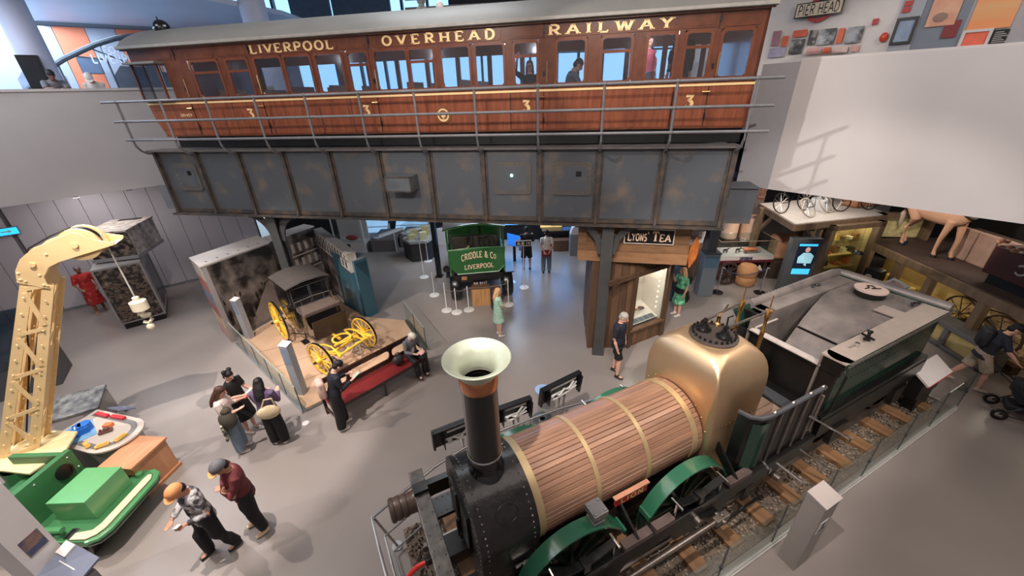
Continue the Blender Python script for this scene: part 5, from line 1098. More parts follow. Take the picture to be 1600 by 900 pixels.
glass_run('platform_glass', 'clear glass barrier along the left front edge of the wooden platform', (-4.8, 6.55), (-8.1, 9.42), 5)
glass_run('platform_glass', 'short clear glass barrier at the right side of the wooden platform', (-2.42, 8.8), (-3.36, 10.38), 2)
# mural blocks
m_mur = [M('street_photo%d' % i, a, .5, rgb2=b, scale=s, thr=(.4, .66), var=0, det=10) for i, (a, b, s) in enumerate((((30, 26, 25), (128, 118, 112), 2.0), ((52, 46, 46), (150, 142, 140), 2.2), ((196, 190, 184), (226, 222, 216), 3)))]
m_capw = M('mural_cap_white', (222, 214, 208), .5, var=.02)
def print_people(n, L, z0, z1, rng, mb):
    for k in range(n):
        x = rng.uniform(.1, L - .1); z = rng.uniform(z0, z1); s_ = .05 + .12 * (1 - (z - z0) / max(.01, z1 - z0)) 
        mb.prism([(x - s_ * .35, z), (x + s_ * .35, z), (x + s_ * .4, z + s_ * 1.6), (x + s_ * .12, z + s_ * 1.9), (x + s_ * .12, z + s_ * 2.3), (x - s_ * .12, z + s_ * 2.3), (x - s_ * .12, z + s_ * 1.9), (x - s_ * .4, z + s_ * 1.6)], -.012, -.004, 'y')
    return mb
ma = math.atan2(.9, .42)
A = thing('street_mural_wall', 'thick mural wall with old street photograph and multicoloured outer end', 'mural wall', (-8.3, 9.52, 0), ma)
MB().prism([(0, 0), (2.0, 0), (2.3, .97), (.3, .97)], 0, 2.42, 'z').build('core', M('mural_grey', (150, 146, 146), .5, var=.03), A, smooth=False)
MB().prism([(-.02, -.02), (2.02, -.02), (2.32, .99), (.28, .99)], 2.42, 2.46, 'z').build('cap', m_capw, A, smooth=False)
mb = MB()
for k in range(6): mb.box(.25 + k * .3, .28 + k * .3, .12, .22, 2.46, 2.464)
mb.build('cap_slots', m_dkgrey, A, smooth=False)
MB().box(.14, 2.0, -.012, 0, .1, 2.38).build('photo', m_mur[0], A, smooth=False)
print_people(22, 1.9, .25, 1.3, random.Random(5), MB(TR((.1, 0, 0)))).build('printed_figures', M('print_dark', (26, 22, 22), .5), A, smooth=False, kind='stuff')
MB().prism([(.9, .1), (2.0, .1), (2.0, 1.5), (1.5, 1.25), (.9, .5)], -.0145, -.0125, 'y').build('printed_road', M('print_road', (128, 118, 114), .5, var=.1), A, smooth=False)
st_ = [((196, 156, 138)), ((212, 186, 156)), ((172, 106, 108)), ((124, 138, 154)), ((186, 124, 112)), ((204, 190, 174))]
for k in range(6): MB().prism([(-.012, .0), (.004, 0), (.304, .96), (.288, .96)], .05 + k * .39, .05 + (k + 1) * .39 - .01).build('colour_band', M('band%d' % k, st_[k], .5, var=.15, scale=3), A, smooth=False)
B = thing('terrace_mural_wall', 'mural wall with printed terraced house front behind the carriage', 'mural wall', (-7.72, 11.9, 0), math.atan2(1.4, .75))
MB().box(-.1, 1.55, 0, .3, 0, 2.3).build('core', m_mur[1], B, smooth=False); MB().box(-.12, 1.57, -.05, .5, 2.3, 2.34).build('cap', m_capw, B, smooth=False)
mb = MB()
for k in range(6):
    for j in range(2): mb.box(.05 + k * .25, .15 + k * .25, -.012, 0, 1.1 + j * .55, 1.4 + j * .55)
mb.box(0, 1.5, -.014, 0, 1.5, 1.54).box(0, 1.5, -.014, 0, .95, .99); mb.build('printed_windows', M('print_pale', (196, 190, 186), .5, var=.1), B, smooth=False, kind='stuff')
Cw = thing('facade_mural_wall', 'pale mural wall printed with a long classical facade', 'mural wall', (-6.95, 13.2, 0), math.atan2(-2.6, 2.15))
MB().box(0, 1.7, 0, .25, 0, 1.6).build('lower_print', m_mur[1], Cw, smooth=False); MB().box(1.7, 3.3, 0, .25, 0, 1.6).build('teal_base', M('teal_base', (66, 108, 126), .45, var=.04), Cw, smooth=False); MB().box(0, 3.3, -.02, .25, 1.6, 2.2).build('core', m_mur[2], Cw, smooth=False); MB().box(-.02, 3.32, -.02, .27, 2.2, 2.24).build('cap', M('cap_grey', (176, 172, 168), .5), Cw, smooth=False)
mb = MB()
for k in range(11):
    mb.box(.12 + k * .29, .24 + k * .29, -.03, -.02, 1.72, 1.92); mb.box(.14 + k * .29, .22 + k * .29, -.03, -.02, 2.04, 2.14)
mb.box(0, 3.3, -.032, -.02, 1.97, 2.0).box(0, 3.3, -.032, -.02, 1.6, 1.64); mb.build('printed_windows', M('print_brown', (84, 72, 68), .5, var=.2), Cw, smooth=False, kind='stuff')
tp = thing('teal_pillar_wall', 'teal faceted end wall beside the horse carriage', 'wall block', (0, 0, 0))
TP = [(-5.74, 11.58), (-4.69, 10.64), (-4.42, 10.97), (-5.45, 11.95)]
m_teal = [M('teal%d' % i, c, .45, var=.04) for i, c in enumerate(((62, 104, 122), (88, 128, 142), (44, 80, 98), (130, 140, 142)))]
MB().prism(TP, 0, 1.98, 'z').build('body', m_teal[0], tp, smooth=False); MB().prism(TP, 1.98, 2.0, 'z').build('top', m_teal[3], tp, smooth=False)
e1 = V((-4.69, 10.64, 0)); d1 = (V((-5.74, 11.58, 0)) - e1).normalized(); n1 = V((-d1.y, d1.x, 0)) * -.004; n1 = V((-.667, -.745, 0)) * .004; d2 = (V((-4.42, 10.97, 0)) - e1).normalized(); n2 = V((.77, -.63, 0)) * .004
def tri(o, d, n_, pts, mat): MB().add([o + d * p[0] + n_ + V((0, 0, p[1])) for p in pts], [tuple(range(len(pts)))]).build('facet', mat, tp, smooth=False)
tri(e1, d1, n1, [(0, 1.96), (1.0, .8), (.55, .9), (0, 1.0)], m_teal[1]); tri(e1, d1, n1, [(0, 1.0), (.55, 1.1), (.5, .1), (0, .02)], m_teal[2]); tri(e1, d2, n2, [(0, 1.9), (.4, 1.9), (.4, 1.3)], m_teal[2]); tri(e1, d2, n2, [(0, 1.2), (.4, .7), (.4, .02), (0, .02)], m_teal[0])
# grey post pedestals
def post(x, y, h, rz, lab, w_=.2):
    t = thing('label_post', lab, 'post', (x, y, .1), rz)
    MB().box(-w_ / 2, w_ / 2, -.08, .08, 0, h - .1).build('shaft', M('post_grey', (146, 148, 154), .45, var=.03), t, smooth=False, bev=.004)
    mb = MB(); mb.T = TR((0, 0, h - .1), rx=R(12)); mb.box(-w_ / 2 - .006, w_ / 2 + .006, -.09, .09, 0, .02); mb.build('cap', m_white, t, smooth=False)
    MB().box(-w_ / 2 + .02, w_ / 2 - .02, -.086, -.08, h * .6, h - .15).build('print', M('post_print', (120, 132, 150), .5, var=.08), t, smooth=False)
post(-5.08, 7.12, 1.5, R(-15), 'grey label post with slanted white top in front of the horse carriage', .22); post(-7.8, 9.62, 1.38, R(-20), 'grey label post with pale top against the street mural', .2)
# ---------------- horse carriage
m_coach = M('coach_black', (26, 24, 25), .22, 0, .2, 4, coat=.6); m_croof = M('coach_roof', (78, 72, 68), .4, 0, .1, 4); m_yel = M('coach_yellow', (232, 186, 66), .35, 0, .08, 5, coat=.3); m_leat = M('coach_leather', (96, 82, 74), .5, 0, .15, 6); m_trim = M('coach_brown', (44, 34, 32), .4, 0, .1, 5)
hc = thing('horse_carriage', 'black closed horse carriage with yellow wheels and undercarriage', 'carriage', (-6.23, 10.02, .1), R(-43))
cb2 = MB(); side = [(-.02, .85), (.25, .62), (.7, .55), (.98, .62), (1.02, 1.0), (1.04, 1.88), (-.04, 1.88), (-.08, 1.3)]
cb2.prism(side, -.52, .52, 'y').build('cab_body', m_coach, hc, smooth=False, bev=.015)
rf = [(y, 1.9 + .1 * (1 - (y / .58) ** 2)) for y in [-.58 + k * .116 for k in range(11)]]
MB().prism(rf + [(y, z - .04) for y, z in reversed(rf)], -.12, 1.14, 'x').build('roof', m_croof, hc)
MB().tube([(1.14, y, z - .02) for y, z in rf], .022, 6).tube([(-.12, -.58, 1.88), (1.14, -.58, 1.88)], .02, 6).tube([(-.12, .58, 1.88), (1.14, .58, 1.88)], .02, 6).build('roof_rim', m_coach, hc)
for (y0, y1) in ((-.46, -.03), (.03, .46)): 
    MB().box(1.035, 1.05, y0, y1, 1.3, 1.8).build('front_window', M('dark_pane', (14, 16, 20), .08, coat=.5), hc, smooth=False)
    mb = MB().box(1.045, 1.06, y0 - .02, y0, 1.28, 1.82).box(1.045, 1.06, y1, y1 + .02, 1.28, 1.82).box(1.045, 1.06, y0, y1, 1.8, 1.82).box(1.045, 1.06, y0, y1, 1.28, 1.3); mb.build('window_bead', m_dkgrey, hc, smooth=False)
for s_ in (-1, 1):
    MB().box(.3, .85, min(s_ * .52, s_ * .535), max(s_ * .52, s_ * .535), 1.25, 1.78).build('side_window', M('dark_pane', (14, 16, 20), .08, coat=.5), hc, smooth=False)
    MB().box(.25, .9, min(s_ * .52, s_ * .53), max(s_ * .52, s_ * .53), .68, 1.2).build('door', m_coach, hc, smooth=False, bev=.005); MB().tube([(.32, s_ * .55, 1.12), (.42, s_ * .56, 1.1)], .012, 6).build('door_handle', m_chrome, hc)
    l_ = MB().box(1.06, 1.16, s_ * .6 - .05, s_ * .6 + .05, 1.28, 1.44).tube([(1.1, s_ * .52, 1.36), (1.1, s_ * .6, 1.36)], .012, 6).lathe([(.05, 0), (.03, .05), (0, .06)], 8, T=TR((1.11, s_ * .6, 1.44))).build('lamp', m_coach, hc, smooth=False)
# driver box
MB().prism([(1.04, .75), (1.5, .62), (1.62, .7), (1.6, 1.18), (1.06, 1.18)], -.44, .44, 'y').build('driver_box', m_coach, hc, smooth=False, bev=.01)
MB().box(1.08, 1.62, -.47, .47, 1.18, 1.3).build('seat_cushion', m_leat, hc, smooth=False, bev=.025)
MB().tube([(1.5, -.47, 1.3), (1.1, -.48, 1.46), (1.08, 0, 1.48), (1.1, .48, 1.46), (1.5, .47, 1.3)], .012, 6).tube([(1.1, -.3, 1.3), (1.08, -.3, 1.47)], .01, 6).tube([(1.1, .3, 1.3), (1.08, .3, 1.47)], .01, 6).build('seat_rail', m_chrome, hc)
MB().prism([(1.86, .62), (1.9, .62), (1.98, 1.16), (1.94, 1.16)], -.44, .44, 'y').build('dash_board', m_trim, hc, smooth=False)
MB().prism([(1.5, .64), (1.9, .6), (1.9, .64), (1.5, .68)], -.42, .42, 'y').build('foot_board', m_trim, hc, smooth=False)
for s_ in (-1, 1): MB().prism([(1.5, .62), (1.88, .62), (1.94, .98), (1.78, .9), (1.66, 1.0), (1.6, 1.2)], s_ * .44 - .012, s_ * .44 + .012, 'y').build('side_wing', m_coach, hc, smooth=False)
def cwheel(r_, n):
    o = MB().ring(r_ - .06, r_ - .012, .05, 36, TR(rx=PI / 2)).build('wheel', m_yel, hc)
    MB().ring(r_ - .012, r_, .05, 36, TR(rx=PI / 2)).build('tyre', m_coach, o)
    MB().lathe([(.03, -.15), (.06, -.13), (.07, 0), (.06, .1), (.05, .12), (0, .12)], 14, T=TR(rx=PI / 2)).cyl((0, -.14, 0), (0, .14, 0), .035, 10).build('hub', m_yel, o)
    MB().cyl((0, -.2, 0), (0, -.14, 0), .035, 12).cyl((0, .14, 0), (0, .2, 0), .035, 12).build('axle_cap', m_coach, o)
    s0_ = MB().tube([(0, 0, .05), (0, 0, r_ - .05)], [.022, .014], 6).build('spoke', m_yel, o)
    for k in range(1, n): again(s0_, o, rot=(0, k * 2 * PI / n, 0))
    return o
fw_ = cwheel(.47, 12); rw_ = cwheel(.6, 14)
ft = R(13); fc = V((2.43, 0, .47)); 
for i, s_ in enumerate((-1, 1)):
    q = fw_ if i == 0 else copy_tree(fw_, hc); q.location = fc + V((-math.sin(ft) * s_ * .68, math.cos(ft) * s_ * .68, 0)); q.rotation_euler = (0, 0, ft)
    q = rw_ if i == 0 else copy_tree(rw_, hc); q.location = (0, s_ * .7, .6)
FT = TR(fc, ft)
mb = MB(FT); mb.tube([(0, -.66, 0), (0, .66, 0)], .035, 8)
for s_ in (-1, 1):
    mb.tube([(-.42, s_ * .4, .12), (-.2, s_ * .4, .02), (0, s_ * .4, .03), (.25, s_ * .4, .02), (.45, s_ * .4, .1)], .025, 6).tube([(-.42, s_ * .4, .12), (-.15, s_ * .4, .22), (.1, s_ * .4, .24), (.45, s_ * .4, .1)], .022, 6)
    mb.tube([(.35, s_ * .1, .1), (.4, s_ * .3, .08), (.3, s_ * .45, .12), (.1, s_ * .5, .1)], .025, 6).tube([(.0, s_ * .5, .1), (.3, s_ * .42, .18), (.55, s_ * .5, .14)], .03, 6)
mb.ring(.2, .245, .03, 28, TR((0, 0, .22))).tube([(.42, -.5, .1), (.46, 0, .14), (.42, .5, .1)], .028, 8).tube([(.1, -.3, .2), (.1, .3, .2)], .03, 6)
mb.build('front_undercarriage', m_yel, hc)
mb = MB().tube([(0, -.66, .6), (0, .66, .6)], .035, 8).tube([(.05, 0, .55), (1.2, 0, .5), (2.3, 0, .62)], .04, 8)
for s_ in (-1, 1): mb.tube([(-.45, s_ * .45, .78), (-.2, s_ * .45, .66), (.1, s_ * .45, .65), (.4, s_ * .45, .76)], .025, 6).tube([(-.45, s_ * .45, .78), (-.15, s_ * .45, .88), (.1, s_ * .45, .88), (.4, s_ * .45, .76)], .022, 6)
mb.build('rear_undercarriage', m_yel, hc)
MB().tube([(1.1, .0, .3), (.6, -.3, .2), (.2, -.55, .18)], .015, 6).box(1.15, 1.4, -.62, -.46, .34, .37).tube([(1.27, -.5, .36), (1.2, -.46, .62)], .014, 6).build('step_iron', m_coach, hc)
m_std = M('stand_grey', (128, 130, 134), .4, .4, .1)
for i, s_ in enumerate((-1, 1)):
    wp = TR((-6.23, 10.02, .1), R(-43)) @ FT @ V((.06, s_ * .42, 0))
    sd2 = thing('axle_stand', ('grey folding axle stand under the carriage axle, nearer the label post', 'grey folding axle stand under the carriage axle, nearer the old lady')[i], 'stand', (wp.x, wp.y, .1), R(-30))
    mb = MB()
    for a, b in ((-.2, -.16), (.2, -.16), (-.2, .16), (.2, .16)): mb.beam((a, b, 0), (a * .15, b * .15, .36), .022, .022)
    for a in (-1, 1): mb.beam((-.19 * a, -.15, .05), (.08 * a, -.06, .25), .014, .014).beam((-.19, .15 * a, .05), (.19, .15 * a, .05), .014, .014)
    mb.box(-.06, .06, -.04, .04, .35, .38); mb.build('legs', m_std, sd2, smooth=False); MB().cyl((0, 0, .3), (0, 0, .41), .025, 8).build('screw', m_chrome, sd2)
# ---------------- bench
m_bw = M('bench_dark_wood', (46, 26, 20), .3, 0, .2, 3, coat=.3); m_bs = M('bench_red_seat', (112, 34, 34), .4, 0, .08, 3)
bn = thing('long_bench', 'long dark wooden bench with a red seat and pierced backrest', 'bench', (-4.28, 6.52, 0), R(46.5))
BL = 2.44
MB().box(.03, BL - .03, -.56, -.06, .42, .455).build('seat', m_bs, bn, smooth=False, bev=.01)
MB().box(.02, BL - .02, -.59, -.55, .38, .45).box(.02, BL - .02, -.07, -.03, .38, .45).build('seat_rail', m_bw, bn, smooth=False)
MB().box(0, BL, -.045, .0, .8, .92).box(0, BL, -.045, 0, .46, .56).build('back_rail', m_bw, bn, smooth=False, bev=.006)
for x in (.0, .62, 1.72, BL - .06): MB().prism([(x - .0, .5), (x + .07, .5), (x + .07, .86), (x, .86)], -.042, -.003, 'y').build('back_post', m_bw, bn, smooth=False)
cn_ = MB()
for a, b in ((.07, .62), (.69, 1.72), (1.79, BL - .06)):
    for xx, sg in ((a, 1), (b, -1)):
        for zz, sz in ((.56, 1), (.8, -1)): cn_.prism([(xx, zz), (xx + sg * .08, zz), (xx + sg * .025, zz + sz * .025), (xx, zz + sz * .08)], -.04, -.005, 'y')
cn_.build('corner_fillets', m_bw, bn, smooth=False)
for x in (.03, BL - .03):
    MB().beam((x, -.02, 0), (x, -.02, .92), .06, .06).beam((x, -.56, 0), (x, -.54, .62), .055, .055).tube([(x, -.02, .72), (x, -.2, .7), (x, -.45, .66), (x, -.6, .58)], .03, 8).beam((x, -.02, .2), (x, -.55, .2), .03, .04).build('end_frame', m_bw, bn, smooth=False)
MB().beam((BL / 2, -.53, 0), (BL / 2, -.53, .42), .05, .05).beam((BL / 2, -.05, 0), (BL / 2, -.05, .42), .05, .05).build('middle_leg', m_bw, bn, smooth=False)
MB().box(1.02, 1.38, -.05, -.045, .83, .89).build('carved_initials', M('bench_brown', (80, 54, 40), .5), bn, smooth=False)
# ---------------- green lorry
m_lg = M('lorry_green', (34, 92, 44), .18, 0, .06, 3, coat=.8); m_lb = M('lorry_black', (20, 20, 22), .3, 0, .2, 4, coat=.3)
ly = thing('green_lorry', 'green and black vintage lorry with open cab lettered in cream', 'lorry', (-1.9, 11.5, 0), R(7))
MB().prism([(.12, 1.05), (1.5, 1.05), (1.68, 1.25), (1.74, 1.9), (-.12, 1.9), (-.06, 1.25)], 0, .06, 'y').build('front_apron', m_lg, ly, smooth=False, bev=.015)
MB().tube([(-.1, -.01, 1.9), (.4, -.015, 1.93), (1.2, -.015, 1.93), (1.72, -.01, 1.9)], .02, 6).tube([(.12, -.005, 1.05), (1.5, -.005, 1.05), (1.68, -.005, 1.25)], .016, 6).build('apron_bead', M('bead_green', (96, 150, 100), .3), ly)
m_lt = M('lorry_lettering', (238, 206, 176), .45, var=.03)
L_ = txtlen('CRIDDLE & Co', .14); k = 1.12 / L_
mb = MB(); lettering(mb, 'CRIDDLE & Co', lambda u, v: V((.3 + u * k, -.012, 1.50 + .2 * v + .1 * math.sin(PI * u / L_))), .17, .14, True); mb.build('lettering', m_lt, ly, smooth=False)
sign_text('lettering', 'LIVERPOOL', ly, m_lt, (.38, -.012, 1.2), (1, 0, .03), (0, 0, 1), .95, .15, .17, .14, True)
for x in (-.1, .72, 1.68): MB().box(x - .03, x + .03, 0, .06, 1.9, 2.62).build('windscreen_post', m_lg if x != .72 else m_lb, ly, smooth=False)
MB().box(-.02, .7, .03, .036, 1.95, 2.6).box(.76, 1.66, .03, .036, 1.95, 2.6).build('windscreen_glass', m_glass, ly, smooth=False)
rf = [(x, 2.62 + .14 * math.sin(PI * (x + .2) / 1.95)) for x in [-.2 + k_ * .195 for k_ in range(11)]]
MB().prism(rf + [(x, z - .05) for x, z in reversed(rf)], -.1, 1.5, 'y').build('cab_roof', M('cab_roof_tan', (150, 138, 126), .5, var=.05), ly)
MB().tube([(x, -.1, z - .02) for x, z in rf], .025, 6).build('roof_bead', m_lg, ly)
MB().box(-.12, -.06, .06, 1.4, .95, 1.7).box(1.66, 1.72, .06, 1.4, .95, 1.7).box(-.12, 1.72, 1.4, 1.46, .95, 2.6).build('cab_sides', m_lg, ly, smooth=False)
MB().box(.0, 1.6, .9, 1.35, 1.1, 1.4).box(.0, 1.6, 1.25, 1.38, 1.4, 1.9).build('cab_seat', m_leat, ly, smooth=False, bev=.03)
MB().ring(.17, .2, .025, 24, TR((1.1, .5, 1.9), rx=R(50))).tube([(1.1, .5, 1.9), (1.1, .2, 1.3)], .02, 6).build('steering_wheel', m_lb, ly)
MB().cyl((.15, .3, 1.5), (.6, .32, 1.9), .05, 8).cyl((.4, .3, 1.95), (.5, .4, 2.1), .06, 10).build('brass_fittings', m_brass, ly)
MB().box(.0, 1.62, .0, .1, .78, 1.02).box(.1, 1.5, .08, 3.6, .7, .85).build('chassis', m_lb, ly, smooth=False)
MB().box(-.1, 1.7, 1.6, 4.2, .9, 1.05).box(-.1, 1.7, 1.6, 1.66, 1.05, 2.2).build('load_bed', m_lb, ly, smooth=False)
for i, (x, y) in enumerate(((.02, .35), (1.78, .35), (.02, 3.3), (1.78, 3.3))): 
    w_ = MB().lathe([(.28, -.15), (.46, -.17), (.5, -.1), (.5, .1), (.46, .17), (.28, .15), (.28, -.15)], 28, T=TR((x, y, .5), ry=PI / 2)).build('wheel', m_lb, ly); MB().lathe([(.28, 0), (.1, .03), (0, .06)], 20, T=TR((x, y, .5), ry=PI / 2)).build('wheel_disc', m_dkgrey, w_)
MB().box(1.5, 2.0, -.05, .8, .98, 1.02).box(-.25, .2, -.05, .8, .98, 1.02).build('mudguard', m_lb, ly, smooth=False)
npt = MB().box(.6, 1.1, -.03, -.01, .62, .74).build('number_plate', m_lb, ly, smooth=False); sign_text('plate_text', 'KA 6147', npt, m_white, (.63, -.035, .64), (1, 0, 0), (0, 0, 1), .44, .08, .18, .14)
MB().lathe([(.0, .0), (.1, .01), (.12, .06), (.1, .14), (.0, .18)], 16, T=TR((-.22, -.02, 1.25), rx=-PI / 2)).build('head_lamp', m_lb, ly); MB().box(.25, .42, -.06, .0, .85, .95).build('brass_lamp', M('lamp_tan', (196, 140, 96), .4, .4), ly, smooth=False)
def wcrate(x0, x1, y0, d, h, lab, c):
    t = thing('wooden_box', lab, 'crate', (x0, y0, 0), R(7)); w_ = x1 - x0; n = max(2, round(w_ / .14))
    MB().box(0.012, w_ - .012, .012, d, 0, h).build('box', M('box_inside', (120, 82, 54), .6), t, smooth=False)
    for k in range(n): MB().box(k * w_ / n + .004, (k + 1) * w_ / n - .004, 0, .014, .0, h).build('board', M(c[0], c[1], .55, 0, rgb2=c[2], scale=3, stretch=(5, 5, .8), var=0), t, smooth=False)
wcrate(-1.33, -.72, 11.2, .4, .62, 'pale wooden box standing under the front of the green lorry', ('box_pale', (196, 148, 96), (168, 120, 76))); wcrate(-.66, -.36, 11.4, .35, .5, 'smaller brown wooden box beside the lorry front wheel', ('box_brown', (150, 100, 66), (124, 80, 52)))
m_stw = M('stanchion_white', (216, 214, 210), .4, var=.03)
SPOTS = [(-2.76, 12.12, .85, 'white stanchion post, alone to the left of the lorry'), (-2.17, 11.0, 1.0, 'white stanchion post, leftmost of three before the lorry'), (-1.82, 10.85, .85, 'white stanchion post, middle of three before the lorry'), (-1.44, 10.99, .85, 'white stanchion post, closest to the pale wooden box'), (-.13, 11.24, .9, 'white stanchion post before the right front wheel of the lorry'), (.44, 12.48, 1.68, 'tall white stanchion post carrying the arrow sign'), (-3.42, 13.67, 1.9, 'tall white stanchion post beside the slim black column'), (-3.56, 15.3, .9, 'white stanchion post at the foot of the black hexagonal case')]
sp0 = None
for x, y, h, lb in SPOTS:
    t = thing('stanchion', lb, 'stanchion', (x, y, 0), 0, 'white stanchions around the lorry')
    MB().lathe([(0, .03), (.04, .03), (.17, .015), (.175, 0)], 24).build('base', m_stw, t); MB().tube([(0, 0, .02), (0, 0, h)], .016, 8).ell((0, 0, h), (.022, .022, .022), 8, 5).build('pole', m_stw, t)
m_rope = M('barrier_rope', (120, 118, 116), .6)
for a, b, lb in ((1, 2, 'thin rope between the two leftmost posts before the lorry'), (2, 3, 'thin rope sagging between the posts before the lorry bumper'), (3, 4, 'thin rope across the front of the wooden boxes'), (0, 1, 'thin rope from the lone left post to the front posts')):
    p, q = SPOTS[a], SPOTS[b]; tag(MB().tube([(p[0] + (q[0] - p[0]) * t / 6, p[1] + (q[1] - p[1]) * t / 6, .8 - .06 * math.sin(PI * t / 6)) for t in range(7)], .009, 5).build('rope', m_rope), lb, 'rope')
ar = thing('arrow_sign', 'small black and white arrow sign on the tall stanchion by the lorry', 'sign', (.44, 12.46, 1.62), R(3))
MB().box(-.28, .28, -.03, -.01, -.01, .2).build('plate', m_white, ar, smooth=False); MB().box(-.26, .1, -.034, -.03, .02, .17).box(.11, .26, -.034, -.03, .02, .17).build('black_field', m_black, ar, smooth=False)
mb = MB().prism([(.13, .085), (.19, .085), (.19, .055), (.24, .1), (.19, .145), (.19, .115), (.13, .115)], -.038, -.034, 'y').box(-.22, -.1, -.038, -.034, .05, .1).box(-.06, .02, -.038, -.034, .04, .15).box(-.2, -.14, -.038, -.034, .11, .15); mb.build('symbols', m_white, ar, smooth=False)
MB().box(-.02, .02, -.012, .0, -.05, .1).build('clip', m_grey, ar, smooth=False)
# ---------------- tea hut
m_hut = [M('hut_plank%d' % i, c, .55, 0, rgb2=d, scale=1.6, stretch=(7, 7, .7), bump=.12, var=0, det=7) for i, (c, d) in enumerate((((92, 68, 50), (112, 84, 62)), ((74, 54, 42), (98, 74, 56)), ((104, 78, 58), (82, 62, 48))))]
m_fas = [M('hut_fascia%d' % i, c, .5, 0, rgb2=d, scale=1.6, stretch=(.7, 7, 7), var=0, det=7) for i, (c, d) in enumerate((((142, 106, 76), (116, 84, 60)), ((110, 80, 58), (126, 92, 66)), ((156, 116, 84), (130, 96, 68))))]
ht = thing('tea_hut', 'brown plank built tea hut with a lit corner display window', 'hut', (0, 0, 0))
def plank_wall(a, b, z0, z1, n, mats, thick=.05, seed=1):
    a, b = V((*a, 0)), V((*b, 0)); L = (b - a).length; rz = math.atan2((b - a).y, (b - a).x); r_ = random.Random(seed); w_ = L / n
    for k in range(n): MB().box(.004, w_ - .004, r_.uniform(-.006, .004), thick, z0, z1).build('plank', mats[r_.randrange(len(mats))], ht, loc=tuple(a + (b - a) * (k / n)), rot=(0, 0, rz), smooth=False)
plank_wall((2.0, 8.66), (3.1, 8.63), .0, 2.75, 6, m_hut, seed=3); plank_wall((2.25, 10.6), (2.0, 8.66), .0, 2.75, 9, m_hut, seed=4); plank_wall((4.2, 9.18), (4.5, 10.6), .0, 2.75, 7, m_hut, seed=6)
bd = V((1.03, .53, 0)).normalized(); ba = math.atan2(.53, 1.03); bay = TR((3.1, 8.63, 0), ba); BLn = 1.16
plank_wall((3.1, 8.63), (4.13, 9.16), .0, .5, 8, m_fas[1:2] + m_hut, seed=8)
MB(bay).box(-.05, .06, -.05, .08, 0, 2.75).box(BLn - .0, BLn + .14, -.06, .1, 0, 2.75).build('corner_post', m_hut[1], ht, smooth=False)
MB(bay).box(-.02, BLn + .04, -.1, .06, .5, .56).build('window_sill', m_hut[0], ht, smooth=False); MB(bay).box(0, BLn, -.03, .06, 2.2, 2.75).build('window_head', m_hut[0], ht, smooth=False)
mb = MB(bay); mb.T = bay @ TR((.1, -.04, 2.2), ry=R(-1)); mb.box(-1.0, 1.02, -.03, .03, -.06, .06); mb.build('cross_rail', m_hut[1], ht, smooth=False)
MB(bay).box(.06, BLn, .02, .03, .56, 2.2).build('window_pane', m_glass, ht, smooth=False)
m_disp = M('hut_display_white', (222, 212, 202), .6, var=.04, scale=2)
MB(bay).box(.0, BLn, .75, .78, .5, 2.3).box(.0, .03, .03, .75, .5, 2.3).box(BLn - .03, BLn, .03, .75, .5, 2.3).box(0, BLn, .03, .75, 2.25, 2.3).build('display_back', m_disp, ht, smooth=False)
mb = MB(); mb.T = bay @ TR((0, .2, .62), rx=R(18)); mb.box(.05, BLn - .05, -.12, .6, 0, .03); mb.build('display_shelf', m_disp, ht, smooth=False)
mb = MB(); mb.T = bay @ TR((0, .2, .62), rx=R(18)); 
for k in range(5): mb.box(.1 + k * .19, .27 + k * .19, -.1, .04, .03, .04)
mb.build('caption_card', M('card_slate', (92, 104, 116), .5, var=.1), ht, smooth=False)
for i, (x, y, z, s_, c, nm, lb) in enumerate(((.25, .35, .78, (.12, .08, .03), (206, 150, 120), 'tea_tray', 'tan tea tray on the shelf in the hut window'), (.5, .45, .82, (.16, .07, .04), (180, 110, 84), 'biscuit_tin', 'red brown tin on the shelf in the hut window'), (.78, .4, .82, (.1, .08, .03), (96, 70, 58), 'dark_bowl', 'dark dish on the shelf in the hut window'))):
    tag(MB().ell((0, 0, 0), s_, 14, 8).build(nm, M('item%d' % i, c, .4), loc=bay @ V((x, y, z))), lb, 'dish')
mb = MB(bay); mb.box(.3, .42, .6, .66, 1.2, 1.5).box(.33, .42, .58, .64, 1.5, 1.9).tube([(.35, .6, 1.9), (.45, .55, 2.1)], .03, 6); tag(mb.build('hanging_coat', M('coat_dark', (50, 44, 42), .7), smooth=False, bev=.03), 'dark garment hanging inside the hut window', 'garment')
lp_ = bpy.data.lights.new('window_lamp', 'POINT'); lp_.energy = 16; lp_.color = (1, .92, .82); lp_.shadow_soft_size = .08; lo_ = bpy.data.objects.new('window_lamp', lp_); COL.objects.link(lo_); lo_.location = bay @ V((.75, .4, 2.1))
bu = MB(bay)
for k in range(9): bu.ell((BLn - .04, .2 + .0 * k, .85 + k * .16), (.015, .015, .015), 8, 5)
bu.build('bulbs', M('bulb_small', (255, 236, 210), .4, emit=5, var=.01), ht)
fd = V((2.44, -.54, 0)).normalized(); fa = math.atan2(-.54, 2.44); FA = TR((1.63, 8.76, 0), fa)
def fbox(*a): return MB(FA).box(*a)
for i, (z0, z1) in enumerate(((2.6, 2.86), (2.87, 3.08), (3.09, 3.3), (3.31, 3.5))): fbox(0, 2.52, -.0 if i else -.04, .05, z0, z1).build('fascia_board', m_fas[(i + 2) % 3] if i else m_fas[2], ht, smooth=False)
fbox(0, .2, -.03, .0, 2.86, 3.5).build('fascia_end', m_fas[0], ht, smooth=False)
MB(FA).box(.0, 2.52, .05, 1.6, 2.6, 2.66).box(2.47, 2.52, .05, 1.6, 2.66, 3.5).box(0, .05, .05, 1.6, 2.66, 3.5).build('roof_box', m_fas[1], ht, smooth=False)
sg = thing('tea_sign', 'black enamel sign with cream lettering on the tea hut fascia', 'sign', (1.63, 8.76, 0), fa)
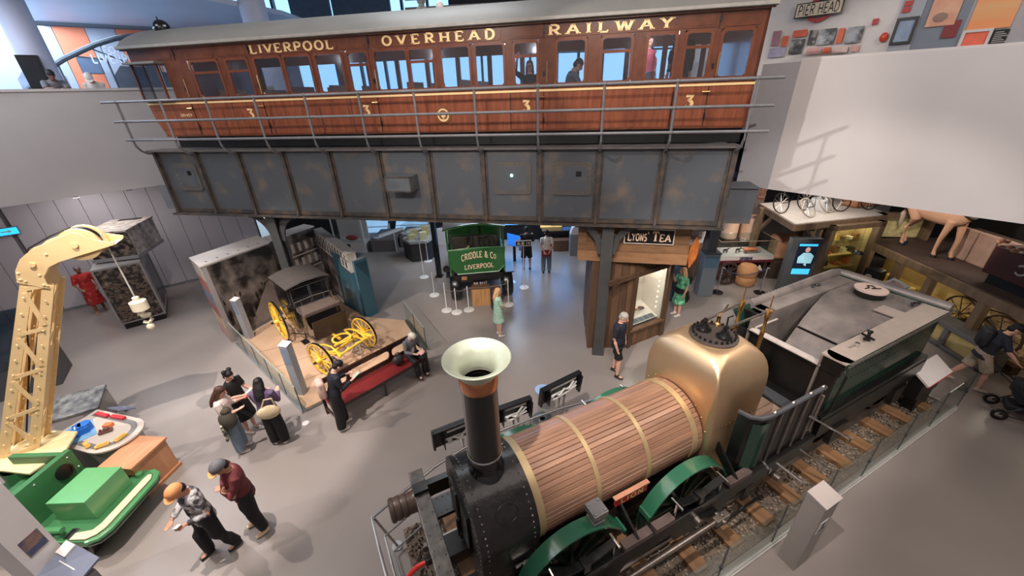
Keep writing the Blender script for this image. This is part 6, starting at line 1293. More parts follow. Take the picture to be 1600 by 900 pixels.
MB().box(1.06, 2.16, -.05, -.02, 3.09, 3.45).build('cream_border', M('sign_cream', (236, 220, 204), .4), sg, smooth=False); MB().box(1.08, 2.14, -.056, -.05, 3.11, 3.43).build('black_face', m_black, sg, smooth=False)
sign_text('letters', "Lyons'", sg, m_lt, (1.14, -.06, 3.17), (1, 0, 0), (0, 0, 1), .46, .22, .2, .12, True); sign_text('letters', 'Tea', sg, m_lt, (1.68, -.06, 3.17), (1, 0, 0), (0, 0, 1), .4, .22, .2, .12, True)
lf = MB().prism([(-.02, -.45), (.1, -.2), (.12, .1), (.04, .4), (-.06, .1), (-.09, -.15)], -.02, .02, 'y').build('tobacco_leaf', M('leaf_orange', (196, 112, 48), .5, 0, rgb2=(150, 82, 40), scale=6, var=0), loc=FA @ V((2.62, .05, 2.95)), rot=(0, 0, fa), smooth=False)
tag(lf, 'large orange brown leaf hanging at the corner of the tea hut', 'leaf')
# ---------------- back displays, seen under the girder
hx = thing('hexagonal_case', 'black hexagonal display case with a glass top and yellow models', 'display case', (-3.95, 15.9, 0), R(10))
H6 = [(.7 * math.cos(k * PI / 3), .7 * math.sin(k * PI / 3)) for k in range(6)]
MB().prism(H6, 0, .8, 'z').build('base', m_black, hx, smooth=False); MB().prism([(x * 1.02, y * 1.02) for x, y in H6], .8, .9, 'z').build('plinth_band', M('case_stone', (170, 164, 162), .5), hx, smooth=False)
mb = MB(); 
for k in range(6): p, q = H6[k], H6[(k + 1) % 6]; mb.add([(*p, .9), (*q, .9), (*q, 1.5), (*p, 1.5)], [(0, 1, 2, 3)])
mb.add([(*p, 1.5) for p in H6], [tuple(range(6))]); mb.build('glass_hood', m_glass, hx, smooth=False)
for x, y, s_, c in ((-.3, -.2, .2, (226, 208, 150)), (.2, -.3, .3, (236, 222, 176)), (.3, .2, .4, (222, 196, 140)), (-.2, .3, .25, (200, 180, 150))): MB().box(x - .14, x + .14, y - .1, y + .1, .9, .9 + s_).build('model_block', M('model%d' % c[2], c, .5), hx, smooth=False)
m_rw = M('runway_white', (220, 216, 214), .5, var=.03)
for i, (x, y, rz, lb) in enumerate(((-5.75, 16.9, R(-35), 'grey low table with a white rounded model track, further from the hexagonal case'), (-4.55, 17.35, R(-42), 'grey low table with a white model track, against the hexagonal case'))):
    t = thing('model_table', lb, 'table', (x, y, 0), 0)
    MB().box(-.6, .5, -.3, 1.4, 0, .55).build('body', M('table_taupe', (112, 104, 102), .5, var=.04), t, smooth=False); mb = MB(); mb.T = TR((0, .5, .58), rz); mb.prism(rrect(-.15, .15, -.8, .9, .14), 0, .06, 'z'); mb.box(-.1, -.02, -.6, .7, .06, .1).box(.04, .1, -.6, .7, .06, .12); mb.build('track', m_rw, t, smooth=False)
    MB().box(.5, .54, -.32, -.28, 0, .9).build('white_post', m_rw, t, smooth=False)
wcab = thing('white_cabinet', 'white glazed cabinet with a red model inside by the facade mural', 'display case', (-7.1, 16.6, 0), R(-5))
MB().box(-.9, .5, 0, .6, 0, .5).box(-.9, .5, .55, .6, .5, 1.9).box(-.9, -.85, 0, .05, .5, 1.9).box(.42, .5, 0, .08, .5, 1.9).build('frame', m_rw, wcab, smooth=False); MB().box(-.85, .42, .0, .01, .5, 1.9).build('pane', m_glass, wcab, smooth=False); MB().ell((-.2, .3, .62), (.3, .1, .12), 14, 8).build('red_model', m_red, wcab)
MB().box(-.6, -.2, -.006, 0, .1, .42).build('dark_grille', m_black, wcab, smooth=False)
for i, (x, y, rz, w_, lb) in enumerate(((-6.9, 18.7, 0, 1.6, 'pale blue glowing screen table, leftmost at the back'), (-4.9, 18.8, 0, 1.6, 'pale blue glowing screen table beside the white tracks'))):
    t = thing('screen_table', lb, 'screen', (x, y, 0), rz); mb = MB(); mb.T = TR((0, 0, .7), rx=R(40)); mb.box(-w_ / 2, w_ / 2, -.5, .6, 0, .04); mb.build('screen', M('screen_blue_pale', (150, 196, 236), .3, emit=.9, var=.1, scale=2), t, smooth=False); MB().box(-w_ / 2, w_ / 2, -.2, .3, 0, .62).build('base', m_white, t, smooth=False)
vw = thing('video_wall', 'bright blue video screen, heightened to light the floor, at the back between the lorry and the hut', 'screen', (.55, 17.6, 0), R(-4))
MB().box(-.95, 2.6, 0, .1, .75, 3.9).build('screen', M('video_blue', (40, 120, 210), .3, rgb2=(90, 170, 240), emit=4.0, scale=1.2, var=0), vw, smooth=False); MB().box(-1.0, 2.65, .02, .15, 0, 3.95).build('frame', m_black, vw, smooth=False)  # screen carried up behind the girder as a larger blue emitter for the floor
for i, (x, z0, z1, c, e_, lb) in enumerate(((1.9, .75, 1.5, (220, 190, 120), 1.2, 'small warm lit display niche right of the blue video screen'), (3.4, 1.0, 1.5, (230, 236, 244), 2.0, 'cool white lit strip display at the back behind the tea hut'))):
    t = thing('lit_niche', lb, 'display', (x, 17.05, 0)); MB().box(-.5, .5, -.02, 0, z0, z1).build('lit_face', M('niche%d' % i, c, .5, emit=e_, var=.4, scale=9), t, smooth=False); MB().box(-.55, .55, 0, .3, 0, z1 + .1).build('cabinet', m_black, t, smooth=False)
dsk = thing('dark_counter', 'long dark counter at the back between the two visitors and the hut', 'counter', (2.35, 16.4, 0)); MB().box(-.9, 1.6, 0, .5, 0, .75).build('body', m_black, dsk, smooth=False); MB().box(-.92, 1.62, -.03, .52, .75, .8).build('top', M('counter_brown', (70, 54, 44), .4), dsk, smooth=False)
bx2 = tag(MB().box(-.35, .35, -.2, .2, 0, .5).build('brown_box', M('box_brown2', (120, 84, 60), .6), loc=(2.25, 16.1, 0), smooth=False, bev=.01), 'brown box standing before the dark counter at the back', 'box')
kk = thing('small_kiosk', 'small pale grey kiosk with a white gabled top left of the hut', 'kiosk', (2.75, 15.5, 0), 0); MB().box(-.22, .22, -.18, .18, 0, .95).build('body', m_grey, kk, smooth=False); MB().prism([(-.22, .95), (.22, .95), (.12, 1.25), (-.02, 1.35), (-.15, 1.2)], -.15, .15, 'y').build('top', m_white, kk, smooth=False)
bp = thing('blue_banner_panel', 'tilted blue panel and white crate beside the lorry rear', 'panel', (.15, 15.0, 0), R(15)); mb = MB(); mb.T = TR((0, 0, .9), rx=R(35), ry=R(20)); mb.box(-.3, .3, -.3, .3, 0, .03); mb.build('panel', M('panel_blue', (40, 110, 200), .35, emit=.5), bp, smooth=False); MB().box(-.05, .05, -.05, .05, 0, .9).build('stem', m_black, bp, smooth=False)
fn = tag(MB().prism([(-.25, -.15), (.25, -.1), (.2, .15), (-.2, .12)], 0, .02, 'z').build('floor_light_patch', M('floor_projection', (140, 180, 236), .4, emit=.7, var=.3, scale=14), loc=(-.1, 12.95, 0), smooth=False), 'small blue white light patch built as a glowing floor panel beside the lorry wheel', 'floor panel')  # light on the floor built as a thin glowing slab
mq = thing('model_engine_display', 'dark model engine on a white table behind the hexagonal case', 'model', (-3.1, 17.6, 0)); MB().box(-.8, .5, -.3, .3, 0, .75).build('table', m_white, mq, smooth=False); MB().box(-.5, .3, -.1, .1, .85, 1.05).cyl((-.3, -.12, .85), (-.3, .12, .85), .1, 14).cyl((.1, -.12, .85), (.1, .12, .85), .1, 14).cyl((-.2, 0, 1.05), (-.2, 0, 1.25), .05, 10).build('engine', m_black, mq)
cab2 = tag(MB().box(-.6, .6, -.1, .1, .95, 1.7).build('dark_screen', m_black, loc=(-2.6, 18.35, 0), smooth=False, bev=.01), 'large dark screen on the back wall left of the lorry', 'screen'); MB().box(-.1, .1, .0, 1.14, 1.2, 1.4).build('bracket', m_black, cab2, smooth=False)
# ================================================================ right: display case, goods, timber displays, horse, brick
m_tim = M('display_timber', (132, 108, 84), .6, 0, rgb2=(102, 82, 64), scale=1.5, stretch=(5, 5, .8), var=0, det=6)
m_timd = M('display_timber_dark', (62, 48, 40), .6, 0, .2, 3)
sc_ = thing('sled_display_case', 'long glass hooded case with small dog sled models on white', 'display case', (7.3, 12.45, 0), R(-1))
MB().box(0, 1.95, 0, .9, .78, .95).build('tray', M('case_pale', (206, 198, 194), .5, var=.03), sc_, smooth=False); MB().box(-.01, 1.96, -.012, 0, .7, .8).box(0, 1.95, 0, .9, .7, .78).build('maroon_band', M('band_maroon', (96, 34, 42), .45), sc_, smooth=False)
MB().box(0, 1.95, 0, .01, .95, 1.5).box(0, .01, 0, .9, .95, 1.5).box(1.94, 1.95, 0, .9, .95, 1.5).box(0, 1.95, .89, .9, .95, 1.5).box(0, 1.95, 0, .9, 1.5, 1.51).build('glass_hood', m_glass, sc_, smooth=False)
MB().box(0, 1.95, 0, .012, 1.495, 1.512).box(0, .012, 0, .9, 1.495, 1.512).box(1.938, 1.95, 0, .9, 1.495, 1.512).build('hood_edge', M('edge_tan', (206, 176, 150), .4), sc_, smooth=False)
MB().box(.75, 1.2, -.018, -.01, .8, .92).build('label', M('label_navy', (48, 58, 84), .5, rgb2=(170, 170, 176), scale=25, thr=(.5, .6), var=0), sc_, smooth=False)
MB().box(.1, .2, .1, .8, 0, .7).box(1.75, 1.85, .1, .8, 0, .7).build('trestle', m_timd, sc_, smooth=False)
l_ = bpy.data.lights.new('case_lamp', 'POINT'); l_.energy = 8; l_.color = (1, .92, .84); l_.shadow_soft_size = .1; o_ = bpy.data.objects.new('case_lamp', l_); COL.objects.link(o_); o_.location = (8.3, 12.9, 1.42)  # added point light to brighten the inside of the sled case
def sled_dog(x, lab):
    t = thing('model_dog', lab, 'model', (7.3 + x, 12.8, .95), R(5), 'sled dogs in the glass case')
    MB().ell((0, 0, .12), (.09, .035, .04)).ell((.1, 0, .16), (.035, .025, .03)).build('body', m_timd, t); l0 = MB().tube([(0, 0, 0), (.01, 0, .1)], .01, 6).build('leg', m_timd, t, loc=(-.06, .02, 0)); [again(l0, t, loc=(a, b, 0)) for a, b in ((-.06, -.02), (.06, .02), (.06, -.02))]
sled_dog(.4, 'small dark model dog on white, nearer the dark column'); sled_dog(.85, 'small dark model dog on white, nearer the little orange sled')
sl2 = thing('model_sled', 'small orange model sled in the glass hooded case', 'model', (8.6, 12.8, .95), R(3)); MB().box(-.25, .25, -.1, .1, .1, .14).build('deck', M('sled_orange', (206, 122, 84), .5), sl2, smooth=False); MB().tube([(-.3, -.1, .0), (.25, -.1, 0), (.32, -.1, .08)], .012, 6).tube([(-.3, .1, .0), (.25, .1, 0), (.32, .1, .08)], .012, 6).beam((-.2, -.1, 0), (-.2, -.1, .1), .015, .015).beam((.2, -.1, 0), (.2, -.1, .1), .015, .015).tube([(-.3, 0, .14), (-.5, 0, .3), (-.8, 0, .2)], .008, 5).build('runners', m_timd, sl2)
swl = thing('cart_wheel', 'dark spoked cart wheel leaning under the sled display case', 'wheel', (7.62, 12.2, .42), R(5))
MB().ring(.33, .41, .06, 32, TR(rx=R(80))).build('rim', M('wheel_dark', (58, 38, 34), .6), swl); s0_ = MB(); 
for k in range(12): s0_.T = TR(rx=R(80)); s0_.beam((.05 * math.cos(k * PI / 6), .05 * math.sin(k * PI / 6), 0), (.34 * math.cos(k * PI / 6), .34 * math.sin(k * PI / 6), 0), .03, .03)
s0_.build('spokes', M('wheel_dark', (58, 38, 34), .6), swl, smooth=False); MB().cyl((0, -.08, 0), (0, .08, 0), .07, 14).build('hub', m_timd, swl)
m_sack = M('sack_tan', (182, 132, 88), .85, 0, .1, 12, .3)
tag(MB().lathe([(0, 0), (.28, .02), (.34, .12), (.33, .3), (.3, .34), (.34, .4), (.33, .62), (.24, .74), (0, .77)], 20).build('sack', m_sack, loc=(8.25, 12.15, 0)), 'tan stuffed sack with dark marks under the display case', 'sack')
m_cyl = M('drum_pink', (216, 178, 154), .7, 0, .06, 4)
for i, (x, y, z, r_, h, lb) in enumerate(((9.05, 13.8, 1.15, .34, .8, 'pale pink drum standing behind the sled case, nearer the brick pillar'), (8.35, 13.9, 1.15, .28, .7, 'pale pink drum half hidden behind the end of the girder'))):
    t = thing('storage_drum', lb, 'drum', (x, y, z)); MB().lathe([(0, 0), (r_, 0), (r_, h - .03), (r_ - .02, h), (r_ * .9, h), (r_ * .88, h - .02), (0, h - .02)], 28).build('shell', m_cyl, t); MB().cyl((0, 0, -z), (0, 0, 0), r_ + .1, 20).build('pedestal', m_timd, t)
bal = thing('wrapped_bale', 'large brown canvas wrapped bale behind the screen kiosk', 'bale', (9.75, 12.75, .72), R(-12)); MB().box(-.42, .42, -.3, .3, 0, .85).build('bale', M('bale_tan', (176, 130, 98), .8, 0, .12, 4, .2), bal, bev=.12, smooth=True); MB().box(-.42, .42, -.3, .3, -.72, 0).build('stand', m_timd, bal, smooth=False)
for i, (x, y, lb) in enumerate(((7.02, 11.6, 'grey rope post with dark base beside the grey clad plinth'), (8.42, 11.45, 'grey rope post with dark base beside the screen kiosk'))):
    t = thing('rope_post', lb, 'stanchion', (x, y, 0), 0, 'grey rope posts before the sled case'); MB().lathe([(0, .04), (.05, .04), (.2, .015), (.2, 0)], 20).build('base', m_black, t); MB().tube([(0, 0, .03), (.04, .05, .92)], .018, 8).tube([(.04, .05, .92), (.1, .02, .88)], .02, 6).build('pole', m_grey, t)
tag(MB().tube([(7.08 + (8.44 - 7.08) * t / 8, 11.65 - .15 * t / 8, .86 - .22 * math.sin(PI * t / 8)) for t in range(9)], .014, 6).build('rope', M('rope_navy', (50, 58, 92), .7)), 'dark blue rope sagging between the two grey rope posts', 'rope')
tri_ = tag(MB().prism([(-.12, 0), (.12, 0), (0, .2)], -.02, .02, 'y').build('paper_marker', m_white, loc=(8.75, 12.3, .45), smooth=False), 'small white triangular marker in the dark under the case', 'marker')
# slanted cases between hut and plinth
for i, (x, y, z0, rz, c, lb) in enumerate(((6.75, 13.2, 1.25, R(60), (120, 96, 86), 'brown and white slanted exhibit case high between hut and column'), (5.75, 12.5, .85, R(55), (40, 36, 36), 'dark exhibit case with white edge behind the woman in green'))):
    t = thing('slanted_case', lb, 'display case', (x, y, 0), rz); MB().box(-.6, .6, -.25, .25, 0, z0).build('body', M('slant_body%d' % i, c, .5, var=.1), t, smooth=False); mb = MB(); mb.T = TR((0, 0, z0 + .1), rx=R(-25)); mb.box(-.62, .62, -.3, .3, 0, .05); mb.build('white_top', m_white, t, smooth=False); MB().box(-.5, .5, -.1, .2, z0 + .25, z0 + .4).ell((.2, -.1, z0 + .3), (.12, .08, .1)).ell((-.25, -.1, z0 + .3), (.1, .1, .12)).build('models', M('slant_model%d' % i, (70, 60, 60), .5, var=.6, scale=9), t)
tag(MB().lathe([(0, 1.2), (.14, 1.15), (.16, .9), (.22, .4), (.24, 0)], 14).build('draped_figure', M('cloth_slate', (70, 82, 100), .7, var=.2), loc=(5.35, 11.3, 0)), 'slate blue draped exhibit behind the woman in green', 'exhibit')
# screen kiosk
sk_ = thing('screen_kiosk', 'tall dark grey kiosk with a lit screen showing a speaker', 'kiosk', (8.72, 11.1, 0), R(-8))
MB().prism([(0, 0), (.86, 0), (.86, 2.05), (.0, 2.05)], 0, .22, 'y').build('cabinet', M('kiosk_grey', (84, 88, 92), .4, var=.04), sk_, smooth=False, bev=.01)
MB().box(.2, .76, -.008, 0, .85, 1.92).build('screen', M('screen_navy', (24, 34, 52), .2, emit=.5, var=.05), sk_, smooth=False)
each(MB().box(.22, .74, -.012, -.008, .87, 1.06).box(.22, .74, -.012, -.008, 1.82, 1.89), 'screen_bar', M('screen_cyan', (60, 170, 220), .3, emit=1.6, var=.03), sk_, smooth=False)
MB().ell((.5, -.01, 1.7), (.07, .003, .09), 14, 8).build('screen_head', M('screen_skin', (206, 160, 140), .4, emit=.8), sk_); MB().prism([(.3, 1.25), (.7, 1.25), (.72, 1.5), (.6, 1.6), (.4, 1.6), (.28, 1.45)], -.013, -.009, 'y').prism([(.5, 1.2), (.58, 1.15), (.56, 1.3)], -.014, -.01, 'y').build('screen_shirt', M('screen_shirt', (150, 200, 214), .4, emit=.9, var=.15), sk_, smooth=False)
# brick pillar (small bricks joined) and timber table with bicycles
m_brk = [M('brick_brown%d' % i, c, .8, 0, .15, 8) for i, c in enumerate(((132, 92, 80), (112, 78, 68), (150, 108, 92)))]
bp_ = thing('brick_pillar', 'brown brick pillar rising behind the end of the girder', 'pillar', (9.6, 15.2, 0), R(-20))
MB().box(-.48, .48, -.28, .28, 0, 4.15).build('core', M('mortar', (120, 104, 96), .9), bp_, smooth=False)
mb = MB(); rb = random.Random(2)
for j in range(20):
    for k in range(4): mb.m = rb.randrange(3); mb.box(-.49 + k * .25 - (j % 2) * .06, -.49 + k * .25 + .225 - (j % 2) * .06, -.3 - rb.uniform(0, .012), -.2, 2.3 + j * .09, 2.3 + j * .09 + .078)
mb.build('bricks', m_brk, bp_, smooth=False, kind='stuff')
m_ttop = M('table_grey_top', (164, 156, 150), .55, var=.05)
TZ = 2.5
tbl = thing('timber_table', 'high timber edged grey table carrying old bicycles', 'table', (0, 0, 0)); TPG = [(8.68, 11.17), (12.1, 11.82), (12.5, 14.2), (9.04, 13.6)]
MB().prism(TPG, TZ - .03, TZ, 'z').build('top', m_ttop, tbl, smooth=False)
for a, b in zip(TPG, TPG[1:] + TPG[:1]): MB().beam((*a, TZ - .12), (*b, TZ - .12), .08, .2).build('edge_board', m_tim, tbl, smooth=False)
for x, y in ((8.9, 13.2), (9.9, 11.6), (12.0, 12.1), (12.2, 13.8), (10.9, 13.7)): MB().beam((x, y, 0), (x, y, TZ - .05), .16, .16).build('post', m_tim, tbl, smooth=False)
MB().beam((9.35, 11.5, TZ - .2), (10.0, 11.6, 1.5), .12, .1).beam((8.95, 12.6, TZ - .2), (8.95, 13.2, 1.6), .1, .1).build('brace', m_tim, tbl, smooth=False)
m_bk = M('bicycle_black', (34, 30, 30), .35, .3, .2)
def bicycle(x, y, rz, tilt, lab, col):
    t = thing('bicycle', lab, 'bicycle', (x, y, TZ), rz); t.rotation_euler = (tilt, 0, rz)
    for cx in (-.5, .5):
        w_ = MB().ring(.31, .335, .03, 32, TR((cx, 0, .34), rx=PI / 2)).build('wheel', col, t); mb = MB()
        for k in range(12): mb.tube([(cx, 0, .34), (cx + .31 * math.cos(k * PI / 6), 0, .34 + .31 * math.sin(k * PI / 6))], .004, 4)
        mb.build('spokes', m_steel, w_)
    MB().tube([(-.5, 0, .34), (-.15, 0, .34), (.35, 0, .85), (-.25, 0, .85), (-.15, 0, .34)], .016, 6).tube([(-.5, 0, .34), (-.25, 0, .85)], .014, 6).tube([(.5, 0, .34), (.34, 0, .95)], .016, 6).tube([(-.25, 0, .85), (-.28, 0, .98)], .014, 6).build('frame', m_bk, t)
    MB().tube([(.34, -.26, .98), (.36, -.1, 1.02), (.34, 0, .95), (.36, .1, 1.02), (.34, .26, .98)], .013, 6).build('handlebar', m_chrome, t); MB().ell((-.28, 0, 1.0), (.13, .07, .035)).build('saddle', m_timd, t)
bicycle(9.45, 12.4, R(15), R(-20), 'old bicycle with black tyres, first on the table from the brick pillar', m_bk); bicycle(10.05, 11.95, R(25), R(-38), 'old bicycle with pale tyres lying over, middle of the table', M('tyre_pale', (150, 138, 124), .6)); bicycle(11.4, 12.3, R(5), R(-15), 'old bicycle with black tyres at the end of the table over the lit frame', m_bk)
tag(MB().lathe([(.3, 0), (.22, .38), (.2, .38), (.28, 0)], 24).build('lamp_shade', M('shade_grey', (186, 186, 188), .4, var=.05), loc=(10.35, 12.6, TZ)), 'large grey metal lamp shade standing among the bicycles', 'lamp shade')
sdl = tag(MB().box(-.5, .6, -.3, .3, 0, .5).build('leather_case', M('case_leather', (160, 110, 78), .5, var=.1), loc=(12.0, 12.9, TZ), rot=(0, 0, R(10)), bev=.1), 'tan leather case at the end of the bicycle table', 'case')
# lit timber frame case
m_lit = M('niche_yellow', (206, 182, 120), .7, 0, .12, 3); m_itm = [M('exhibit%d' % i, c, .5, var=.2) for i, c in enumerate(((236, 222, 170), (150, 110, 60), (60, 50, 40), (196, 90, 50), (226, 196, 110)))]
fc_ = thing('timber_frame_case', 'tall leaning timber frame case with a warm lit interior', 'display case', (9.95, 11.22, 0), R(9))
MB().box(0, .16, 0, .2, 0, 2.36).box(1.75, 1.95, 0, .2, 0, 2.36).box(0, 1.95, 0, .2, 2.2, 2.36).box(0, 1.95, 0, .2, 0, .25).build('frame', m_tim, fc_, smooth=False, bev=.008); MB().box(.16, 1.75, .7, .72, .25, 2.2).box(.16, .18, .2, .7, .25, 2.2).box(1.73, 1.75, .2, .7, .25, 2.2).build('lining', m_lit, fc_, smooth=False)
for z in (.75, 1.2, 1.65): MB().box(.18, 1.73, .3, .7, z, z + .025).build('shelf', m_glass if z > 1.3 else m_itm[4], fc_, smooth=False)
MB().box(.16, 1.75, .1, .106, .25, 2.2).build('pane', m_glass, fc_, smooth=False)
MB().lathe([(.0, .1), (.1, .08), (.16, 0), (.15, 0), (0, .04)], 18, T=TR((1.0, -.2, 1.45))).tube([(1.0, -.2, 1.5), (1.0, -.15, 2.3)], .005, 4).build('hanging_shade', m_black, fc_)
ex = random.Random(9)
FCT = TR((9.95, 11.22, 0), R(9))
NM = ('first', 'second', 'third', 'fourth', 'fifth')
for j, (z, sh) in enumerate(((.775, 'lowest'), (1.225, 'middle'), (1.675, 'top'))):
    for k in range(4 + j):
        s_ = (ex.uniform(.05, .11), ex.uniform(.05, .1), ex.uniform(.08, .24)); x = .32 + k * (1.3 / (3.2 + j))
        c = ex.randrange(5); o = MB().box(-s_[0], s_[0], -s_[1], s_[1], 0, s_[2]).build('exhibit', m_itm[c], loc=FCT @ V((x, .5, z)), rot=(0, 0, R(9)), smooth=False, bev=.01)
        tag(o, '%s small boxed exhibit from the left on the %s shelf of the lit frame case' % (('first', 'second', 'third', 'fourth', 'fifth', 'sixth')[k], sh), 'exhibit', 'small exhibits in the timber frame case')
def plamp(p, e, c=(1, .82, .5)):
    l = bpy.data.lights.new('case_lamp', 'POINT'); l.energy = e; l.color = c; l.shadow_soft_size = .06; o = bpy.data.objects.new('case_lamp', l); COL.objects.link(o); o.location = p
plamp(FCT @ V((.5, .4, 2.1)), 5, (1, .88, .64)); plamp(FCT @ V((1.4, .4, 2.1)), 5, (1, .88, .64))
# long timber display under the horse
hd = thing('timber_display', 'long timber beam display with yellow lit bays under the model horse', 'display', (11.72, 11.3, 0), math.atan2(-4.6, -.35) )
HDT = TR((11.72, 11.3, 0), math.atan2(-4.6, -.35))     # local x runs towards the camera side, local y is to the right = into the display
DL = 7.0
MB().box(-.6, DL, -.08, .12, 1.42, 1.66).build('front_beam', m_tim, hd, smooth=False, bev=.01)
MB().box(-.6, DL, .0, 3.2, 1.6, 1.68).build('deck', M('deck_dark', (70, 54, 48), .6, 0, .15, 3), hd, smooth=False)
for x in (-.5, .85, 1.9, 3.3, 4.9, 6.4): MB().box(x - .09, x + .09, -.05, .12, 0, 1.42).build('post', m_tim, hd, smooth=False)
MB().box(-.6, DL, .9, .95, 0, 1.6).build('back_lining', m_lit, hd, smooth=False)
MB().box(-.6, 2.6, .05, .9, .55, .6).build('shelf', m_itm[4], hd, smooth=False)
m_yb = [M('brick_yellow%d' % i, c, .75, 0, .12, 8) for i, c in enumerate(((196, 164, 116), (176, 142, 98), (210, 180, 132), (186, 150, 108)))]
mb0 = None; rb = random.Random(4); nb = 0
bmesh_ = [MB().box(-.108, .108, 0, .09, 0, .065).build('brick', m, hd, loc=(2.22, .78, .03 + i * .076), smooth=False) for i, m in enumerate(m_yb)]
for j in range(20):
    for k in range(14):
        x = 2.45 + k * .232 + (j % 2) * .116; z = .03 + j * .076
        if x > 5.8 or (nb >= 290): continue
        c = rb.randrange(4); again(bmesh_[c], hd, loc=(x, .79 - rb.uniform(0, .012), z)); nb += 1
for i, x in enumerate((.2, 1.4, 3.0, 4.3, 5.6)): plamp(HDT @ V((x, .4, 1.45)), 4.2, (1, .88, .64))
EXL = [(.1, 'cream carton'), (.3, 'small cream carton'), (.5, 'brown carton'), (1.05, 'white cup shaped exhibit'), (1.25, 'cream tin'), (1.5, 'brown tin'), (1.7, 'pale jar')]
for i, (x, nm) in enumerate(EXL):
    h = .12 + .05 * (i % 3); o = (MB().box(-.08, .08, -.08, .08, 0, h) if i < 3 else MB().lathe([(0, 0), (.07, 0), (.075, h), (.05, h + .02), (0, h + .02)], 14)).build('exhibit', m_itm[(0, 4, 1, 0, 4, 1, 0)[i]], loc=HDT @ V((x, .35, .6)), smooth=i > 2)
    tag(o, nm + ' on the yellow lit shelf under the horse deck', 'exhibit')
pr = random.Random(21)
for k in range(14):
    x = (1.05 if k < 7 else -.35) + (k % 7) * .11; o = MB().box(-.04, .04, -.05, .05, 0, .08 + .05 * (k % 3)).build('packet', m_itm[(0, 4, 0)[k % 3]], loc=HDT @ V((x, .22 + pr.uniform(-.05, .05), .6)), rot=(0, 0, pr.uniform(-.5, .5)), smooth=False)
    tag(o, 'small pale packet in the crowd of packets on the yellow lit shelf', 'packet', 'pale packets on the yellow lit shelf')
cam_ = thing('old_projector', 'black old projector with a round lens before the yellow lit bay', 'projector', HDT @ V((.6, -.35, 0)), R(-70)); MB().box(-.22, .22, -.16, .16, .7, 1.1).build('body', m_black, cam_, smooth=False, bev=.02); MB().cyl((.0, -.16, .88), (0, -.28, .88), .1, 18).build('lens_barrel', m_chrome, cam_); MB().box(-.2, .2, -.15, .15, 0, .7).build('stand', m_timd, cam_, smooth=False)
nfp = thing('framed_notice', 'grey framed slanted picture panel behind the tender', 'panel', HDT @ V((1.5, -.5, 0)), R(-100)); mb = MB(); mb.T = TR((0, 0, .95), rx=R(35)); mb.box(-.3, .3, -.22, .22, 0, .03); mb.build('frame', m_grey, nfp, smooth=False); mb = MB(); mb.T = TR((0, 0, .95), rx=R(35)); mb.box(-.22, .22, -.15, .15, .03, .034); mb.build('picture', M('notice_picture', (40, 30, 36), .4, rgb2=(150, 110, 120), scale=8, var=0), nfp, smooth=False); MB().box(-.05, .05, -.05, .05, 0, .95).build('post', m_dkgrey, nfp, smooth=False)
ww = thing('wagon_wheels', 'pair of thin dark wagon wheels against the yellow brick bay', 'wheels', HDT @ V((3.1, .35, .62)), math.atan2(-4.6, -.35)); 
for cx in (-.45, .55):
    mb = MB().ring(.44, .48, .04, 32, TR((cx, 0, .1), rx=PI / 2))
    for k in range(10): mb.tube([(cx, 0, .1), (cx + .45 * math.cos(k * PI / 5), 0, .1 + .45 * math.sin(k * PI / 5))], .012, 5)
    mb.build('wheel', M('wheel_brown', (70, 46, 32), .6), ww)
MB().tube([(-.45, 0, .1), (.0, 0, .35), (.55, 0, .1)], .02, 6).tube([(-.6, 0, .62), (.1, -.05, .56), (.8, 0, .66)], .02, 6).box(-1.0, 1.2, -.1, .1, -.62, -.4).build('axle_and_shafts', M('wheel_brown', (70, 46, 32), .6), ww)
lwp = thing('low_grey_stand', 'low grey stand with cut out openings before the brick bay', 'stand', HDT @ V((2.6, -.35, 0)), math.atan2(-4.6, -.35))
MB().box(0, .12, 0, .5, 0, .55).box(.5, .62, 0, .5, 0, .55).box(1.5, 1.62, 0, .5, 0, .55).box(0, 1.62, 0, .5, .55, .68).box(0, 1.62, 0, .5, 0, .1).build('shell', M('stand_grey2', (104, 100, 98), .5), lwp, smooth=False, bev=.02); MB().box(.12, .5, .1, .14, .1, .55).box(.62, 1.5, .1, .14, .1, .55).build('lining', m_lit, lwp, smooth=False); MB().box(.8, 1.2, .12, .3, .1, .22).build('saddle_exhibit', m_itm[1], lwp, smooth=False)
rd2 = tag(MB().lathe([(0, 0), (.26, 0), (.28, .1), (.24, .5), (.28, .6), (.26, .72), (0, .74)], 20).build('red_drum', M('drum_red', (168, 40, 36), .35, var=.15), loc=(11.0, 5.95, 0)), 'red painted drum beside the pushchair at the right edge', 'drum')
# upper lit niche behind the horse
un = thing('upper_lit_niche', 'small timber framed yellow niche behind the hind legs of the horse', 'display', (12.0, 11.75, 1.68), R(-10)); MB().box(0, 1.3, .3, .34, 0, .7).build('lining', M('niche_lit', (206, 190, 134), .6, emit=.1, var=.25, scale=7), un, smooth=False); MB().box(-.12, 0, 0, .34, 0, .82).box(1.3, 1.42, 0, .34, 0, .82).box(-.12, 1.42, 0, .34, .7, .82).build('frame', m_tim, un, smooth=False)
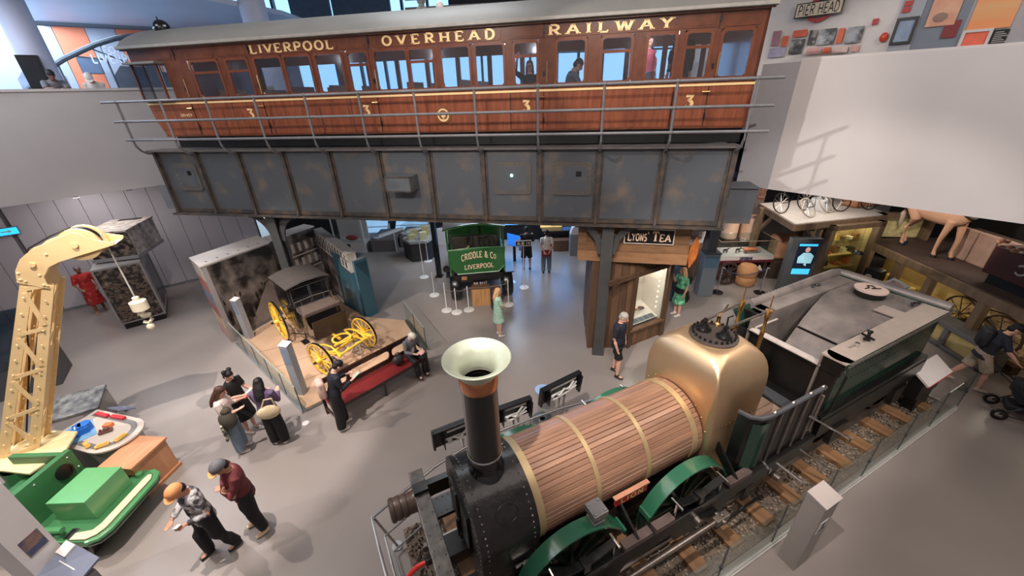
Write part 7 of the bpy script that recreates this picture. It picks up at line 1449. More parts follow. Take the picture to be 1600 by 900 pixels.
# brick panels and dark red cart behind the horse
bq = thing('brick_slab_wall', 'low wall of large pinkish brick slabs behind the horse', 'wall block', HDT @ V((.85, 1.2, 1.68)), math.atan2(-4.6, -.35))
s0_ = MB().box(.01, .5, 0, .14, 0, .85).build('slab', M('slab_pink', (168, 136, 120), .7, 0, .12, 5), bq, smooth=False, bev=.015)
for k in range(1, 3): again(s0_, bq, loc=(k * .52, 0, 0))
MB().box(0, 1.56, .14, .5, 0, .8).build('backing', m_timd, bq, smooth=False)
rc = thing('dark_red_cart', 'dark red cart box with a white horseshoe at the right edge', 'cart', HDT @ V((2.6, .35, 1.68)), math.atan2(-4.6, -.35))
MB().box(0, 3.2, 0, 1.4, .25, .95).build('box', M('cart_red', (74, 30, 28), .5, 0, .15, 3), rc, smooth=False, bev=.02); MB().ring(.09, .13, .02, 20, TR((.75, -.02, .6), rx=PI / 2), R(-140), R(140)).build('horseshoe', M('shoe_white', (196, 190, 186), .5), rc); MB().box(.1, 3.1, .1, 1.3, .0, .25).build('undercarriage', m_black, rc, smooth=False)
mb = MB(); cr2 = random.Random(8)
for k in range(26): mb.ell((cr2.uniform(-.3, 3), cr2.uniform(-.1, .3), cr2.uniform(.95, 1.1)), (.07, .06, .05), 8, 5)
mb.build('straw_load', M('load_pink', (186, 130, 100), .8, var=.25), rc, kind='stuff')
struct(MB().box(14.8, 15.0, 4.4, 14.5, 0, 4.2).build('wall_lower_right', M('back_dark', (26, 24, 24), .8), smooth=False))

# ================================================================ remeshed bodies: horse and people
def fuse(mb, name, mat, parent, vox=.013, sm=2, loc=None):
    o = mb.build(name, mat, parent, loc=loc); r = o.modifiers.new('fuse', 'REMESH'); r.mode = 'VOXEL'; r.voxel_size = vox; r.use_smooth_shade = True
    s = o.modifiers.new('soften', 'SMOOTH'); s.factor = .5; s.iterations = sm; return o
hs = thing('model_horse', 'life size tan model horse standing on the timber display deck', 'horse', HDT @ V((.55, .75, 1.68)), math.atan2(-4.6, -.35) + R(4))
mb = MB(); hy = (0, 1, 0)
mb.tube([(-.82, 0, 1.28), (-.72, 0, 1.3), (-.5, 0, 1.28), (-.15, 0, 1.2), (.2, 0, 1.2), (.5, 0, 1.24), (.68, 0, 1.28), (.8, 0, 1.3)], [(.1, .1), (.24, .25), (.27, .3), (.27, .32), (.26, .32), (.25, .31), (.2, .26), (.1, .14)], 16, hint=(0, 0, 1))
mb.tube([(.6, 0, 1.36), (.85, 0, 1.6), (1.05, 0, 1.88), (1.15, 0, 2.0)], [(.14, .24), (.11, .19), (.09, .14), (.08, .11)], 12, hint=(0, 1, 0))
mb.tube([(1.05, 0, 2.0), (1.2, 0, 1.92), (1.42, 0, 1.7), (1.55, 0, 1.56)], [(.1, .12), (.1, .12), (.07, .08), (.06, .065)], 12)
for s_ in (-1, 1):
    mb.tube([(1.08, s_ * .06, 2.06), (1.07, s_ * .08, 2.2)], [.035, .012], 6)
    xo = .06 * s_
    mb.tube([(.55, s_ * .14, 1.1), (.56 + xo, s_ * .14, .82), (.56 + xo * 2, s_ * .13, .5), (.55 + xo * 2, s_ * .13, .22), (.57 + xo * 2, s_ * .13, .1), (.6 + xo * 2, s_ * .13, .0)], [.12, .085, .058, .042, .05, .07], 10)
    mb.tube([(-.6, s_ * .14, 1.2), (-.5 - xo, s_ * .15, .88), (-.72 - xo * 1.5, s_ * .14, .55), (-.68 - xo * 1.5, s_ * .13, .25), (-.66 - xo * 1.5, s_ * .13, .1), (-.62 - xo * 1.5, s_ * .13, 0)], [.19, .12, .06, .042, .05, .07], 10)
m_horse = M('horse_tan', (206, 158, 128), .65, 0, .06, 2.5)
fuse(mb, 'body', m_horse, hs, .02, 3)
MB().tube([(-.84, 0, 1.36), (-.95, 0, 1.2), (-1.0, 0, .9), (-.98, 0, .6), (-.96, 0, .45)], [.04, .06, .07, .06, .01], 8).build('tail', M('tail_pale', (196, 176, 156), .7, var=.15), hs)
MB().tube([(1.12, 0, 2.1), (.98, 0, 1.92), (.8, 0, 1.72), (.66, 0, 1.58)], [(.03, .06), (.03, .08), (.03, .08), (.02, .03)], 8).build('mane', M('mane_dark', (66, 48, 40), .7, var=.2), hs)
for s_ in (-1, 1):
    xo = .06 * s_
    for x in (.6 + xo * 2, -.62 - xo * 1.5): MB().lathe([(.078, 0), (.07, .07), (.06, .08)], 12).build('hoof', m_black, hs, loc=(x, s_ * .13, 0))
    MB().ell((1.26, s_ * .085, 1.9), (.02, .012, .018), 8, 6).build('eye', m_black, hs)
MB().ring(.2, .26, .06, 20, TR((.72, 0, 1.42), ry=R(50), s=(1, .8, 1.3))).build('collar', m_timd, hs)
# ================================================================ people
SK = {k: M('skin_' + k, c, .55, 0, .04, 6) for k, c in (('pale', (222, 170, 148)), ('tan', (196, 140, 112)), ('brown', (132, 88, 66)))}
HAIR = {k: M('hair_' + k, c, .6, 0, .25, 14, .2) for k, c in (('black', (24, 20, 20)), ('brown', (74, 46, 36)), ('white', (222, 214, 200)), ('grey', (172, 168, 162)), ('blonde', (190, 150, 108)), ('mauve', (128, 110, 122)))}
def cloth(n, c, c2=None, sc=10, bump=.25, thr=None): return M('cloth_' + n, c, .8, 0, .12, sc, bump, rgb2=c2, thr=thr)
m_eye = M('eye_dark', (36, 26, 24), .2); m_lip = M('lip', (170, 92, 84), .5)
def nv(v): return V(v).normalized()
def person(label, loc, face, H=1.72, skin='pale', hair=('short', 'black'), lean=0, side=0, head=(0, 0), armR=None, armL=None, legR=None, legL=None,
           top=('tshirt', None, 1.0, -.02), bottom=('trousers', None, .95), shoes=None, cap=None, vox=.013, pz=None, group=None, girth=1.0, name='person', base=None):
    """face: heading in degrees; arms and legs are pairs of directions (upper, lower) in the person's frame, x right, y forward, z up"""
    t = thing(name, label, 'person', loc, R(face - 90), group)
    k = H / 1.75
    armR = armR or ((.12, .05, -1), (.05, .2, -1)); armL = armL or ((-.12, .05, -1), (-.05, .2, -1))
    legR = legR or ((.03, .03, -1), (.0, -.03, -1)); legL = legL or ((-.03, .03, -1), (.0, -.03, -1))
    up = nv((math.sin(R(side)), math.sin(R(lean)), math.cos(R(lean)))); fwd = nv(V((0, 1, 0)) - up * up.y); rt = fwd.cross(up)
    pel = V((0, 0, 0)); hips = {1: V((.088, 0, -.03)), -1: V((-.088, 0, -.03))}
    legs = {}
    for s_, L in ((1, legR), (-1, legL)):
        a = hips[s_]; b = a + nv(L[0]) * .43; c = b + nv(L[1]) * .42; legs[s_] = (a, b, c)
    low = min(legs[1][2].z, legs[-1][2].z)
    z0 = pz / k if pz is not None else -low + .075
    O = V((0, 0, z0)); sc = Matrix.Diagonal((k, k, k, 1)) @ Matrix.Translation(O)
    sh = {s_: up * .47 + rt * (s_ * .175 * girth) for s_ in (1, -1)}
    arms = {}
    for s_, A in ((1, armR), (-1, armL)):
        a = sh[s_]; b = a + nv(A[0]) * .28; c = b + nv(A[1]) * .25; arms[s_] = (a, b, c)
    TS = [(-.09, .12, .095), (-.02, .165, .115), (.06, .165, .115), (.18, .14, .1), (.32, .158, .112), (.42, .165, .112), (.49, .13, .09), (.53, .07, .065)]
    def torso(mb, inf, t0, t1, g=girth):
        P = [q for q in TS if t0 - .001 <= q[0] <= t1 + .001]
        if not P or P[0][0] > t0 + .02: P = [(t0, .16, .115)] + P
        mb.tube([up * q[0] for q in P], [(q[1] * g + inf, q[2] * g + inf) for q in P], 16, hint=fwd)
    hd_ = Euler((R(head[0]) * -1, 0, R(head[1]))).to_matrix(); nb_ = up * .5
    Rm = Matrix((rt, fwd, up)).transposed() @ hd_
    hc_ = up * .56 + Rm @ V((0, .02, .12))
    HT = Matrix.Translation(hc_) @ Rm.to_4x4()
    # body
    b = MB(sc); torso(b, 0, -.09, .53)
    b.tube([up * .48, up * .56 + fwd * .005, hc_ - Rm @ V((0, 0, .06))], [.068, .056, .055], 10)
    b.T = sc @ HT
    b.ell((0, -.008, .025), (.074, .095, .095), 14, 10).ell((0, .022, -.055), (.055, .066, .06), 12, 8).tube([(0, .09, .03), (0, .112, -.015), (0, .1, -.03)], [.012, .018, .012], 6).ell((.076, -.005, -.005), (.012, .02, .03), 6, 5).ell((-.076, -.005, -.005), (.012, .02, .03), 6, 5)
    b.T = sc
    hands = {}
    for s_ in (1, -1):
        a, e, w_ = arms[s_]; d = (w_ - e).normalized(); b.tube([a - up * .0 + rt * (-.04 * s_), a, a.lerp(e, .5), e, e.lerp(w_, .35), w_], [.05, .054, .047, .04, .04, .027], 10)
        nrm = d.cross(rt * s_); nrm = nrm.normalized() if nrm.length > .1 else fwd; sd_ = nrm.cross(d)
        pc = w_ + d * .05; hands[s_] = (pc + d * .05, d)
        b.tube([w_, w_ + d * .045, w_ + d * .09], [(.026, .018), (.04, .016), (.038, .013)], 10, hint=nrm)
        for q in range(4):
            off = sd_ * ((q - 1.5) * .0195); ln = (.066, .078, .072, .055)[q]; f0 = w_ + d * .085 + off; cu = nrm * (-.35)
            b.tube([f0, f0 + d * ln * .5 + cu * .012, f0 + (d + cu).normalized() * ln * .9], [.0095, .009, .0075], 6)
        th = w_ + d * .03 - sd_ * (.032 * s_); b.tube([th, th + (d - sd_ * s_ * .7).normalized() * .035, th + (d * 1.2 - sd_ * s_ * .35).normalized() * .065], [.013, .011, .009], 6)
        a, e, w_ = legs[s_]; b.tube([a + V((0, 0, .06)), a, a.lerp(e, .4), e, e.lerp(w_, .3), w_.lerp(e, .12), w_ - V((0, 0, .03))], [.085, .09, .078, .056, .058, .038, .036], 10)
        b.ell(w_ + V((0, .045, -.035)), (.042, .105, .034), 10, 6)
    fuse(b, 'body', SK[skin], t, vox, 2)
    fm = MB(sc @ HT)
    for s_ in (1, -1): fm.ell((.031 * s_, .082, .012), (.013, .008, .008), 8, 6)
    fm.build('eyes', m_eye, t); MB(sc @ HT).ell((0, .083, -.062), (.024, .008, .007), 8, 5).build('mouth', m_lip, t)
    # clothes
    kind, mt, slv, hem = top
    if mt:
        c = MB(sc); torso(c, .018, hem if hem > -.09 else -.09, .54)
        if hem < -.09: c.tube([up * -.05, up * hem], [(.175 * girth, .13 * girth), (.19 * girth, .145 * girth)], 16, hint=fwd)
        for s_ in (1, -1):
            a, e, w_ = arms[s_]; pts = [a - rt * (.05 * s_), a, a.lerp(e, min(1, slv))]; rr = [.06, .07, .062]
            if slv > 1: pts = pts[:2] + [a.lerp(e, .5), e, e.lerp(w_, (slv - 1) * .97)]; rr = [.06, .07, .062, .056, .043]
            c.tube(pts, rr, 10)
        if kind == 'jacket': c.tube([up * .44, up * .53], [(.11, .095), (.085, .085)], 12, hint=fwd)
        fuse(c, kind, mt, t, vox + .001, 2)
    kind, mt, ln = bottom
    if kind in ('trousers', 'shorts', 'wide_trousers'):
        c = MB(sc); torso(c, .02, -.09, .08)
        for s_ in (1, -1):
            a, e, w_ = legs[s_]; wd = .024 if kind != 'wide_trousers' else .045
            if kind == 'shorts': c.tube([a + V((0, 0, .06)), a, a.lerp(e, ln)], [.1, .11, .105], 12)
            else: c.tube([a + V((0, 0, .06)), a, a.lerp(e, .5), e, e.lerp(w_, .5), e.lerp(w_, ln)], [.1, .106, .092 + wd * .2, .078 + wd * .6, .06 + wd, .05 + wd], 12)
        fuse(c, kind, mt, t, vox + .001, 2)
    elif kind in ('skirt', 'dress'):
        c = MB(sc); ka = legs[1][1].lerp(legs[-1][1], .5); an = legs[1][2].lerp(legs[-1][2], .5); pts = [up * .2, up * .02, ka * .5 + V((0, 0, 0)), ka.lerp(an, max(0, ln - .5)) if ln > .5 else ka * (ln * 2)]
        c.tube(pts, [(.15 * girth + .015, .11 * girth + .015), (.185 * girth, .14 * girth), (.2, .165), (.235, .2)], 18, hint=fwd)
        fuse(c, kind, mt, t, vox + .001, 1)
    if shoes:
        for s_ in (1, -1):
            w_ = legs[s_][2]; MB(sc).tube([w_ + V((0, -.05, -.035)), w_ + V((0, 0, -.03)), w_ + V((0, .07, -.042)), w_ + V((0, .15, -.05))], [(.036, .034), (.046, .046), (.046, .034), (.03, .022)], 12).ell(w_ + V((0, 0, .0)), (.042, .05, .04), 10, 6).build('shoe', shoes, t)
    hk_, hcol = hair
    if hk_:
        h = MB(sc @ HT); h.ell((0, -.055, -.01), (.078, .066, .075), 12, 8)
        if not cap: h.ell((0, -.02, .05), (.084, .1, .088), 14, 10)
        if hk_ == 'long': h.tube([(0, -.05, .03), (0, -.085, -.1), (0, -.1, -.24), (0, -.09, -.36)], [(.085, .06), (.095, .055), (.1, .05), (.07, .03)], 12, hint=(0, 1, 0)).tube([(.07, 0, .02), (.08, -.02, -.12), (.075, -.03, -.22)], .024, 6).tube([(-.07, 0, .02), (-.08, -.02, -.12), (-.075, -.03, -.22)], .024, 6)
        if hk_ == 'bob': h.ell((0, -.04, -.02), (.1, .1, .1), 12, 8)
        if hk_ == 'buns': h.ell((.06, -.06, .12), (.05, .05, .05), 10, 6).ell((-.06, -.07, .11), (.05, .05, .05), 10, 6).tube([(0, -.09, 0), (0, -.11, -.12)], [.07, .05], 8)
        fuse(h, 'hair', HAIR[hcol], t, vox * .8, 2)
    if cap:
        c = MB(sc @ HT); c.lathe([(.096, .025), (.1, .06), (.092, .1), (.058, .138), (0, .15)], 20, T=TR((0, -.01, 0), s=(.92, 1.1, 1))).build('cap', cap[0], t)
        MB(sc @ HT).prism([(.085 * math.sin(R(a)), .085 + .075 * math.cos(R(a))) for a in range(-90, 91, 15)] + [(.085, .05), (-.085, .05)], .03, .04, 'z').build('cap_peak', cap[1], t)
    WT = TR(loc, R(face - 90))
    t_ = {'obj': t, 'hR': WT @ (sc @ hands[1][0]), 'hL': WT @ (sc @ hands[-1][0]), 'T': WT @ sc, 'up': up, 'fwd': fwd, 'rt': rt, 'HT': HT, 'arms': arms, 'z0': z0 * k}
    return t_
def held(name, p, size, mat, label, cat, rz=0, rx=0, bev=.006):
    o = MB().cb((0, 0, 0), size).build(name, mat, smooth=False, bev=bev); o.location = p; o.rotation_euler = (rx, 0, rz); return tag(o, label, cat)
c_black = cloth('black', (22, 21, 23)); c_jean = cloth('jeans', (118, 134, 152)); c_white = cloth('white', (226, 208, 198)); s_white = M('shoe_white2', (228, 224, 218), .5); s_black = M('shoe_black', (26, 25, 26), .4)
HOLD = dict(armR=((.15, .25, -1), (-.35, .9, .15)), armL=((-.15, .25, -1), (.35, .9, .15)))
FOLD = dict(armR=((.12, .38, -1), (-1, .22, .16)), armL=((-.12, .42, -1), (1, .3, .1)))
WALK = dict(legR=((.02, .38, -1), (.02, -.05, -1)), legL=((-.02, -.2, -1), (-.02, -.5, -1)))
# two men with caps
m1 = person('man in orange cap and grey plaid shirt over black trousers looking at his phone', (-4.72, 3.66, 0), -118, 1.74, 'tan', ('short', 'black'), lean=4, side=-7, head=(28, 8), armR=((.25, .1, -1), (-.3, .8, -.35)), armL=((-.4, -.05, -1), (.5, .75, -.1)), legR=((.05, .3, -1), (.0, .0, -1)), legL=((-.12, -.02, -1), (-.05, -.35, -1)),
            top=('shirt', cloth('plaid', (66, 64, 68), (204, 200, 200), 9, thr=(.42, .56)), 1.95, -.16), bottom=('trousers', c_black, .98), shoes=s_black, cap=(M('cap_orange', (224, 152, 98), .7), M('cap_orange', (224, 152, 98), .7)), vox=.011)
MB(Matrix(TR((-4.72, 3.66, 0), R(-208)).inverted() @ m1['T'])).tube([m1['up'] * .1 + m1['fwd'] * .1, m1['up'] * .48 + m1['fwd'] * .07], [(.06, .04), (.07, .04)], 10, hint=m1['fwd']).build('dark_vest', c_black, m1['obj'])
held('phone', m1['hL'] + V((.0, 0, .03)), (.075, .15, .01), m_white, 'white phone in the hand of the man in the orange cap', 'phone', R(-110), R(30))
m2 = person('man in grey and tan cap and maroon jacket with arms folded', (-4.3, 3.98, 0), -132, 1.76, 'tan', ('short', 'black'), lean=3, side=-6, head=(25, 10), **FOLD, legR=((.1, .12, -1), (.02, -.1, -1)), legL=((-.1, .05, -1), (-.04, -.12, -1)),
            top=('jacket', cloth('maroon', (104, 42, 44)), 1.95, -.12), bottom=('trousers', c_black, .9), shoes=M('shoe_cream', (214, 196, 160), .5, var=.15), cap=(M('cap_slate', (104, 102, 106), .7), M('cap_tan', (212, 160, 100), .7)), vox=.011, girth=1.05)
# three young women
w1 = person('young woman with long brown hair in a cream top with olive bag and pale jeans', (-5.58, 5.6, 0), 20, 1.62, 'pale', ('long', 'brown'), head=(25, 0), armR=((.2, .2, -1), (-.2, 1, .25)), armL=((-.1, .3, -1), (.15, 1, .3)), top=('blouse', c_white, 1.5, -.12), bottom=('wide_trousers', c_jean, .98), shoes=s_white, vox=.011)
held('phone', w1['hL'] + V((.03, 0, .02)), (.08, .16, .012), m_red, 'red cased phone held by the woman in the cream top', 'phone', R(-60), R(25))
bgm = cloth('olive', (72, 66, 54)); o = MB().ell((0, 0, 0), (.16, .13, .2), 14, 9).ell((0, .02, .2), (.1, .09, .08), 10, 6).build('bag', bgm, loc=w1['T'] @ V((.22, .08, .1))); tag(o, 'olive rucksack carried at the side of the woman in the cream top', 'bag')
o = MB().prism([(-.14, 0), (.14, .02), (.18, -.34), (-.12, -.4)], -.02, .02, 'y').build('plaid_jacket', cloth('check', (60, 64, 56), (206, 200, 176), 14, thr=(.45, .55)), loc=w1['T'] @ V((.2, -.05, .05)), rot=(0, 0, R(-60)), smooth=False, bev=.01); tag(o, 'checked jacket hanging from the olive rucksack', 'jacket')
w2 = person('young woman in black dress with two hair buns beside the cream top woman', (-5.72, 6.12, 0), -10, 1.6, 'pale', ('buns', 'black'), head=(20, -10), **HOLD, top=('tshirt', c_black, .7, -.05), bottom=('skirt', c_black, .62), shoes=s_white, vox=.011)
held('phone', (w2['hR'] + w2['hL']) / 2 + V((0, 0, .02)), (.08, .15, .01), m_white, 'pale phone held by the woman in the black dress', 'phone', R(-30), R(25))
w3 = person('woman in purple sweater with long black hair seen from behind', (-4.88, 5.74, 0), 95, 1.64, 'pale', ('long', 'black'), head=(22, 10), **HOLD, top=('sweater', cloth('purple', (104, 84, 116)), 1.95, -.12), bottom=('wide_trousers', c_black, .98), shoes=s_white, vox=.011, girth=1.08)
o = MB().ell((0, 0, 0), (.2, .08, .15), 14, 9).tube([(-.12, 0, .1), (-.06, 0, .3), (.06, 0, .3), (.12, 0, .1)], .014, 6).build('tote_bag', cloth('cream', (214, 194, 158)), loc=w3['T'] @ V((.14, -.2, .12)), rot=(0, .2, R(30))); tag(o, 'cream tote bag slung behind the woman in purple', 'bag')
# young man leaning by the bench end, old lady seated on the bench
b1 = person('young man in black jacket and trousers leaning by the near end of the bench', (-3.72, 6.12, 0), 35, 1.7, 'pale', ('short', 'black'), lean=12, head=(32, 0), armR=((.2, .15, -1), (-.25, 1, .4)), armL=((-.2, .1, -1), (.4, 1, .3)), legR=((.05, -.05, -1), (0, -.1, -1)), legL=((-.05, .1, -1), (0, .02, -1)),
            top=('jacket', cloth('ink', (28, 30, 40)), 1.95, -.1), bottom=('wide_trousers', c_black, .97), shoes=s_white, vox=.011)
held('phone', b1['hR'] + V((.02, .02, .03)), (.08, .16, .012), M('phone_pale', (190, 206, 196), .3), 'pale green phone held by the young man at the bench', 'phone', R(-50), R(30))
o = MB().box(-.14, .14, -.08, .07, -.2, .2).build('backpack', cloth('blush', (212, 176, 164)), loc=b1['T'] @ (V((-.06, -.2, .2))), rot=(0, 0, R(-55)), bev=.05); tag(o, 'pale pink backpack on the young man by the bench', 'bag')
old = person('white haired old lady in grey jacket sitting on the red bench', (-2.62, 7.98, 0), -43, 1.6, 'pale', ('bob', 'white'), lean=14, head=(38, 0), armR=((.25, .3, -1), (-.5, 1, .0)), armL=((-.25, .3, -1), (.5, 1, .0)), legR=((.12, 1, -.12), (.0, .12, -1)), legL=((-.08, 1, -.12), (.1, .1, -1)), pz=.56,
             top=('jacket', cloth('tweed', (120, 120, 122), (92, 92, 96), 20), 1.9, -.05), bottom=('trousers', c_black, .95), shoes=s_black, vox=.011)
MB(Matrix(TR((-2.62, 7.98, 0), R(-133)).inverted() @ old['T'])).tube([old['up'] * .1 + old['fwd'] * .1, old['up'] * .46 + old['fwd'] * .075], [(.05, .04), (.05, .04)], 10, hint=old['fwd']).build('white_blouse', c_white, old['obj'])
o = MB().ell((0, 0, 0), (.15, .1, .13), 12, 8).tube([(-.1, 0, .08), (-.04, 0, .2), (.04, 0, .2), (.1, 0, .08)], .012, 6).build('handbag', M('handbag_dark', (56, 54, 52), .4, var=.2), loc=(-2.84, 7.62, .6), rot=(0, 0, R(47))); tag(o, 'dark handbag on the bench beside the old lady', 'bag')
held('paper', (old['hR'] + old['hL']) / 2 + V((.02, 0, .02)), (.16, .12, .01), M('paper_pink', (226, 176, 170), .6), 'pink paper in the lap of the old lady', 'paper', R(-43), .3)
# girl in pale green dress, man in dark polo, woman in green print dress
g1 = person('girl with long fair hair in pale green dress standing with folded arms', (-.42, 9.42, 0), 20, 1.55, 'pale', ('long', 'blonde'), head=(10, -10), **FOLD, top=('dress_top', cloth('mint', (150, 196, 170), (190, 216, 196), 14), .8, .0), bottom=('skirt', cloth('mint', (150, 196, 170), (190, 216, 196), 14), .42), shoes=s_white)
o = MB().box(-.06, .06, -.12, .12, -.16, .14).build('shoulder_bag', M('bag_black', (24, 24, 26), .5), loc=g1['T'] @ V((-.24, -.06, .12)), rot=(0, 0, R(20)), bev=.03); tag(o, 'black shoulder bag on the girl in the pale green dress', 'bag')
mp = person('grey haired man in dark polo shirt and black shorts beside the tea hut', (2.48, 7.52, 0), -35, 1.8, 'pale', ('short', 'grey'), head=(22, 0), armR=((.15, -.1, -1), (-.05, .35, -1)), armL=((-.15, .05, -1), (.05, .3, -1)), legR=((.03, .22, -1), (0, -.02, -1)), legL=((-.06, -.1, -1), (0, -.12, -1)), top=('polo_shirt', cloth('navyblack', (34, 36, 50)), .85, -.1), bottom=('shorts', c_black, .85), shoes=s_black, girth=1.12, vox=.011)
tw = person('fair haired woman in green print dress with black jacket tied at the waist', (5.08, 10.22, 0), -165, 1.6, 'pale', ('long', 'blonde'), head=(5, -30), armR=((.2, .35, -1), (-.25, .5, 1)), armL=((-.2, -.05, -1), (.0, .3, -1)), top=('dress_top', cloth('green_print', (66, 158, 110), (150, 204, 170), 12, thr=(.45, .6)), .75, .0), bottom=('skirt', cloth('green_print', (66, 158, 110), (150, 204, 170), 12, thr=(.45, .6)), .5), shoes=s_white, girth=1.1)
MB(Matrix(TR((5.08, 10.22, 0), R(-255)).inverted() @ tw['T'])).tube([tw['up'] * .12, tw['up'] * .04, V((0, 0, -.08))], [(.19, .15), (.21, .17), (.2, .17)], 14, hint=tw['fwd']).tube([(-.14, -.12, 0), (-.17, -.16, -.25), (-.14, -.15, -.4)], [.06, .08, .05], 8).build('tied_jacket', c_black, tw['obj'])
o = MB().ell((0, 0, 0), (.14, .09, .2), 12, 8).build('backpack', M('bag_black', (24, 24, 26), .5), loc=tw['T'] @ V((0, -.2, .33))); tag(o, 'black backpack on the woman in the green print dress', 'bag')
# two visitors at the back, seen from behind
r1 = person('man in black T-shirt and black shorts seen from behind by the blue screen', (.62, 14.05, 0), 88, 1.78, 'tan', ('short', 'black'), armR=((.25, .1, -1), (-.1, .8, .6)), armL=((-.2, 0, -1), (0, .2, -1)), legR=((.08, .05, -1), (0, 0, -1)), legL=((-.08, 0, -1), (0, 0, -1)), top=('tshirt', c_black, .9, -.1), bottom=('shorts', c_black, .95), shoes=s_black, vox=.014, girth=1.1)
r2 = person('woman in white T-shirt and jeans with maroon top tied around the waist', (1.36, 13.68, 0), 92, 1.74, 'pale', ('short', 'black'), armR=((.2, -.25, -1), (-.6, -.3, -1)), armL=((-.2, -.25, -1), (.6, -.35, -1)), legR=((.06, .02, -1), (0, 0, -1)), legL=((-.06, 0, -1), (0, 0, -1)), top=('tshirt', cloth('tee_white', (226, 216, 208)), .7, -.02), bottom=('trousers', cloth('jeans_dark', (84, 104, 124)), .97), shoes=s_black, vox=.014)
MB(Matrix(TR((1.36, 13.68, 0), R(2)).inverted() @ r2['T'])).tube([(0, 0, .06), (0, 0, -.06), (0, -.02, -.22)], [(.185, .15), (.2, .165), (.19, .15)], 14, hint=(0, 1, 0)).build('tied_top', cloth('maroon2', (120, 44, 52)), r2['obj'])
# woman in red dress
rd_ = person('woman in long red flowered dress walking by the panelled wall', (-14.2, 11.72, 0), -40, 1.74, 'brown', ('short', 'mauve'), head=(10, 0), armR=((.3, .1, -1), (-.3, .6, -.5)), armL=((-.3, 0, -1), (.2, .5, -.6)), legR=((.04, .25, -1), (0, -.1, -1)), legL=((-.04, -.2, -1), (0, -.35, -1)), top=('dress_top', cloth('red_flower', (178, 38, 40), (206, 96, 80), 12, thr=(.55, .68)), 1.2, .0), bottom=('dress', cloth('red_flower', (178, 38, 40), (206, 96, 80), 12, thr=(.55, .68)), .82), shoes=M('shoe_tan', (196, 160, 136), .5), vox=.014)
# man pushing the pushchair
mr = person('man in dark cap and navy T-shirt with khaki shorts pushing a pushchair', (10.3, 6.72, 0), -38, 1.78, 'pale', ('short', 'black'), lean=14, head=(12, 0), armR=((.15, .45, -1), (-.05, .7, -.7)), armL=((-.15, .5, -1), (.05, .8, -.6)), legR=((.03, .4, -1), (0, .05, -1)), legL=((-.03, -.25, -1), (0, -.55, -1)), top=('tshirt', cloth('navy', (40, 44, 56)), .9, -.12), bottom=('shorts', cloth('khaki', (190, 172, 150)), .95), shoes=M('shoe_stone', (190, 180, 166), .5), cap=(M('cap_black', (24, 24, 28), .7), M('cap_black', (24, 24, 28), .7)), girth=1.08)
o = MB().box(-.15, .15, -.1, .08, -.22, .22).build('rucksack', M('bag_charcoal', (40, 40, 44), .6), loc=mr['T'] @ V((0, -.12, .36)), rot=(0, 0, R(-128)), bev=.06); tag(o, 'charcoal rucksack on the back of the man with the pushchair', 'bag')
pm = thing('pushchair', 'black pushchair with pale blue cloth at the right edge', 'pushchair', (10.35, 5.72, 0), R(-38)); m_fab = M('pram_black', (24, 24, 28), .7, 0, .2, 8)
MB().lathe([(.26, 0), (.27, .1), (.24, .22), (.14, .3), (0, .33)], 16, a0=R(60), a1=R(300), T=TR((-.05, 0, .62), s=(1.1, .85, 1))).build('hood', m_fab, pm)
MB().prism([(-.2, .42), (.3, .38), (.42, .42), (.36, .5), (.0, .52), (-.22, .85), (-.3, .82)], -.2, .2, 'y').build('seat', m_fab, pm, bev=.02)
fr_ = MB()
for s_ in (-1, 1): fr_.tube([(-.62, s_ * .22, 1.0), (-.3, s_ * .24, .75), (.1, s_ * .25, .4), (.42, s_ * .22, .12)], .014, 6).tube([(-.35, s_ * .26, .12), (.0, s_ * .25, .5)], .014, 6).tube([(-.35, s_ * .26, .12), (.42, s_ * .22, .12)], .012, 6)
fr_.tube([(-.62, -.22, 1.0), (-.64, 0, 1.02), (-.62, .22, 1.0)], .018, 8); fr_.build('frame', m_black, pm)
w0_ = MB().ring(.07, .12, .05, 20, TR(rx=PI / 2)).build('wheel', m_black, pm, loc=(-.35, .28, .12)); [again(w0_, pm, loc=q) for q in ((-.35, -.28, .12), (.42, .22, .12), (.42, -.22, .12))]
MB().box(-.28, .2, -.18, .18, .2, .34).build('basket', m_fab, pm, bev=.03)
o = MB().ell((0, 0, 0), (.2, .14, .08), 12, 8).ell((.12, .05, -.08), (.08, .1, .14), 10, 6).build('blanket', cloth('pale_blue', (176, 196, 214)), loc=(10.36, 5.66, .58), rot=(0, 0, R(-30))); tag(o, 'pale blue blanket lying in the black pushchair', 'blanket')
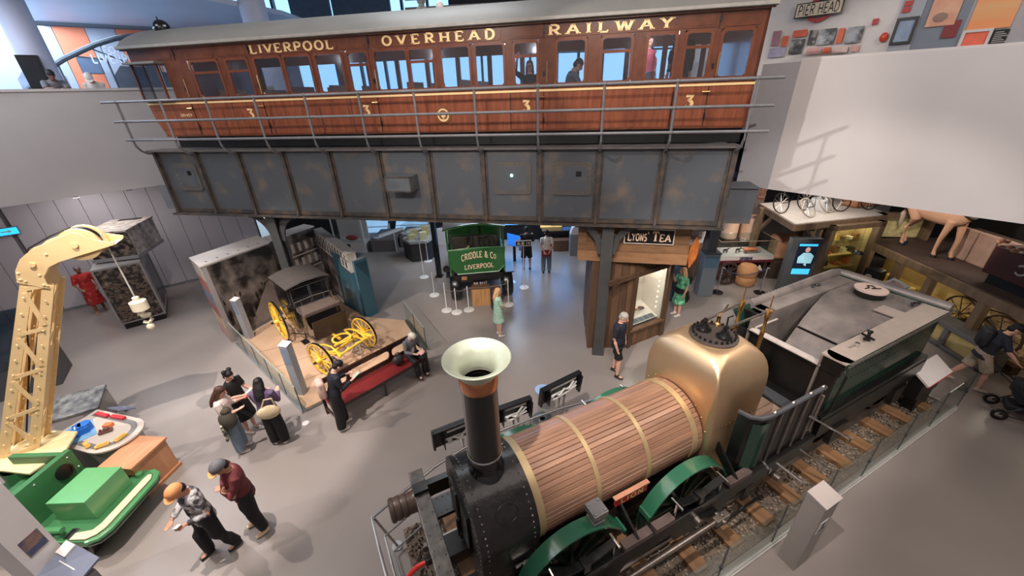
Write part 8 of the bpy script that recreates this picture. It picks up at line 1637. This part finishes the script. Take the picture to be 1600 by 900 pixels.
# left balcony
bm1 = person('dark haired man in grey shirt leaning on the left gallery parapet', (-12.5, 12.25, 5.5), -40, 1.86, 'brown', ('short', 'black'), lean=28, head=(14, 0), armR=((.1, .9, -.6), (-.4, 1, .05)), armL=((-.1, .9, -.6), (.4, 1, .05)), top=('shirt', cloth('shirt_grey', (110, 108, 112)), .9, -.05), bottom=('trousers', c_black, .95), shoes=s_black, vox=.014)
bm2 = person('child in white cap and white top bending behind the left gallery parapet', (-11.8, 12.75, 5.5), -60, 1.8, 'tan', ('short', 'brown'), lean=30, head=(20, 0), top=('tshirt', cloth('tee_white', (226, 216, 208)), .8, -.05), bottom=('trousers', c_jean, .95), shoes=s_white, cap=(M('cap_white', (226, 220, 214), .7), M('cap_white', (226, 220, 214), .7)), vox=.014)
# riders inside the carriage
CA = TR(A0, AX)
def rider(lab, x, y, face, **kw): p = CA @ V((x, y, 0)); return person(lab, (p.x, p.y, 5.7), math.degrees(AX) + face, vox=.014, **kw)
rider('woman with raised hands sitting at the middle door window of the carriage', -1.87, .72, -90, H=1.62, hair=('long', 'brown'), pz=.47, legR=((.1, 1, -.05), (0, .05, -1)), legL=((-.1, 1, -.05), (0, .05, -1)), armR=((.35, .6, .3), (-.25, .1, 1)), armL=((-.35, .6, .3), (.25, .1, 1)), top=('jacket', c_black, 1.6, -.05), bottom=('trousers', c_black, .95), shoes=s_black)
o = rider('seated man reading a white paper behind the carriage window', -1.05, .62, 10, H=1.7, hair=('short', 'brown'), pz=.47, lean=12, head=(30, 0), legR=((.1, 1, -.05), (0, .05, -1)), legL=((-.1, 1, -.05), (0, .05, -1)), armR=((.1, .6, -.8), (-.2, .8, .5)), armL=((-.1, .6, -.8), (.2, .8, .5)), top=('shirt', cloth('steel_shirt', (96, 104, 116)), 1.6, -.05), bottom=('trousers', c_black, .95), shoes=s_black)
held('newspaper', o['hR'] + V((.05, 0, .05)), (.02, .25, .3), M('newsprint', (220, 216, 214), .7, var=.15, scale=20), 'white paper held by the seated man in the carriage', 'paper', AX + .3)
rider('dark standing figure at the last door window of the carriage', 1.2, 1.0, 90, H=1.72, hair=('short', 'black'), top=('coat', c_black, 1.95, -.3), bottom=('trousers', c_black, .95), shoes=s_black)
rider('passenger in pink jacket beyond the carriage window near the right end', .66, 2.1, -60, H=1.66, hair=('short', 'brown'), top=('jacket', cloth('pink_jacket', (206, 96, 112)), 1.95, -.1), bottom=('trousers', c_jean, .95), shoes=s_black)
